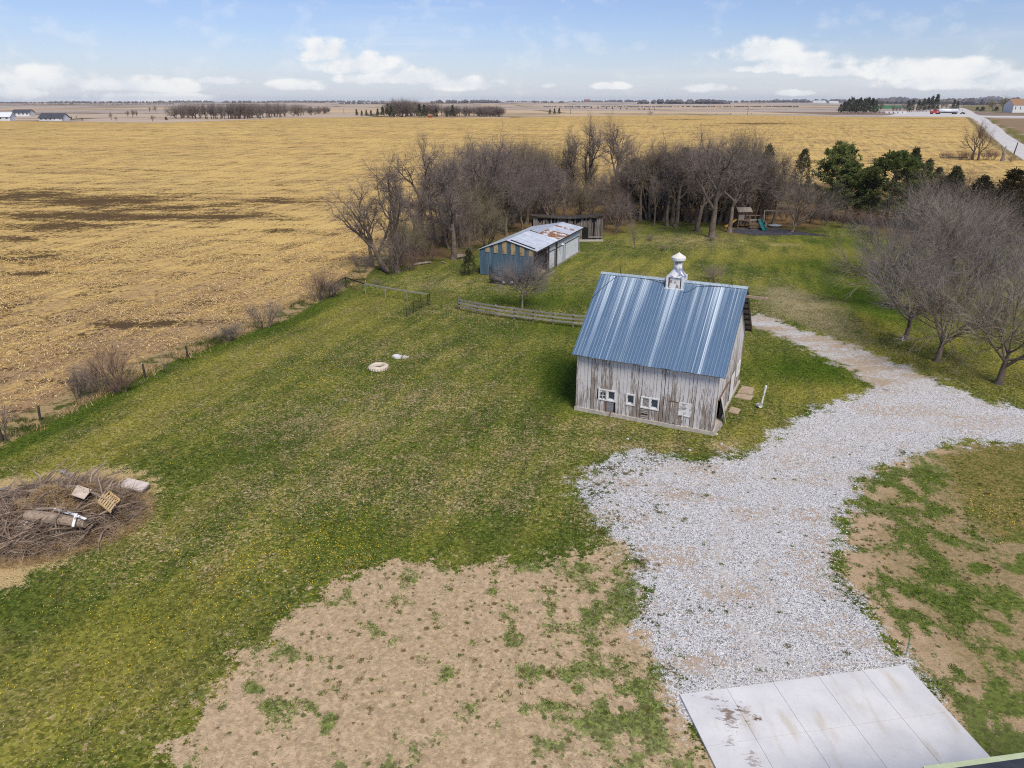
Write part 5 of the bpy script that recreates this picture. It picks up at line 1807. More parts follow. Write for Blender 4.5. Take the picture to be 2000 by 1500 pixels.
    pal = thing('pallet', 'yellow new wood pallet lying tilted on the brush heap', 'pallet', o0)
    ex, ey = (P[0] - P[1]), (P[2] - P[1])
    nrm = ex.cross(ey).normalized()
    if nrm.z < 0:
        nrm = -nrm
    wood = mat_noise('new_wood', (.52, .36, .17), (.64, .47, .25), 8.0, .8, rnd=.25)

    def pb(u0, u1, v0, v1, h0, h1, nm):
        f = MB()
        q = [ex * u + ey * v for u, v in ((u0, v0), (u1, v0), (u1, v1), (u0, v1))]
        f.hexa([p + nrm * h0 for p in q] + [p + nrm * h1 for p in q])
        f.build(nm, wood, pal)
    for q in range(3):
        v = q * .47
        pb(0, 1.0, v, v + .055, -.11, -.022, 'stringer')
    for q in range(6):
        pb(.02 + q * .165, .02 + q * .165 + .115, 0 if q != 5 else 0, .70 if q not in (0,) else 1.0, -.021, .0, 'deck_board')
    for q in range(6):
        pb(.20 + q * .135, .20 + q * .135 + .08, .72, 1.0, -.135, -.112, 'bottom_board')
    pb(-.10, .0, 0, 1.0, -.10, .01, 'side_board')
    # boards thrown at the left edge
    for i, (p0, z0, p1, z1, w) in enumerate([((-20, 958), -.22, (20, 952), -.05, .22), ((-15, 966), -.30, (24, 958), -.15, .2), ((0, 956), -.08, (34, 962), -.2, .14), ((30, 955), -.1, (52, 961), -.2, .08), ((115, 918), -.30, (135, 927), -.2, .14), ((126, 917), -.25, (140, 928), -.2, .10)]):
        f = MB()
        a, b = at(*p0, z0), at(*p1, z1)
        f.beam(Vector(), b - a, w, .03)
        labs = ['widest grey plank cut by the left frame edge on the heap', 'grey plank just below the widest plank at the left edge', 'short grey plank crossing the two planks at the left edge', 'thin white stick right of the grey planks at the left', 'upper of two grey boards sticking out behind the heap', 'narrow grey board beside its wider twin behind the heap']
        tag(f.build('plank', M_GREYWOOD, None, loc=a), labs[i], 'board', 'loose boards on the brush heap')
    f = MB()
    a, b = at(46, 1027, .2), at(54, 1017, .35)
    f.beam(Vector(), b - a, .09, .04)
    tag(f.build('white_scrap', M_WHITE, None, loc=a), 'small white scrap board left of the log end', 'board')


brush_pile()


# ------------------------------------------------------------------ play set
def play_set():
    wood = mat_noise('play_wood', (.13, .095, .07), (.23, .175, .13), 5.0, .9, rnd=.3)
    pale = mat_noise('pale_play_wood', (.17, .145, .125), (.28, .245, .21), 5.0, .9, rnd=.2)
    c = G(1472, 446)
    t = thing('play_set', 'wooden play set with slides, roofed tower and swing beam', 'play set', c, .05)
    # mat
    cm = G(1510, 455)
    f = MB()
    f.prism([(-7.2, 1.2), (-3.8, -2.6), (3.2, -1.8), (8.2, -3.4), (5.4, .6), (2.6, 4.2), (-4.6, 4.4)], -.1, .04)
    tag(f.build('rubber_mat', mat_noise('dark_mulch', (.035, .035, .042), (.075, .072, .085), 1.2, .9, c3=(.22, .2, .27), t3=(.62, .7)), None, loc=(cm.x, cm.y, 0)), 'dark grey rubber ground cover below the swing beam', 'ground cover')
    s = 1.08

    def bx(nm, x0, x1, y0, y1, z0, z1, m):
        f = MB()
        f.box(x0 * s, x1 * s, y0 * s, y1 * s, z0 * s, z1 * s)
        return f.build(nm, m, t)
    for x in (-2.6, -1.0):
        for y in (0, 1.4):
            bx('post', x, x + .12, y, y + .12, -.1, 2.75, wood)
    bx('platform', -2.6, -.9, 0, 1.5, 1.15, 1.25, wood)
    for q in range(3):
        bx('wall_board', -2.62, -1.7, -.05, -.005, 1.28 + q * .27, 1.53 + q * .27, pale)
    f = MB()
    f.hexa([(-2.9 * s, -.35 * s, 2.55 * s), (-.6 * s, -.35 * s, 2.55 * s), (-.6 * s, .7 * s, 3.1 * s), (-2.9 * s, .7 * s, 3.1 * s), (-2.9 * s, -.35 * s, 2.62 * s), (-.6 * s, -.35 * s, 2.62 * s), (-.6 * s, .7 * s, 3.17 * s), (-2.9 * s, .7 * s, 3.17 * s)])
    f.hexa([(-2.9 * s, .71 * s, 3.1 * s), (-.6 * s, .71 * s, 3.1 * s), (-.6 * s, 1.8 * s, 2.55 * s), (-2.9 * s, 1.8 * s, 2.55 * s), (-2.9 * s, .71 * s, 3.17 * s), (-.6 * s, .71 * s, 3.17 * s), (-.6 * s, 1.8 * s, 2.62 * s), (-2.9 * s, 1.8 * s, 2.62 * s)])
    f.build('tower_roof', pale, t)
    bx('deck', -.9, 1.5, 0, 1.5, 1.12, 1.22, pale)
    for x in (-.8, 1.3):
        bx('post', x, x + .12, 0, .12, -.1, 1.9 if x < 0 else 1.3, wood)
    bx('rail', -.9, 1.4, 1.42, 1.5, 1.7, 1.85, wood)
    for q in range(6):
        bx('step', -1.0, .2, -.25 - q * .22, -.02 - q * .22, .95 - q * .18, 1.02 - q * .18, wood)
    bx('side_panel', 1.25, 1.55, -1.2, .0, .0, 1.15, wood)

    def slide(x0, w, y0, y1, z0, m, axis='y'):
        f = MB()
        prof = [(0, z0), (.12, z0 - .02), (.75, .24), (.9, .16), (1, .15)]
        for (a, za), (b_, zb) in zip(prof, prof[1:]):
            ya, yb = y0 + (y1 - y0) * a, y0 + (y1 - y0) * b_
            for u0, u1, h in ((0, .10, .24), (.10, .9, .04), (.9, 1, .24)):
                q = [(x0 + w * u0, ya), (x0 + w * u1, ya), (x0 + w * u1, yb), (x0 + w * u0, yb)]
                zz = [za, za, zb, zb]
                if axis == 'x':
                    q = [(b2, a2) for a2, b2 in q]
                f.hexa([(p[0] * s, p[1] * s, (z - .05) * s) for p, z in zip(q, zz)] + [(p[0] * s, p[1] * s, (z + h) * s) for p, z in zip(q, zz)])
        return f.build('slide', m, t)
    slide(.35, .75, 0, -2.6, 1.25, mat_noise('teal_plastic', (.015, .11, .12), (.03, .17, .18), 2.0, .4))['label'] = 'teal plastic slide'
    slide(.35, .5, -2.62, -4.4, 1.2, mat_noise('yellow_plastic', (.48, .32, .03), (.56, .39, .06), 2.0, .4), 'x')['label'] = 'yellow plastic slide'
    # swing beam
    f = MB()
    f.beam((1.55 * s, .7 * s, 2.6 * s), (6.3 * s, .2 * s, 2.6 * s), .13, .16)
    f.build('swing_beam', M_GREYWOOD, t)
    for (x, y) in ((1.6, .1), (1.6, 1.3), (6.1, -.45), (6.1, .9)):
        f = MB()
        f.beam((x * s, y * s, -.1), ((1.65 if x < 3 else 6.05) * s, (.68 if x < 3 else .22) * s, 2.6 * s), .11, .11)
        f.build('swing_leg', M_GREYWOOD, t)
    c = G(1513, 444)
    o = thing('toy_boat', 'small grey plastic sand box under the swing beam', 'sandbox', c)
    f = MB()
    f.lathe([(.001, .02), (.75, .02), (.95, .30), (.90, .42), (.72, .45), (.001, .60)], 14)
    f.v = [(x * 1.25, y * .8, z) for x, y, z in f.v]
    f.build('lid', mat_noise('grey_plastic', (.30, .32, .34), (.42, .44, .46), 2.0, .5), o)
    f = MB()
    f.lathe([(.97, .16), (1.02, .22), (.97, .30)], 14)
    f.v = [(x * 1.25, y * .8, z) for x, y, z in f.v]
    f.build('rim', M_IRON, o)


play_set()


# ------------------------------------------------------------------ bare trees
UP = Vector((0, 0, 1))


def bare_tree(name, seed, H, P):
    P = dict(P)
    """returns (trunk mesh, crown mesh); P: lists by level"""
    rr = random.Random(seed)
    T = MB()
    C = MB()
    RV, RF = [], []
    nl = len(P['len'])
    for_dirs = P.get('lean', (0, 0))

    def rv(w):
        return Vector((rr.gauss(0, w), rr.gauss(0, w), rr.gauss(0, w)))

    def branch(p, d, L, r, lev):
        n = P['seg'][lev]
        pts, rad, dirs = [p], [r], [d]
        tip = .35 if lev == 0 else .22
        for i in range(n):
            d = (d + rv(P['wig'][lev]) + UP * P['trop'][lev]).normalized()
            p = p + d * (L / n)
            if p.z < .25:
                p.z = .25
                d.z = abs(d.z)
            pts.append(p)
            rad.append(r * (1 - (1 - tip) * (i + 1) / n))
            dirs.append(d)
        if lev == nl - 1:
            ribbon(RV, RF, pts, r * 2, rr)
            return
        if lev == 0:
            rad[0] *= 1.35
        tgt = T if lev <= P.get('trunk_levels', 2) else C
        tgt.tube(pts, rad, (8, 6, 4, 3, 3)[lev], cap=False)
        k = P['kids'][lev]
        st = P['start'][lev]
        for j in range(k):
            t = st + (1 - st) * (j + rr.random() * .9) / k
            t = min(t, .999)
            q = t * n
            i = int(q)
            pp = pts[i].lerp(pts[i + 1], q - i)
            rr_ = rad[i] + (rad[i + 1] - rad[i]) * (q - i)
            dd = dirs[i]
            ax = dd.orthogonal().normalized()
            ax.rotate(Matrix.Rotation(j * 2.4 + rr.uniform(-.7, .7), 3, dd))
            ang = R_(P['ang'][lev] + rr.gauss(0, 9))
            nd = (dd * math.cos(ang) + ax * math.sin(ang)).normalized()
            sh = 1.0 - P['shape'][lev] * (t - st) / (1 - st + 1e-6)
            branch(pp, nd, P['len'][lev + 1] * H * sh * rr.uniform(.7, 1.2), min(rr_ * .75, P['rad'][lev + 1] * H * rr.uniform(.8, 1.2)), lev + 1)
        if P.get('lead', True) and lev < nl - 2:               # the limb runs on into its own tip
            branch(pts[-1], dirs[-1], P['len'][lev + 1] * H * .8, rad[-1], lev + 1)

    for s in range(P.get('stems', 1)):
        a = rr.uniform(0, 6.28)
        sp = P.get('splay', 0.0)
        d0 = Vector((for_dirs[0] + sp * math.cos(a) * rr.uniform(.4, 1), for_dirs[1] + sp * math.sin(a) * rr.uniform(.4, 1), 1)).normalized()
        p0 = Vector((math.cos(a), math.sin(a), 0)) * P.get('base', 0.0) * rr.random()
        p0.z = -.15
        branch(p0, d0, P['len'][0] * H * rr.uniform(.8, 1.1) if s else P['len'][0] * H, P['rad'][0] * H * (rr.uniform(.5, .9) if s else 1), 0)
    tm = T.mesh(name + '_trunk', P.get('bark', M_BARK), True)
    o = len(C.v)
    C.v += RV
    C.f += [tuple(i + o for i in f) for f in RF]
    C.mi = [0] * len(C.f)
    cm = C.mesh(name + '_crown', P.get('twig', M_TWIG))
    return tm, cm


# tall field-edge tree: few ascending limbs, tufted tips
TALL = dict(len=[.50, .42, .20, .105, .050], rad=[.031, .0165, .0072, .0032, .0019], seg=[6, 7, 4, 3, 2], wig=[.10, .17, .20, .18, .16], trop=[.02, .10, .10, .07, .04], kids=[4, 7, 7, 10], start=[.45, .28, .15, .08], ang=[34, 42, 42, 34], shape=[.15, .55, .4, .3])
# scrub tree: several stems, very twiggy
SCRUB = dict(len=[.38, .42, .24, .13, .070], rad=[.022, .012, .0060, .0031, .0021], seg=[4, 5, 4, 3, 2], wig=[.14, .16, .18, .16, .14], trop=[.03, .06, .05, .04, .03], kids=[5, 6, 6, 8], start=[.30, .20, .12, .10], ang=[38, 40, 38, 34], shape=[.2, .4, .3, .3], stems=3, splay=.45, base=.5)
# orchard tree: short trunk, wide crown of upright shoots
ORCH = dict(len=[.24, .50, .33, .20, .115], rad=[.025, .013, .0056, .0027, .0017], seg=[4, 6, 4, 3, 2], wig=[.05, .10, .12, .10, .09], trop=[.0, .07, .09, .07, .05], kids=[6, 8, 7, 8], start=[.55, .25, .15, .12], ang=[48, 38, 34, 30], shape=[.1, .35, .3, .3])
# small vase tree by the shed
VASE = dict(len=[.34, .46, .28, .18, .11], rad=[.020, .010, .0060, .0042, .0034], seg=[4, 4, 3, 3, 2], wig=[.04, .07, .09, .09, .08], trop=[.0, .02, .03, .03, .02], kids=[12, 9, 7, 9], start=[.55, .2, .15, .1], ang=[44, 30, 28, 26], shape=[.1, .3, .3, .3], lead=True)
# shrub: many whippy stems from the ground
SHRUB = dict(len=[.55, .36, .22, .13], rad=[.011, .0065, .0050, .0042], seg=[5, 4, 3, 2], wig=[.09, .12, .14, .14], trop=[.02, .05, .04, .03], kids=[6, 6, 6], start=[.25, .2, .15], ang=[26, 30, 32], shape=[.4, .3, .3], stems=12, splay=.55, base=.3, trunk_levels=0)
SAPL = dict(SHRUB, stems=2, splay=.15, kids=[6, 4, 4])
FARBARE = dict(len=[.40, .42, .24, .13], rad=[.024, .014, .011, .013], seg=[3, 4, 3, 2], wig=[.1, .16, .18, .16], trop=[.02, .08, .06, .05], kids=[6, 8, 16], start=[.35, .2, .1], ang=[36, 42, 40], shape=[.2, .5, .3])


def vary(base, **kw):
    d = dict(base)
    d.update(kw)
    return d


# ------------------------------------------------------------------ evergreens
def leaf_mat(name, c1, c2, c3):
    m, k, b = new_mat(name)
    p = k.n('ShaderNodeTexCoord').outputs['Object']
    oi = k.n('ShaderNodeObjectInfo').outputs['Random']
    n = k.noise(p, .9, 4.0, .6)
    n2 = k.noise(p, 5.0, 2.0, .6)
    c = k.mix(k.step(n, .32, .62), c1, c2)
    c = k.mix(k.m('MULTIPLY', k.step(n2, .52, .72), .7), c, c3)
    c = k.mix(k.m('MULTIPLY', oi, .35), c, c1)
    fin(k, b, c, .75, 0, spec=.15)
    tl = k.n('ShaderNodeBsdfTranslucent')                     # thin needles let light through
    k.put(tl.inputs['Color'], c)
    ms = k.n('ShaderNodeMixShader')
    ms.inputs[0].default_value = .45
    k.t.links.new(b.outputs[0], ms.inputs[1])
    k.t.links.new(tl.outputs[0], ms.inputs[2])
    k.t.links.new(ms.outputs[0], [n for n in k.t.nodes if n.type == 'OUTPUT_MATERIAL'][0].inputs[0])
    return m


M_CEDAR = leaf_mat('cedar_foliage', (.070, .080, .040), (.125, .130, .058), (.19, .145, .08))
M_PINE = leaf_mat('pine_foliage', (.10, .13, .036), (.23, .265, .08), (.33, .35, .13))
M_RUSTCEDAR = leaf_mat('bronze_cedar_foliage', (.050, .042, .018), (.085, .070, .028), (.13, .085, .04))


def evergreen(name, seed, H, Rb, mat, n=520, clump=.5, ragged=.35, low=.05, power=.8, leaves=11, lw=.055):
    rr = random.Random(seed)
    T = MB()
    T.tube([(0, 0, -.2), (.03 * H * rr.uniform(-.3, .3), 0, H * .5), (0, 0, H * .95)], [H * .018, H * .010, H * .002], 7)
    V, F = [], []
    lump = [(rr.uniform(0, 6.28), rr.random(), rr.uniform(.5, 1.25)) for _ in range(26)]
    for i in range(n):
        t = rr.random() ** .85
        z = low * H + (1 - low) * H * t
        a = rr.uniform(0, 6.283)
        R = Rb * (1 - t) ** power * (.55 + .45 * min(1, t * 6 + .4))
        f = 1.0
        for la, lt, lf in lump:
            da = abs((a - la + 3.1416) % 6.2832 - 3.1416)
            if da < .5 and abs(lt - t) < .12:
                f = lf
                break
        R *= f * rr.uniform(1 - ragged, 1 + ragged * .5)
        rho = R * rr.uniform(.35, 1) ** .6
        p = Vector((math.cos(a) * rho, math.sin(a) * rho, z + rho * .22))
        out = Vector((math.cos(a), math.sin(a), .55)).normalized()
        if rr.random() < .25:
            T.tube([(0, 0, z - .1), tuple(p)], [.03, .012], 3, cap=False)
        c = clump * rr.uniform(.6, 1.25)
        for q in range(leaves):
            d = (out + Vector((rr.gauss(0, .75), rr.gauss(0, .75), rr.gauss(.15, .6)))).normalized()
            s = d.orthogonal().normalized()
            s.rotate(Matrix.Rotation(rr.uniform(0, 6.28), 3, d))
            p0 = p + Vector((rr.gauss(0, .25), rr.gauss(0, .25), rr.gauss(0, .22))) * c
            L = c * rr.uniform(.5, 1.1)
            w = lw * rr.uniform(.7, 1.5) * (L / .5)
            i0 = len(V)
            V += [tuple(p0 - s * w * .5), tuple(p0 + d * L * .55 - s * w), tuple(p0 + d * L), tuple(p0 + d * L * .55 + s * w)]
            F.append((i0, i0 + 1, i0 + 2, i0 + 3))
    tm = T.mesh(name + '_trunk', M_BARK, True)
    cm = bpy.data.meshes.new(name + '_crown')
    cm.from_pydata(V, [], F)
    cm.materials.append(mat)
    return tm, cm


def pine(name, seed, H, Rb, mat):
    """open round-topped pine: whorled limbs ending in needle tufts"""
    rr = random.Random(seed)
    T = MB()
    T.tube([(0, 0, -.2), (.1, 0, H * .5), (0, 0, H * .93)], [H * .020, H * .013, H * .003], 8)
    V, F = [], []
    for i in range(110):
        t = .12 + .88 * rr.random() ** .8
        z = H * t * .93
        a = rr.uniform(0, 6.283)
        R = Rb * (math.sin(min(1, (1 - t) * 1.5 + .12) * 1.57)) * rr.uniform(.6, 1.12)
        d = Vector((math.cos(a), math.sin(a), .18 + .5 * t)).normalized()
        p0 = Vector((0, 0, z * .9))
        tip = p0 + d * R
        T.tube([p0, p0.lerp(tip, .5) + Vector((0, 0, -.08 * R)), tip], [.05, .035, .015], 3, cap=False)
        for q in range(5):
            c = p0.lerp(tip, rr.uniform(.5, 1.05)) + Vector((rr.gauss(0, .32), rr.gauss(0, .32), rr.gauss(.12, .25)))
            for w_ in range(20):
                dd = Vector((rr.gauss(0, 1), rr.gauss(0, 1), rr.gauss(.55, .8))).normalized()
                s = dd.orthogonal().normalized()
                L = rr.uniform(.28, .50)
                i0 = len(V)
                V += [tuple(c - s * .035), tuple(c + s * .035), tuple(c + dd * L + s * .045), tuple(c + dd * L - s * .045)]
                F.append((i0, i0 + 1, i0 + 2, i0 + 3))
    tm = T.mesh(name + '_trunk', M_BARK, True)
    cm = bpy.data.meshes.new(name + '_crown')
    cm.from_pydata(V, [], F)
    cm.materials.append(mat)
    return tm, cm


PROTO = {}


def proto(key):
    """prototype meshes, made once: (trunk, crown, nominal height)"""
    if key in PROTO:
        return PROTO[key]
    kind, s = key.rsplit('_', 1)
    s = int(s)
    sd = s * 7 + len(kind)
    if kind == 'tall':
        r = bare_tree(key, sd, 17.0, vary(TALL, wig=[.11 + .03 * (s % 2), .20 + .04 * (s % 3), .24, .20, .18], ang=[34 + 5 * (s % 3), 46, 44, 36], kids=[4 + s % 3, 8, 8, 10])) + (17.0,)
    elif kind == 'scrub':
        r = bare_tree(key, sd, 9.0, vary(SCRUB, stems=2 + s % 3, twig=(M_TWIG, M_TWIG_OLIVE, M_TWIG, M_TWIG_RED)[s % 4])) + (9.0,)
    elif kind == 'orchard':
        r = bare_tree(key, sd, 8.5, vary(ORCH, twig=(M_TWIG_ORCH, M_TWIG_ORCH, M_TWIG_GREY)[s % 3], ang=[46 + 3 * (s % 3), 38, 34, 30])) + (8.5,)
    elif kind == 'broad':
        r = bare_tree(key, sd, 9.0, vary(ORCH, kids=[7, 9, 8, 8], len=[.22, .55, .33, .20, .12], ang=[58, 42, 38, 32], lean=(.32, .1), trop=[0, .05, .05, .05, .04], wig=[.06, .14, .15, .14, .12])) + (9.0,)
    elif kind == 'vase':
        r = bare_tree(key, sd, 6.2, vary(VASE, twig=M_TWIG_GREY, bark=M_BARK_PALE)) + (6.2,)
    elif kind == 'shrub':
        r = bare_tree(key, sd, 3.2, vary(SHRUB, stems=7 + 2 * (s % 3), twig=(M_TWIG, M_TWIG_RED)[s % 2])) + (3.2,)
    elif kind == 'sapling':
        r = bare_tree(key, sd, 3.2, vary(SAPL)) + (3.2,)
    elif kind == 'farbare':
        r = bare_tree(key, sd, 12.0, vary(FARBARE, twig=(M_TWIG_GREY, M_TWIG, M_TWIG_OLIVE)[s % 3])) + (12.0,)
    elif kind == 'cedar':
        r = evergreen(key, sd, 10.0, 3.0 + .4 * (s % 3), M_CEDAR) + (10.0,)
    elif kind == 'bronze':
        r = evergreen(key, sd, 10.0, 3.6, M_RUSTCEDAR, n=480) + (10.0,)
    elif kind == 'pine':
        r = pine(key, sd, 11.0, 3.6 + .6 * (s % 2), M_PINE) + (11.0,)
    elif kind == 'farcedar':
        r = evergreen(key, sd, 10.0, 3.4, M_CEDAR, n=150, clump=1.2, leaves=6, lw=.11) + (10.0,)
    co = np.empty(len(r[1].vertices) * 3, dtype=np.float32)
    r[1].vertices.foreach_get('co', co)
    r = (r[0], r[1], float(np.quantile(co[2::3], .995)))       # height the crown really reaches
    PROTO[key] = r
    return r


RT = random.Random(99)


def tree(key, loc, h, label, cat='tree', group=None, name=None, wide=1.0, rz=None):
    tm, cm, H = proto(key)
    kind = key.rsplit('_', 1)[0]
    nm = name or {'tall': 'bare_tree', 'broad': 'bare_tree', 'scrub': 'scrub_tree', 'orchard': 'orchard_tree', 'vase': 'bare_tree', 'shrub': 'bare_shrub', 'sapling': 'sapling', 'farbare': 'bare_tree', 'cedar': 'cedar_tree', 'bronze': 'cedar_tree', 'pine': 'pine_tree', 'farcedar': 'cedar_tree'}[kind]
    t = thing(nm, label, cat, loc, RT.uniform(0, 6.28) if rz is None else rz, group)
    s = h / H
    t.scale = (s * wide, s * wide, s)
    link('trunk' if kind not in ('shrub',) else 'stems', tm, t)
    link('crown', cm, t)
    return t
# ------------------------------------------------------------------ the trees of the yard and the grove
LEAN_T = bare_tree('leaning', 21, 11.5, vary(TALL, len=[.42, .50, .24, .125, .06], lean=(-.62, -.12), kids=[4, 7, 7, 8], trop=[.10, .06, .08, .07, .04], start=[.35, .25, .15, .08], ang=[44, 42, 42, 34]))
PROTO['leaning_0'] = LEAN_T + (9.6,)
LIMB_T = bare_tree('longlimb', 5, 15.0, vary(TALL, lean=(.10, 0), kids=[5, 7, 7, 8], ang=[46, 42, 42, 34]))
PROTO['longlimb_0'] = LIMB_T + (13.6,)
LOW_T = bare_tree('fieldtree', 31, 10.0, vary(TALL, len=[.36, .50, .24, .125, .06], kids=[4, 6, 6, 7], start=[.5, .25, .15, .08], ang=[40, 45, 42, 36], twig=M_TWIG_RED))
PROTO['fieldtree_0'] = LOW_T + (10.0,)


def put(key, px, py, top, label, cat='tree', group=None, name=None, wide=1.0, rz=None):
    p = G(px, py)
    return tree(key, p, max(.6, height_to(p, top)), label, cat, group, name, wide, rz)


put('leaning_0', 755, 529, 352, 'bare tree leaning left over the stubble at the near end of the grove', name='bare_tree', rz=0)
put('tall_0', 776, 531, 288, 'tall bare tree rising from a brushy clump beside the leaning tree', wide=.85)
put('scrub_0', 770, 533, 430, 'brushy low tree wrapped round the foot of the tall tree by the leaning one', wide=.8)
put('tall_0', 726, 520, 372, 'small crooked bare tree behind the leaning tree', wide=1.0, rz=1.2)
put('tall_4', 845, 470, 318, 'bare tree between the crooked fork and the pale trunk', wide=1.0, rz=2.4)
put('tall_6', 990, 420, 296, 'bare tree rising out of the thicket above the near shed roof', wide=.9, rz=.7)
put('tall_2', 1040, 405, 284, 'bare tree rising out of the thicket above the rusty shed roof', wide=.9, rz=5.1)
put('scrub_5', 790, 522, 400, 'twiggy low tree just right of the brushy clump', wide=.7)
put('tall_1', 806, 497, 345, 'slim twin stemmed bare tree behind the clump at the grove end', wide=.8)
put('tall_2', 822, 493, 256, 'tallest bare tree at the left end of the grove with crooked fork', wide=.95)
put('tall_3', 864, 478, 352, 'small dark bare tree standing alone left of the pale trunk', wide=.8)
put('tall_4', 886, 507, 284, 'bare tree with a pale lower trunk left of the striped shed', wide=.85)
put('longlimb_0', 930, 452, 242, 'tall bare tree with a long limb reaching right above the blue shed', name='bare_tree', rz=.2, wide=.9)
put('tall_5', 958, 430, 266, 'bare tree just right of the long limbed tree', wide=.9)
put('tall_0', 905, 462, 285, 'bare tree close to the left of the long limbed tree', wide=.9, rz=2.0)
put('tall_6', 1138, 400, 214, 'tallest bare tree of the grove, forked, behind the ruined shed', wide=.85)
put('tall_7', 1196, 398, 218, 'tall bare tree with crooked trunk right of the tallest one', wide=.85)
put('tall_8', 1112, 400, 240, 'bare tree leaning at the left of the tallest grove tree', wide=.7)
put('tall_9', 1392, 464, 246, 'big bare tree with pale trunk on the lawn edge left of the play set', wide=.95)
put('tall_1', 1362, 452, 266, 'bare tree with broken stub limbs left of the big pale trunk', wide=.9, rz=1.0)
put('tall_2', 1424, 454, 284, 'thin bare tree between the big pale trunk and the play set', wide=.8, rz=4.0)
put('scrub_2', 1446, 438, 254, 'broad bushy bare tree behind the play set tower', wide=.75)
put('broad_0', 1546, 453, 320, 'wide dark bare tree with drooping limbs right of the swing beam', name='bare_tree', wide=1.0, rz=0)
put('tall_3', 1248, 424, 320, 'slim bare tree in front of the dark cedars, nearest the ruined shed', wide=.8)
put('tall_4', 1303, 441, 276, 'bare tree with straight trunk in the middle of the cedar row front', wide=.7)
put('tall_5', 1319, 443, 268, 'dark trunked bare tree just right of the straight trunk', wide=.8)
put('tall_6', 1278, 441, 330, 'crooked thin bare tree left of the straight trunk', wide=.6)
GF = 'bare scrub trees filling the grove'
lab_l = 'bare twiggy tree in the thicket behind the long metal shed'
fill = [(905, 480, 392), (930, 470, 380), (955, 455, 350), (985, 440, 335), (1010, 425, 318), (1035, 420, 305), (1060, 415, 330), (1085, 420, 340), (945, 490, 420), (970, 430, 300), (1000, 402, 296), (1050, 400, 318), (1020, 455, 385), (1075, 440, 372), (915, 450, 330), (1100, 425, 352),
        (880, 485, 420), (850, 488, 425), (990, 460, 380), (1040, 392, 290), (900, 440, 300), (925, 425, 290), (948, 418, 300), (972, 410, 292), (1015, 405, 300), (1070, 395, 305), (1090, 400, 300), (870, 470, 390), (835, 500, 440), (812, 512, 450), (940, 455, 345), (965, 450, 350), (1005, 440, 345), (1028, 438, 350), (1055, 436, 352)]
for i, (a, b, c) in enumerate(fill):
    row = 'front' if b > 452 else ('middle' if b > 420 else 'back')
    part = 'left of the striped end wall' if a < 925 else ('behind the near shed roof' if a < 1005 else 'behind the rusty shed roof')
    c -= 34
    put(('tall_%d' if i % 3 == 0 else 'scrub_%d') % (i % 7), a, b, c, 'bare twiggy tree, %s row %s' % (row, part), group='bare trees in the thicket, %s row %s' % (row, part), wide=.95)
lab_m = 'bare twiggy tree standing around and behind the ruined shed'
for i, (a, b, c) in enumerate([(1130, 430, 345), (1160, 425, 350), (1185, 428, 348), (1210, 440, 352), (1225, 420, 330), (1170, 400, 330), (1150, 390, 300), (1205, 398, 318), (1240, 400, 310), (1196, 455, 365), (1100, 395, 310), (1120, 405, 340)]):
    put('scrub_%d' % ((i * 3 + 1) % 7), a, b, c, 'bare twiggy tree ' + ('behind the left part' if a < 1155 else ('behind the right part' if b < 425 else 'by the right end')) + ' of the ruined shed', group='bare trees around the ruined shed', wide=.95)
lab_r = 'bare twiggy tree mixed among the dark cedars left of the play set'
for i, (a, b, c) in enumerate([(1262, 425, 330), (1295, 420, 300), (1340, 430, 305), (1375, 430, 290), (1410, 425, 280), (1455, 425, 285), (1480, 432, 300), (1500, 420, 318), (1330, 405, 290), (1265, 398, 296)]):
    put('scrub_%d' % ((i * 2 + 1) % 7), a, b, c, 'bare twiggy tree among the cedars ' + ('near the ruined shed' if a < 1310 else ('behind the big pale trunk' if a < 1430 else 'behind the play set')), group='bare trees among the cedars', wide=.85)
for i, (a, b, c) in enumerate([(1228, 428, 296), (1250, 432, 300), (1270, 430, 290), (1290, 432, 288), (1312, 434, 284), (1336, 432, 282), (1356, 436, 290), (1378, 434, 276), (1400, 436, 272), (1420, 434, 270), (1440, 436, 274), (1466, 436, 280), (1484, 434, 300), (1510, 438, 322)]):
    c -= 30
    put(('tall_%d' if i % 3 == 1 else 'scrub_%d') % ((i * 5 + 2) % 7), a, b, c, 'bare twiggy tree in front of the cedars ' + ('near the ruined shed' if a < 1310 else ('behind the big pale trunk' if a < 1430 else 'behind the play set')), group='bare trees before the cedars', wide=.8)
lab_c = 'dark cedar in the row behind the bare trees of the grove'
ORD = ['first', 'second', 'third', 'fourth', 'fifth', 'sixth', 'seventh', 'eighth', 'ninth', 'tenth', 'eleventh', 'twelfth', 'thirteenth', 'fourteenth']
for i, (a, b, c, w) in enumerate([(1236, 420, 310, 1.5), (1262, 420, 328, 1.5), (1290, 420, 300, 1.4), (1328, 418, 290, 1.2), (1362, 420, 322, 1.5), (1418, 420, 312, 1.4), (1456, 422, 322, 1.5)]):
    put('cedar_%d' % (i % 4), a, b, c, ORD[i] + ' dark cedar from the left in the row behind the bare trees', group='dark cedars behind the bare grove', wide=w)
put('cedar_1', 1486, 420, 284, 'pointed dark cedar standing above the play set', wide=.85)
put('cedar_2', 1556, 412, 292, 'pointed cedar behind the wide dark bare tree', wide=.85)
put('pine_0', 1622, 425, 280, 'bright green round topped pine right of the play set', wide=1.0)
put('pine_1', 1728, 440, 296, 'broad green pine in the right middle of the grove', wide=1.25)
put('cedar_3', 1762, 436, 290, 'cedar with a spiky top touching the broad green pine', wide=.9)
put('cedar_0', 1690, 436, 322, 'dark cedar left of the broad green pine', wide=1.0)
put('cedar_1', 1790, 438, 312, 'small pointed cedar right of the spiky one', wide=.85)
put('cedar_2', 1812, 440, 328, 'lowest cedar at the right end of the pines', wide=1.0)
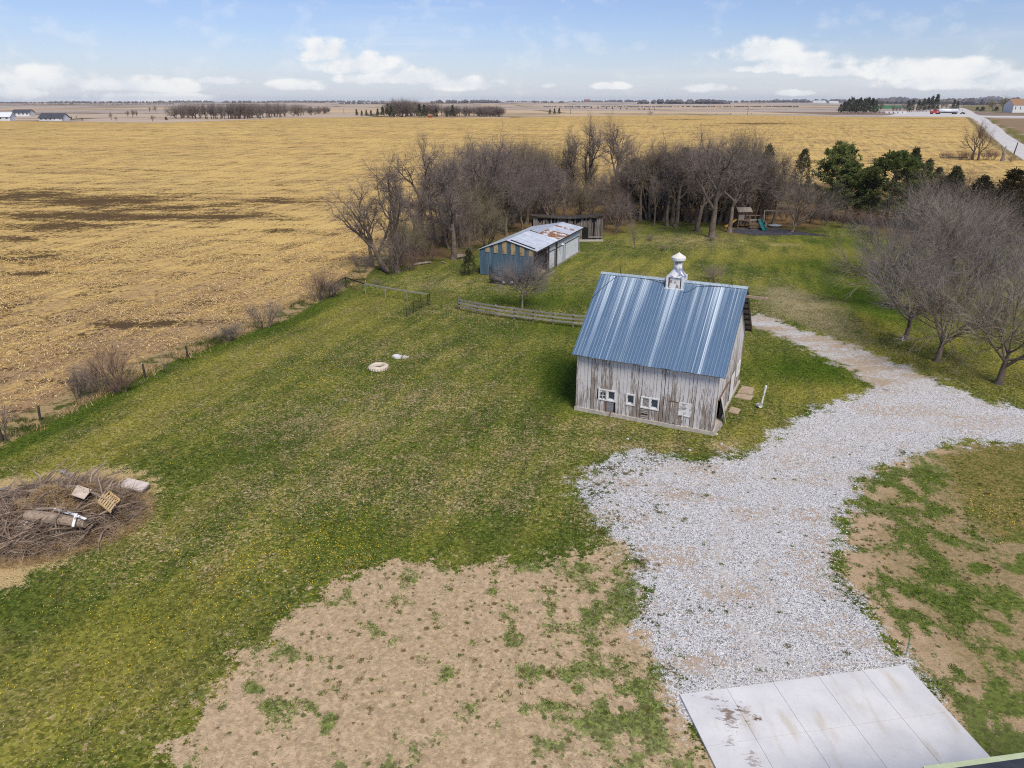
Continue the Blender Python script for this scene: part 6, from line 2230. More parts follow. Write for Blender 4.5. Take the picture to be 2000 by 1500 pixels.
put('pine_0', 1650, 432, 318, 'low pine filling the gap between the two bright pines', wide=1.1, rz=2)
put('bronze_0', 1951, 476, 332, 'bronze green cedar at the right behind the orchard trees', wide=1.7)
put('bronze_1', 1895, 470, 345, 'smaller bronze cedar left of its taller twin at the right', wide=1.6)
put('bronze_0', 2012, 472, 322, 'dark cedar cut by the right frame edge', wide=1.7, rz=2.0)
put('scrub_3', 1868, 445, 308, 'reddish bare tree rising behind the orchard and the bronze cedars', wide=.9)
put('scrub_1', 1975, 470, 345, 'bare brown tree in front of the dark cedar at the right edge', wide=1.5)
put('scrub_6', 1920, 466, 338, 'bare brown tree between the two bronze cedars', wide=1.4)
put('scrub_0', 1850, 455, 330, 'bare brown tree below the lowest cedar at the right', wide=1.2)
put('cedar_0', 1842, 452, 326, 'dark cedar at the left behind the smaller bronze cedar', wide=1.3)
put('scrub_5', 1838, 440, 318, 'small bare tree right of the lowest cedar', wide=.8)
for i, (a, b, c) in enumerate([(1455, 438, 398), (1495, 430, 392), (1530, 432, 395), (1580, 436, 392), (1610, 440, 396), (1665, 446, 400), (1345, 436, 392), (1215, 440, 400), (1180, 448, 408), (1710, 458, 405), (1430, 440, 400), (1560, 440, 398), (1640, 444, 402), (1290, 432, 396)]):
    put('shrub_1' if i % 2 else 'shrub_3', a, b, c, 'reddish bare brush at the foot of the grove', 'shrub', 'reddish brush below the grove', wide=1.3)
# orchard at the right
GO = 'round bare trees in the orchard at the right'
for key, a, b, c, w, lab in [('orchard_0', 1830, 706, 496, 1.0, 'nearest but one round bare tree, upright trunk beside the gravel at the right'),
                             ('orchard_1', 1950, 750, 505, 1.0, 'nearest round bare tree, wide forked trunk at the right edge'),
                             ('orchard_2', 1768, 662, 470, 1.0, 'dark leaning bare tree behind the upright one beside the gravel'),
                             ('orchard_3', 1745, 600, 420, 1.05, 'bare tree at the left front of the orchard against the green lawn'),
                             ('orchard_4', 1800, 560, 352, 1.15, 'tallest and broadest bare tree in the back of the orchard'),
                             ('orchard_5', 1885, 612, 440, 1.05, 'bare tree in the middle of the orchard behind the upright trunk'),
                             ('orchard_6', 1965, 610, 460, 1.05, 'bare tree in the middle of the orchard near the right edge'),
                             ('orchard_7', 1862, 535, 378, 1.05, 'bare tree at the back of the orchard below the bronze cedars'),
                             ('orchard_8', 2040, 660, 480, 1.0, 'bare orchard tree cut by the right frame edge'),
                             ('orchard_2', 1935, 545, 425, 1.0, 'small bare tree at the back right of the orchard'),
                             ('orchard_5', 1735, 545, 395, .9, 'bare tree at the back left of the orchard'),
                             ('orchard_0', 1845, 520, 362, 1.1, 'bare tree at the very back of the orchard under the low cedar'),
                             ('orchard_3', 1900, 560, 400, 1.1, 'bare tree in the third row of the orchard left of the bronze cedar trunk')]:
    put(key, a, b, c - 26, lab, group=GO, wide=w * 1.02)
put('vase_0', 1020, 604, 486, 'small dense vase shaped bare tree behind the board fence', wide=1.0)
put('shrub_0', 1400, 552, 512, 'bare round shrub seen just over the barn ridge', 'shrub', wide=1.7)
put('sapling_1', 1242, 487, 430, 'thin bare sapling on the lawn beyond the shed', wide=1.0)
put('cedar_1', 916, 537, 486, 'dark cedar bush against the left end of the striped shed', wide=1.3)
put('sapling_2', 912, 538, 420, 'thin sapling in front of the cedar bush by the shed', wide=.6)
for key, a, b, c, w, lab in [('sapling_0', 11, 861, 765, 1.0, 'thin bare sapling at the left frame edge on the field margin'),
                             ('shrub_0', 150, 778, 712, 1.0, 'left of the twin sparse shrubs at the field edge'),
                             ('shrub_4', 182, 777, 708, .8, 'right of the twin sparse shrubs at the field edge'),
                             ('shrub_1', 230, 767, 662, .9, 'tallest bare shrub of the near field edge'),
                             ('shrub_3', 240, 766, 735, 1.6, 'low brown brush at the foot of the tallest field edge shrub'),
                             ('sapling_3', 326, 731, 683, .9, 'small bare sapling at the field edge between two posts'),
                             ('shrub_2', 447, 667, 632, 1.5, 'low round brown bush at the field edge'),
                             ('shrub_0', 517, 640, 580, .95, 'bare bush in the middle of the field edge'),
                             ('sapling_4', 548, 624, 594, 1.0, 'tiny bare sapling between the two field edge bushes'),
                             ('shrub_1', 622, 587, 512, .95, 'big bare bush at the field edge by the rail fence'),
                             ('shrub_2', 646, 580, 548, 1.2, 'low brush between the big bush and the rail fence'),
                             ('shrub_0', 708, 533, 486, .8, 'small bare shrub left of the leaning tree foot'),
                             ('shrub_3', 835, 512, 478, 1.6, 'brown brush on the ground below the left grove trees'),
                             ('shrub_1', 800, 530, 488, 1.3, 'brown brush at the foot of the brushy clump')]:
    put(key, a, b, c - 4, lab, 'shrub' if key.startswith('shrub') else 'sapling', group='bare shrubs along the field edge', wide=w * 1.2)
for i, (a, b, c) in enumerate([(1293, 489, 476), (930, 600, 592), (735, 556, 545), (1388, 470, 458), (1270, 470, 458)]):
    put('shrub_4', a, b, c, ['pale dry weed clump on the lawn beyond the barn', 'dry weed clump by the end post of the board fence', 'pale dry weeds behind the rail fence', 'dry weeds round the foot of the big pale trunk', 'dry weeds in the rough grass right of the sapling'][i], 'weeds', name='weed_clump', wide=2.0)
# the pair standing in the field at the right
put('fieldtree_0', 1899, 312, 224, 'bare tree in the field at the right, left of two stems', name='bare_tree', rz=.6, group='bare trees by the country road', wide=.95)
put('fieldtree_0', 1910, 313, 232, 'bare tree in the field at the right, leaning towards the road', name='bare_tree', rz=3.4, group='bare trees by the country road')
for i, (a, b, c) in enumerate([(1855, 311, 294), (1875, 312, 290), (1890, 313, 292), (1925, 313, 288), (1940, 312, 290), (1975, 317, 303), (1843, 308, 296)]):
    put('shrub_1', a, b, c, 'reddish brush around the bare field trees by the road', 'shrub', 'brush around the field trees', wide=1.7)
p = G(1957, 315)
f = MB()
f.tube([(0, 0, -.2), (.1, 0, 1.5), (-.1, 0, 3.0), (.2, 0, 4.6)], [.75, .5, .4, .12], 9)
f.tube([(-.05, 0, 2.6), (-.9, .1, 4.0), (-1.1, .1, 4.9)], [.3, .2, .05], 6)
f.tube([(.1, 0, 1.2), (.7, 0, 2.0)], [.3, .1], 6)
tag(f.build('dead_stump', M_BARK_PALE, None, loc=p), 'dead pale broken trunk standing in the brush by the road', 'tree')
a, b = G(1836, 308), G(1890, 310)
f = MB()
f.tube([Vector((-.6, 0, 1.2)), Vector((0, 0, .3)), (b - a) * .5 + Vector((0, 0, .35)), (b - a) + Vector((0, 0, .4))], [.12, .2, .22, .2], 7)
tag(f.build('fallen_trunk', M_BARK_PALE, None, loc=a), 'long pale fallen trunk lying in the brush of the field trees', 'log')
for i, (a, b, c, d) in enumerate([(1980, 301, 1984, 278), (1862, 212, 1864, 196), (1880, 217, 1881, 206), (672, 223, 672, 212), (1460, 224, 1460, 209), (1114, 223, 1114, 212)]):
    p = G(a, b)
    h = height_to(p, d)
    t = thing('utility_pole', ['leaning utility pole on the verge of the country road', 'utility pole behind the tanker truck', 'utility pole beside the road right of the tanker', 'utility pole left of the middle grove', 'utility pole alone in the far pale fields', 'utility pole right of the three dark trees'][i], 'pole', p, 0, 'utility poles of the far country')
    f = MB()
    f.tube([(0, 0, -.3), (.12 * h if i == 0 else 0, 0, h)], [.22, .15], 6)
    f.build('pole', M_DARKWOOD, t)
    if i:
        f = MB()
        f.beam((-.9, 0, h - .5), (.9, 0, h - .5), .12, .16)
        f.build('crossarm', M_DARKWOOD, t)
# logs and litter at the left grove
for i, (a, b, c, d, r, m, lab) in enumerate([(884, 508, 910, 503, .28, M_BARK_PALE, 'pale log lying at the foot of the pale trunk'), (806, 520, 842, 514, .16, M_BARK_PALE, 'long pale branch lying on the ground at the grove end'), (745, 527, 758, 536, .2, M_DARKWOOD, 'dark stump log at the foot of the leaning tree'), (862, 512, 872, 516, .08, M_BARK_PALE, 'short pale stick on the grass left of the shed'),
                                             (1660, 645, 1662, 652, .05, M_WHITE, 'small white peg at the foot of the leaning orchard tree')]):
    p, q = G(a, b), G(c, d)
    f = MB()
    f.tube([Vector((0, 0, r)), (q - p) * .5 + Vector((0, 0, r * 1.3)), (q - p) + Vector((0, 0, r * .8))], [r, r, r * .7], 7)
    if i == 4:
        p = G(1768.5, 661)
        p = p + Vector((-.6, -.6, 0))
        f = MB()
        f.tube([(0, 0, -.05), (0, 0, .35)], .07, 6)
    tag(f.build('log' if i < 4 else 'peg', m, None, loc=p), lab, 'log' if i < 4 else 'peg')

# ------------------------------------------------------------------ far country
def far_row(keys, pts, label, group, wide=1.0):
    for i, (a, b, c) in enumerate(pts):
        put(keys[i % len(keys)], a, b, c, label, group=group, wide=wide)


rf = random.Random(4)
pts = []
for i in range(90):
    x = rf.uniform(342, 644)
    base = np.interp(x, [342, 430, 520, 645], [232, 233, 231, 222]) - rf.choice([0, 1.0, 2.2])
    top = np.interp(x, [342, 380, 430, 560, 600, 645], [205, 201, 199, 201, 207, 209]) + rf.uniform(-3.5, 2)
    pts.append((x, base, top))
far_row(['farbare_0', 'scrub_0', 'farbare_2', 'scrub_4', 'farbare_1'], pts, 'bare grey tree in the long far grove at the left beyond the stubble', 'bare trees of the far left grove', 1.1)
pts = []
for i in range(70):
    x = rf.uniform(752, 982)
    base = 228.5 - rf.choice([0, 1.0, 2.0])
    top = np.interp(x, [752, 768, 800, 860, 900, 982], [202, 191, 194, 203, 206, 207]) + rf.uniform(-3, 2)
    pts.append((x, base, top))
far_row(['farbare_0', 'scrub_4', 'farbare_1', 'scrub_2'], pts, 'bare grey tree in the middle far grove beyond the stubble', 'bare trees of the middle far grove', 1.2)
far_row(['farcedar_0', 'farcedar_1'], [(697, 227, 213), (707, 227.5, 216), (716, 227, 214), (725, 227, 215), (738, 228, 212), (748, 228, 208), (758, 228, 203), (765, 229, 206)], 'dark cedar at the left end of the middle far grove', 'cedars of the middle far grove', .8)
far_row(['farcedar_2', 'farcedar_0'], [(820, 230, 203), (829, 230, 204), (852, 230, 211), (884, 229, 205)], 'dark cedar standing among the bare trees of the middle far grove', 'cedars amid the middle far grove', .8)
for i, (a, b, c, lab) in enumerate([(1074, 224, 213, 'left of the three dark trees in the far pale fields'), (1083, 224, 212, 'middle of the three dark trees in the far pale fields'), (1092, 224, 211, 'right of the three dark trees in the far pale fields')]):
    put('farcedar_1', a, b, c, lab, group='three dark trees in the far fields', wide=.8)
for i, (a, b, c, key, w, lab) in enumerate([(218, 234, 216, 'farbare_1', .8, 'lone bare tree beyond the stubble right of the dark roofed house'), (228, 236, 226, 'farbare_2', 1.2, 'leaning low bush beside the lone bare tree at the left'), (259, 229, 211, 'farbare_2', 1.2, 'round olive bush clump left of the far grove'), (250, 229, 214, 'farbare_5', 1.2, 'smaller round bush touching the olive clump'), (268, 229, 213, 'farbare_5', 1.1, 'bush at the right of the olive clump'), (298, 237, 223, 'farbare_5', 1.5, 'low olive bush on the edge of the stubble'),
                                          (292, 219, 206, 'farbare_2', 1.0, 'left of two bushes on the pale hill at the left'), (305, 219, 204, 'farbare_1', 1.2, 'right of two bushes on the pale hill at the left'), (325, 235, 228, 'farcedar_0', 1.6, 'dark low cedar at the left foot of the far grove'), (140, 234, 227, 'farcedar_1', .7, 'small cone cedar right of the dark roofed house'), (161, 236, 230, 'farcedar_2', .7, 'smaller cone cedar further right of the dark roofed house'),
                                          (150, 233, 224, 'farbare_0', .5, 'slim bare tree between the two cone cedars'), (124, 236, 225, 'farbare_3', .5, 'slim bare tree at the right wall of the dark roofed house'),
                                          (1270, 226, 215, 'farbare_3', 1.5, 'grey bush on the field edge in the far middle'), (1425, 225, 220, 'farbare_4', 1.5, 'small round bush in the far middle right'), (1398, 225, 221, 'farbare_4', 1.5, 'smallest round bush in the far middle right'), (1468, 224, 220, 'farbare_1', 1.2, 'low bush beside the far utility pole')]):
    put(key, a, b, c, lab, wide=w)
far_row(['farcedar_0', 'farcedar_1', 'farcedar_2'], [(1118, 211, 207), (1131, 211, 207), (1142, 212, 208), (1155, 212, 208), (1168, 212.5, 208.5), (1184, 213, 209), (1196, 213, 209), (1212, 214, 210), (1224, 214, 210), (1258, 215, 211), (1268, 215, 211), (1278, 215.5, 212), (1248, 215, 211.5)], 'small dark tree in the dotted row across the far pale fields', 'dotted far tree row', 1.2)
# the farmstead at the right
far_row(['farcedar_0', 'farcedar_1', 'farcedar_2'], [(1640, 221, 203), (1647, 221, 198), (1655, 221.5, 193), (1662, 222, 190), (1668, 222, 195), (1677, 222, 191), (1685, 222.5, 192), (1693, 222, 190), (1701, 222.5, 192), (1708, 222, 196), (1650, 220, 200), (1671, 220, 194), (1688, 220, 195)], 'dark cedar in the dense windbreak left of the gravel yard', 'windbreak cedars', .9)
far_row(['farcedar_2', 'farcedar_0'], [(1792, 219, 196), (1801, 218, 192), (1809, 218, 191), (1817, 218, 187), (1826, 218, 184), (1860, 218, 194), (1868, 217, 197), (1772, 219, 196), (1780, 219, 195)], 'dark tree standing behind the red tanker truck', 'trees behind the tanker', .75)
far_row(['farbare_2', 'farbare_0'], [(1742, 221, 201), (1750, 221, 204), (1758, 221, 203), (1765, 220, 196), (1717, 221, 190), (1838, 217, 190), (1848, 217, 193), (1776, 219, 188)], 'bare tree among the farmyard evergreens at the right', 'farmyard bare trees', .8)
YEL = bare_tree('budding', 77, 12.0, vary(FARBARE, kids=[8, 9, 16], twig=stem_mat('budding_twigs', (.20, .165, .045), (.34, .28, .085))))
PROTO['farbud_0'] = YEL + (12.0,)
for a, b, c, lab in [(1938, 217, 186, 'left of the big yellow green budding trees beside the white farmhouse'), (1958, 217, 179, 'tallest yellow green budding tree beside the white farmhouse'), (1972, 216, 186, 'right yellow green budding tree nearest the white farmhouse')]:
    put('farbud_0', a, b, c, lab, name='budding_tree', group='budding trees by the farmhouse', wide=1.1)
for a, b, c, lab in [(1908, 217, 209, 'left dark bush on the verge by the farmhouse'), (1918, 218, 208, 'right dark bush on the verge by the farmhouse'), (1945, 218, 208, 'dark bush below the budding trees')]:
    put('farcedar_1', a, b, c, lab, 'bush', name='dark_bush', wide=1.8)


def gable_house(name, label, cat, px, py, wpx, hpx, rpx, wallm, roofm, depth=.6, rz=0.0, nwin=4, doors=0):
    """far building: walls, two roof slopes, windows; sizes read from the picture at its own distance"""
    p = G(px, py)
    d = p.y * CP - (p.z - CAM_H) * SP
    m = d / FPX
    w, h, r = wpx * m, hpx * m, rpx * m
    dp = w * depth
    t = thing(name, label, cat, p, rz)
    f = MB()
    f.box(-w / 2, w / 2, 0, dp, -.5, h)
    for s in (-1, 1):
        f.hexa([(s * w / 2 - .05 * s, 0, h), (s * w / 2, 0, h), (s * w / 2, dp, h), (s * w / 2 - .05 * s, dp, h), (s * w / 2 - .05 * s, dp / 2 - .05, h + r - .1), (s * w / 2, dp / 2 - .05, h + r - .1), (s * w / 2, dp / 2 + .05, h + r - .1), (s * w / 2 - .05 * s, dp / 2 + .05, h + r - .1)])
    f.build('wall', wallm, t)
    f = MB()
    o = .06 * w if w < 14 else .6
    for s in (-1, 1):
        ye = dp / 2 - s * (dp / 2 + o * .7)
        ze = h - r * (o * .7) / (dp / 2)
        f.hexa([(-w / 2 - o, ye, ze), (w / 2 + o, ye, ze), (w / 2 + o, dp / 2, h + r), (-w / 2 - o, dp / 2, h + r), (-w / 2 - o, ye, ze + .18), (w / 2 + o, ye, ze + .18), (w / 2 + o, dp / 2, h + r + .18), (-w / 2 - o, dp / 2, h + r + .18)])
    f.build('roof', roofm, t)
    for q in range(nwin):
        x = -w / 2 + w * (q + .5) / nwin
        f = MB()
        ww = min(1.2, w / nwin * .45)
        f.box(x - ww / 2, x + ww / 2, -.06, -.005, h * .42, h * .80)
        f.build('window', M_GLASS, t)
    for q in range(doors):
        x = w * .30 + q * .0
        f = MB()
        f.box(x - w * .1, x + w * .1, -.08, -.005, 0, h * .72)
        f.build('door', M_WHITE, t)
    return t


R_DARK = mat_noise('dark_shingles', (.045, .05, .065), (.085, .09, .11), 1.0, .8)
R_BROWN = mat_noise('orange_brown_shingles', (.24, .13, .07), (.34, .20, .11), 1.0, .8)
W_FAR = mat_noise('far_white_siding', (.62, .63, .65), (.72, .73, .74), .6, .7)
W_RED = mat_noise('barn_red', (.24, .035, .025), (.32, .06, .04), .6, .7)
gable_house('farm_building', 'long white shed cut by the left frame edge beyond the stubble', 'building', 2, 236, 36, 8, 7, W_FAR, mat_noise('white_roof', (.62, .65, .68), (.72, .74, .76), 1, .5), .5, 0, 3)
gable_house('farm_house', 'white house with grey hipped roof furthest left on the skyline', 'house', 42, 227, 30, 7, 5, W_FAR, R_DARK, .7, .1, 4)
gable_house('farm_house', 'low house with long dark blue roof beyond the stubble at the left', 'house', 99, 236, 46, 5.5, 8, W_FAR, R_DARK, .55, -.05, 5, 1)
gable_house('farm_house', 'white farmhouse with orange brown roof at the right frame edge', 'house', 1996, 220, 40, 14, 11, W_FAR, R_BROWN, .7, .05, 4)
gable_house('farm_building', 'left of two long white sheds on the far right skyline', 'building', 1601, 201, 25, 2.6, 1.6, W_FAR, W_FAR, .5, 0, 0)
gable_house('farm_building', 'right of two long white sheds on the far right skyline', 'building', 1629, 202, 18, 2.2, 1.6, W_FAR, W_FAR, .5, 0, 0)
gable_house('red_barn', 'tiny red barn on the skyline in the middle', 'barn', 1147, 199, 12, 2.6, 2, W_RED, W_RED, .6, 0, 0)
gable_house('red_shed', 'small rusty red shed amid the middle far grove', 'shed', 840, 229.5, 8, 3.2, 2, W_RED, R_BROWN, .7, 0, 0)
for i in range(5):
    gable_house('storage_tank', 'white box tank in the low row by the gravel yard', 'tank', 1732 + i * 8.6, 221.5, 6.2, 2.6, .6, W_FAR, W_FAR, .6, 0, 0)['group'] = 'white tanks by the gravel yard'


def tanker():
    p = G(1844, 223.0)
    m = (p.y * CP - (p.z - CAM_H) * SP) / FPX
    s = 54 * m / 19.0                                          # seen 54 pixels long
    red = mat_noise('truck_red', (.42, .03, .02), (.52, .05, .03), .6, .4)
    steel = mat_noise('tank_steel', (.66, .68, .71), (.76, .78, .80), .6, .3, .2)
    t = thing('tanker_truck', 'red truck with long white tank trailer parked on the gravel yard', 'truck', p, -.02)
    t.scale = (s, s, s)
    f = MB()
    f.box(-9.3, -7.2, -1.1, 1.1, .7, 2.0)
    f.hexa([(-7.3, -1.2, .7), (-5.6, -1.2, .7), (-5.6, 1.2, .7), (-7.3, 1.2, .7), (-7.1, -1.15, 3.2), (-5.6, -1.15, 3.2), (-5.6, 1.15, 3.2), (-7.1, 1.15, 3.2)])
    f.box(-5.6, -3.4, -.7, .7, .7, 1.05)
    c = f.build('cab', red, t)
    f = MB()
    f.box(-7.0, -6.1, -1.215, -1.19, 2.0, 2.9)
    f.build('window', M_GLASS, c)
    f = MB()
    f.tube([(-4.6, 0, 2.3), (-4.3, 0, 2.35), (2, 0, 2.2), (8.6, 0, 2.35), (8.9, 0, 2.3)], [.7, 1.2, 1.3, 1.2, .7], 14)
    f.build('tank', steel, t, smooth=True)
    f = MB()
    f.box(-4.4, 8.8, -.9, .9, .75, 1.05)
    f.box(-1.0, 5.0, -1.12, -.95, .75, 1.35)
    f.build('chassis', M_IRON, t)
    for x in (-8.6, -4.9, -3.9, 6.2, 7.4):
        f = MB()
        for y in (-1.1, 1.1):
            f.tube([(x, y - .18, .52), (x, y + .18, .52)], .52, 12)
        f.build('wheel', M_BLACK, t)


tanker()
p = G(1880, 222.5)
t = thing('pickup_truck', 'small dark pickup parked behind the tank trailer', 'truck', p, .1)
f = MB()
f.box(-3.2, 3.2, -1.2, 1.2, .6, 1.4)
f.hexa([(-1.4, -1.1, 1.4), (1.2, -1.1, 1.4), (1.2, 1.1, 1.4), (-1.4, 1.1, 1.4), (-.8, -1, 2.3), (.9, -1, 2.3), (.9, 1, 2.3), (-.8, 1, 2.3)])
f.build('body', M_IRON, t)
for x in (-2, 2):
    f = MB()
    f.tube([(x, -1.3, .5), (x, 1.3, .5)], .5, 10)
    f.build('wheel', M_BLACK, t)


def treeline():
    """woods on the horizon: one mass of ragged clumps, far beyond anything one could count"""
    rr = random.Random(17)
    V, F = [], []
    belts = [(0, 160, 202, 198.5), (90, 330, 201, 197.0), (300, 420, 200.5, 195.5), (430, 660, 200.5, 196), (520, 760, 199, 195.5), (660, 760, 203, 198), (840, 985, 201, 194.0), (985, 1060, 199.5, 196), (1040, 1110, 201, 196.5), (1110, 1200, 199.5, 195.5), (1180, 1260, 199.5, 194), (1245, 1425, 203, 193.0),
             (1400, 1520, 200.5, 195), (1500, 1660, 200.5, 192.5), (1640, 1740, 199, 193), (1700, 1900, 203, 191), (1720, 1780, 201, 188), (1870, 1945, 205, 190), (1900, 1960, 199.5, 186.5), (1950, 2060, 204, 188), (-300, 60, 202, 198), (2000, 2500, 202, 191), (1060, 1560, 209.5, 207.0), (-50, 340, 204, 202.5)]
    for x0, x1, yb, yt in belts:
        n = int(abs(x1 - x0) / 1.6)
        for i in range(n):
            x = rr.uniform(x0, x1)
            fall = min(1, (x - x0) / 18 + .35, (x1 - x) / 18 + .35)
            p = G(x, yb - rr.uniform(0, .6))
            h = max(2.5, height_to(p, yt) * fall * rr.uniform(.45, 1.0))
            w = h * rr.uniform(.5, .95)
            nn = 7
            i0 = len(V)
            for q in range(3):
                for a in range(nn):
                    th = 6.283 * a / nn
                    r = w * (.55, 1.0, .55)[q] * rr.uniform(.7, 1.2)
                    V.append((p.x + r * math.cos(th), p.y + r * math.sin(th), p.z + h * (0.02, .45, .82)[q] * rr.uniform(.85, 1.1)))
            V.append((p.x, p.y, p.z + h))
            for q in range(2):
                for a in range(nn):
                    a2 = (a + 1) % nn
                    F.append((i0 + q * nn + a, i0 + q * nn + a2, i0 + (q + 1) * nn + a2, i0 + (q + 1) * nn + a))
            for a in range(nn):
                F.append((i0 + 2 * nn + a, i0 + 2 * nn + (a + 1) % nn, i0 + 3 * nn))
    me = bpy.data.meshes.new('far_woods')
    me.from_pydata(V, [], F)
    me.materials.append(mat_noise('far_wood_mass', (.085, .080, .085), (.15, .135, .13), .02, .95, c3=(.20, .165, .13), t3=(.5, .7)))
    tag(link('far_woods', me), 'grey bare woods in belts along the horizon', 'woods', kind='stuff')


treeline()

# ------------------------------------------------------------------ ground cover: real blades, stalks, flowers and stones
def tint_material(name, rough=.85):
    m, k, b = new_mat(name)
    fin(k, b, k.n('ShaderNodeAttribute', attribute_name='tint').outputs['Color'], rough, 0, spec=0.0)
    return m


M_TINT = tint_material('plant_tint')


def sample_disc(n, r0, r1, a0=-40, a1=40, pw=1.0):
    r = r0 + (r1 - r0) * RNG.random(n) ** pw
    a = np.radians(RNG.uniform(a0, a1, n))
    return r * np.sin(a), r * np.cos(a)


def blades(name, x, y, h, w, tint, label, lean=.5):
    n = len(x)
    z = terrain(x, y) + .10 * (fbm(x / 6, y / 6, 2) - .5) * (np.hypot(x, y) < 160)
    th = RNG.uniform(0, 2 * np.pi, n)
    lx, ly = RNG.normal(0, lean, n) * h, RNG.normal(0, lean, n) * h
    dx, dy = np.cos(th) * w / 2, np.sin(th) * w / 2
    V = np.empty((n, 3, 3))
    V[:, 0] = np.stack([x - dx, y - dy, z - .01], 1)
    V[:, 1] = np.stack([x + dx, y + dy, z - .01], 1)
    V[:, 2] = np.stack([x + lx, y + ly, z + h], 1)
    F = np.arange(n * 3).reshape(n, 3)
    t = np.concatenate([tint, np.ones((n, 1))], 1)
    me = np_mesh(name, V.reshape(-1, 3), F, M_TINT, {'tint': np.repeat(t, 3, 0)})
    return tag(link(name, me), label, 'grass', kind='stuff')


def pick(n, *cols):
    c = np.array(cols)
    return c[RNG.integers(0, len(c), n)] * RNG.uniform(.75, 1.25, (n, 1))


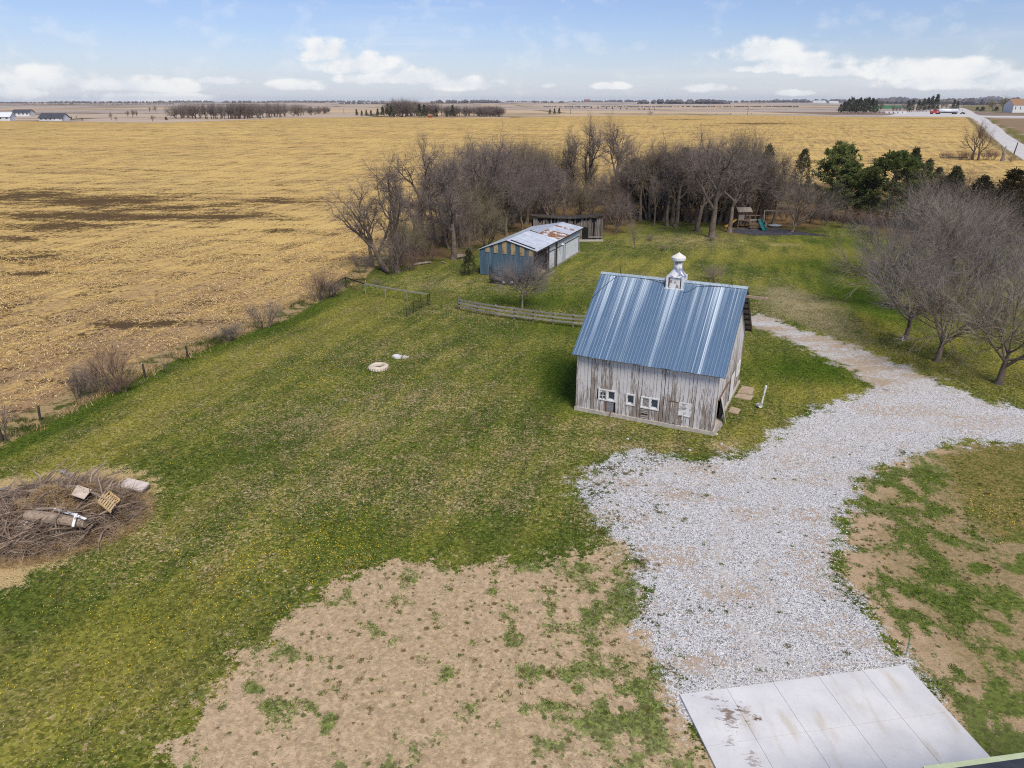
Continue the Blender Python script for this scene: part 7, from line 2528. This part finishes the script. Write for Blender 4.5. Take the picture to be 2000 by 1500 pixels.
def ground_cover():
    # lawn
    x, y = sample_disc(260000, 22, 78, pw=.9)
    A = ground_attrs(x, y)
    inlawn = (A['a_field'] < .2) & (A['a_gravel'] < -.2) & (A['a_lane'] < -.2) & (A['a_dirt'] < .3) & (A['a_rpat'] < .1) & (A['a_straw'] < -.5)
    bx, by = (x - BARN_L.x), (y - BARN_L.y)
    lx, ly = bx * BARN_EX.x + by * BARN_EX.y, -bx * BARN_EX.y + by * BARN_EX.x
    inlawn &= ~((lx > -.1) & (lx < 9.45) & (ly > -.1) & (ly < 10.1))
    x, y = x[inlawn], y[inlawn]
    A = {k_: v[inlawn] for k_, v in A.items()}
    n = len(x)
    r = np.hypot(x, y)
    lush, yel, dead = A['w_lush_shade'], A['w_yel'], A['w_dead']
    m = fbm(x / 2.2, y / 2.2, 31)
    m2 = fbm(x / .5, y / .5, 77, 3)
    col = pick(n, (.065, .095, .015), (.105, .135, .024), (.15, .155, .034))
    ye = (yel * .8 + m * .8 + RNG.random(n) * .5) > 1.02
    col[ye] = pick(ye.sum(), (.19, .185, .035), (.24, .22, .05))
    de = (dead * .24 + m2 * 1.0 + RNG.random(n) * .45 - lush * .5) > .84
    col[de] = pick(de.sum(), (.36, .28, .15), (.30, .22, .11), (.44, .35, .20))
    lu = (lush * .9 + RNG.random(n) * .4) > .75
    col[lu] = pick(lu.sum(), (.045, .085, .010), (.065, .115, .014))
    h = RNG.uniform(.03, .09, n) * (1 + lush * .3)
    w = RNG.uniform(.02, .045, n) * (.7 + r / 70)
    blades('grass', x, y, h, w, col, 'short mown grass blades of the lawn', 1.1)
    # grass of the green patches in the bare earth and the patchy turf
    x, y = sample_disc(300000, 18.5, 44, pw=.8)
    A = ground_attrs(x, y)
    n = len(x)
    v = A['w_clump'] + RNG.normal(0, .045, n)
    kd = (A['a_dirt'] > -.4) & (A['a_gravel'] < -.15) & (v + .24 * A['w_spot'] > .74)
    kr = (A['a_rpat'] > .2) & (A['a_gravel'] < -.2) & (A['a_olive'] < 0) & (v > .54)
    kp = kd | kr
    x, y = x[kp], y[kp]
    n = len(x)
    blades('patch_grass', x, y, RNG.uniform(.04, .105, n), RNG.uniform(.018, .036, n), pick(n, (.070, .135, .014), (.115, .195, .024), (.155, .21, .042)), 'bright green grass of the patches on the bare earth', .8)
    # small weeds
    cx, cy = sample_disc(9000, 19, 46, pw=.8)
    A = ground_attrs(cx, cy)
    keep_d = ((A['a_dirt'] > -.5) | (A['a_rpat'] > 0)) & (A['a_gravel'] < -.2) & (RNG.random(len(cx)) < .16 + .25 * A['w_spot'])
    keep_g = (A['a_gravel'] > -.6) & (RNG.random(len(cx)) < (A['w_weed'] * .85 + .03) * (A['a_gravel'] < 6))
    X, Y, HH, WW, CC = [], [], [], [], []
    for i in np.nonzero(keep_d | keep_g)[0]:
        s = RNG.uniform(.03, .11) if RNG.random() < .9 else RNG.uniform(.11, .2)
        k_ = int(12 + s * s * 2600)
        a, q = RNG.uniform(0, 6.283, k_), s * np.sqrt(RNG.random(k_))
        st, an = RNG.uniform(.5, 1.0), RNG.uniform(0, 3.14)
        qx, qy = q * np.cos(a), q * np.sin(a) * st
        X.append(cx[i] + qx * math.cos(an) - qy * math.sin(an))
        Y.append(cy[i] + qx * math.sin(an) + qy * math.cos(an))
        HH.append(RNG.uniform(.03, .08, k_))
        WW.append(RNG.uniform(.018, .035, k_))
        CC.append(pick(k_, (.065, .110, .014), (.095, .145, .020), (.13, .15, .04)) if RNG.random() < .65 else pick(k_, (.13, .105, .04), (.18, .14, .06)))
    X, Y = np.concatenate(X), np.concatenate(Y)
    blades('weeds', X, Y, np.concatenate(HH), np.concatenate(WW), np.concatenate(CC), 'small weeds scattered over the bare earth and the gravel edge', .9)
    # dry litter on the bare earth
    x, y = sample_disc(60000, 20, 40, pw=.8)
    A = ground_attrs(x, y)
    kp = ((A['a_dirt'] > .2) | (A['a_rpat'] > .2)) & (A['a_gravel'] < -.1)
    x, y = x[kp], y[kp]
    n = len(x)
    blades('dry_litter', x, y, RNG.uniform(.01, .04, n), RNG.uniform(.012, .03, n), pick(n, (.50, .39, .26), (.40, .29, .18), (.26, .19, .11), (.60, .50, .36)), 'dry straw litter on the bare earth', 2.2)
    # dandelions
    spots = [(640, 1060, 2.5, 2.5, 900), (560, 1030, 2.2, 2.5, 500), (470, 1120, 2.2, 2.5, 600), (360, 1200, 2.4, 2.6, 500), (250, 1150, 2.5, 2.5, 260), (150, 1300, 2.5, 3, 350), (680, 740, 4.5, 4, 700), (770, 760, 5, 3, 500), (620, 720, 3, 3, 260), (840, 700, 5, 3, 260), (720, 1060, 2, 1.2, 350), (500, 840, 4, 4, 300),
             (1180, 1130, 1.2, 1.4, 160), (1120, 1000, 1.6, 1.5, 100), (1900, 985, 1.8, 1.1, 260), (1960, 1010, 1.6, 1.1, 160), (330, 820, 5, 4, 200), (860, 620, 6, 3, 160), (900, 900, 5, 4, 250), (300, 1380, 2, 2, 160), (1000, 800, 5, 4, 200), (1850, 1150, 3, 3, 70), (700, 1300, 4, 3, 60), (250, 920, 4, 3, 160)]
    X, Y = [], []
    for px, py, sx, sy, k_ in spots:
        g = G(px, py)
        k_ = int(k_ * .75)
        X.append(RNG.normal(g.x, sx * 1.15, k_))
        Y.append(RNG.normal(g.y, sy * 1.15, k_))
    X, Y = np.concatenate(X), np.concatenate(Y)
    A = ground_attrs(X, Y)
    bx, by = (X - BARN_L.x), (Y - BARN_L.y)
    lx, ly = bx * BARN_EX.x + by * BARN_EX.y, -bx * BARN_EX.y + by * BARN_EX.x
    kp = (A['a_field'] < -1) & (A['a_gravel'] < -.2) & (np.hypot(X, Y) > 19) & (A['a_straw'] < -.3) & ~((lx > -.1) & (lx < 9.5) & (ly > -.1) & (ly < 10.1)) & ((A['a_dirt'] < .4) | (RNG.random(len(X)) < .15))
    X, Y = X[kp], Y[kp]
    n = len(X)
    z = terrain(X, Y) + .10 * (fbm(X / 6, Y / 6, 2) - .5) + RNG.uniform(.05, .10, n)
    rad = RNG.uniform(.011, .021, n) * (.8 + np.hypot(X, Y) / 120)
    V = np.empty((n, 7, 3))
    tx, ty = RNG.normal(0, .4, n), RNG.normal(-.3, .4, n)
    for q in range(6):
        a = q * math.pi / 3
        ox, oy = rad * math.cos(a), rad * math.sin(a)
        V[:, q] = np.stack([X + ox, Y + oy, z - (ox * tx + oy * ty)], 1)
    V[:, 6] = np.stack([X, Y, z + rad * .5], 1)
    b0 = (np.arange(n) * 7)[:, None]
    F = np.concatenate([np.stack([b0[:, 0] + q, b0[:, 0] + (q + 1) % 6, b0[:, 0] + 6], 1) for q in range(6)])
    me = np_mesh('dandelions', V.reshape(-1, 3), F, mat_noise('dandelion_yellow', (.62, .42, .015), (.74, .55, .03), 3.0, .8))
    tag(link('dandelions', me), 'yellow dandelion flowers dotted over the lawn', 'flowers', kind='stuff')
    # stalks on the stubble
    x, y = sample_disc(120000, 36, 125, -40, 5, pw=.8)
    A = ground_attrs(x, y)
    big = fbm(x / 5, y / 5, 51)
    kp = (A['a_field'] > 2.5) & (A['w_dark'] < .35) & (RNG.random(len(x)) < sstep(big, .25, .6))
    x, y = x[kp], y[kp]
    n = len(x)
    r = np.hypot(x, y)
    L, w = RNG.uniform(.12, .42, n), RNG.uniform(.022, .05, n) * (.6 + r / 100)
    th = RNG.normal(math.atan2(FD.y, FD.x), .9, n)
    z = terrain(x, y) + .10 * (fbm(x / 6, y / 6, 2) - .5)
    dx, dy = np.cos(th), np.sin(th)
    up = RNG.uniform(.0, .12, n)
    V = np.empty((n, 4, 3))
    V[:, 0] = np.stack([x - dy * w / 2, y + dx * w / 2, z + .012], 1)
    V[:, 1] = np.stack([x + dy * w / 2, y - dx * w / 2, z + .03], 1)
    V[:, 2] = np.stack([x + dx * L + dy * w / 2, y + dy * L - dx * w / 2, z + .03 + up], 1)
    V[:, 3] = np.stack([x + dx * L - dy * w / 2, y + dy * L + dx * w / 2, z + .012 + up], 1)
    t = np.concatenate([pick(n, (.54, .38, .16), (.60, .44, .20), (.46, .31, .12), (.62, .48, .26)), np.ones((n, 1))], 1)
    me = np_mesh('corn_stalks', V.reshape(-1, 3), np.arange(n * 4).reshape(n, 4), M_TINT, {'tint': np.repeat(t, 4, 0)})
    tag(link('corn_stalks', me), 'pale broken corn stalks strewn over the stubble', 'stalks', kind='stuff')
    # tall dry grass on the field margin
    t_ = RNG.random(16000)
    L0 = (FENCE_B.to_2d() - FENCE_A.to_2d()).length
    s = t_ * (L0 + 12) - 4
    o = RNG.normal(1.2, .8, len(s))
    x = FENCE_A.x + FD.x * s - FD.y * o
    y = FENCE_A.y + FD.y * s + FD.x * o
    kp = fbm(x / 1.5, y / 1.5, 61) > .44
    x, y = x[kp], y[kp]
    n = len(x)
    gr = fbm(x / 2.5, y / 2.5, 71) > .55
    col = pick(n, (.42, .30, .15), (.52, .40, .22), (.30, .20, .10))
    col[gr] = pick(gr.sum(), (.06, .085, .02), (.09, .10, .03))
    blades('margin_grass', x, y, RNG.uniform(.08, .38, n), RNG.uniform(.03, .06, n), col, 'dry grass along the old fence line of the field', .6)
    # stones on the drive
    x, y = sample_disc(34000, 18, 46, -5, 42, pw=.75)
    A = ground_attrs(x, y)
    kp = (A['a_gravel'] + RNG.normal(0, .35, len(x)) > .0) & (A['a_dirt'] < 2)
    pa, pb = G(1327, 1360), G(1768, 1302)
    ux, uy = (pb.x - pa.x), (pb.y - pa.y)
    kp &= ((x - pa.x) * -uy + (y - pa.y) * ux) > 0.0
    x, y = x[kp], y[kp]
    n = len(x)
    s = RNG.uniform(.018, .042, n)
    z = .10 * (fbm(x / 6, y / 6, 2) - .5)
    base = np.array([(1, 0, 0), (0, 1, 0), (-1, 0, 0), (0, -1, 0), (0, 0, .75), (0, 0, -.3)])
    V = base[None] * s[:, None, None] * RNG.uniform(.6, 1.35, (n, 6, 1))
    an = RNG.uniform(0, 6.28, n)
    ca, sa = np.cos(an)[:, None], np.sin(an)[:, None]
    V = np.stack([V[:, :, 0] * ca - V[:, :, 1] * sa + x[:, None], V[:, :, 0] * sa + V[:, :, 1] * ca + y[:, None], V[:, :, 2] + z[:, None]], 2)
    tri = np.array([(0, 1, 4), (1, 2, 4), (2, 3, 4), (3, 0, 4), (1, 0, 5), (2, 1, 5), (3, 2, 5), (0, 3, 5)])
    F = (np.arange(n)[:, None, None] * 6 + tri[None]).reshape(-1, 3)
    t = np.concatenate([pick(n, (.50, .50, .50), (.66, .66, .65), (.20, .20, .20), (.78, .77, .76)), np.ones((n, 1))], 1)
    me = np_mesh('gravel', V.reshape(-1, 3), F, M_TINT, {'tint': np.repeat(t, 6, 0)})
    tag(link('gravel', me), 'loose pale crushed stone on the drive', 'gravel', kind='stuff')


ground_cover()


# ------------------------------------------------------------------ the corner of the house under the camera
def house_corner():
    zg = 4.6

    def at(px, py, z):
        u, v = (px - 1000) / FPX, (750 - py) / FPX
        d = Vector((u, CP + v * SP, -SP + v * CP))
        return Vector((0, 0, CAM_H)) + d * ((z - CAM_H) / d.z)
    a, b = at(1834, 1498, zg), at(2000, 1475, zg)
    ux = (b - a).normalized()
    uy = Vector((ux.y, -ux.x, 0))
    o = a - ux * .4
    h = thing('house', 'dark roof edge with pale green gutter at the bottom right corner', 'house', (o.x, o.y, 0))
    L = 9.0

    def q(s, t, z):
        return ux * s + uy * t + Vector((0, 0, z))
    f = MB()
    f.hexa([q(.3, .45, 0), q(L - .3, .45, 0), q(L - .3, 7, 0), q(.3, 7, 0), q(.3, .45, zg - .1), q(L - .3, .45, zg - .1), q(L - .3, 7, zg - .1), q(.3, 7, zg - .1)])
    f.build('wall', W_FAR, h)
    f = MB()
    f.hexa([q(0, .12, zg - .02), q(L, .12, zg - .02), q(L, 4.2, zg + 2.0), q(0, 4.2, zg + 2.0), q(0, .12, zg + .06), q(L, .12, zg + .06), q(L, 4.2, zg + 2.1), q(0, 4.2, zg + 2.1)])
    f.build('roof', R_DARK, h)
    f = MB()
    f.hexa([q(-.02, -.02, zg - .08), q(L, -.02, zg - .08), q(L, .11, zg - .08), q(-.02, .11, zg - .08), q(-.02, -.04, zg + .05), q(L, -.04, zg + .05), q(L, .11, zg + .05), q(-.02, .11, zg + .05)])
    f.build('gutter', mat_noise('pale_green_paint', (.42, .50, .30), (.52, .58, .38), 3.0, .5), h)


house_corner()

# ------------------------------------------------------------------ air
def haze():
    m = bpy.data.materials.new('haze')
    m.use_nodes = True
    k = NT(m.node_tree)
    out = k.n('ShaderNodeOutputMaterial')
    v = k.n('ShaderNodeVolumePrincipled')
    v.inputs['Color'].default_value = (.80, .88, 1.0, 1)
    v.inputs['Density'].default_value = 0.00005
    k.t.links.new(v.outputs[0], out.inputs['Volume'])
    f = MB()
    f.box(-10500, 10500, -10500, 10500, -14.0, 60.0)
    tag(f.build('haze', m), 'thin pale air over the far fields', kind='stuff')


haze()
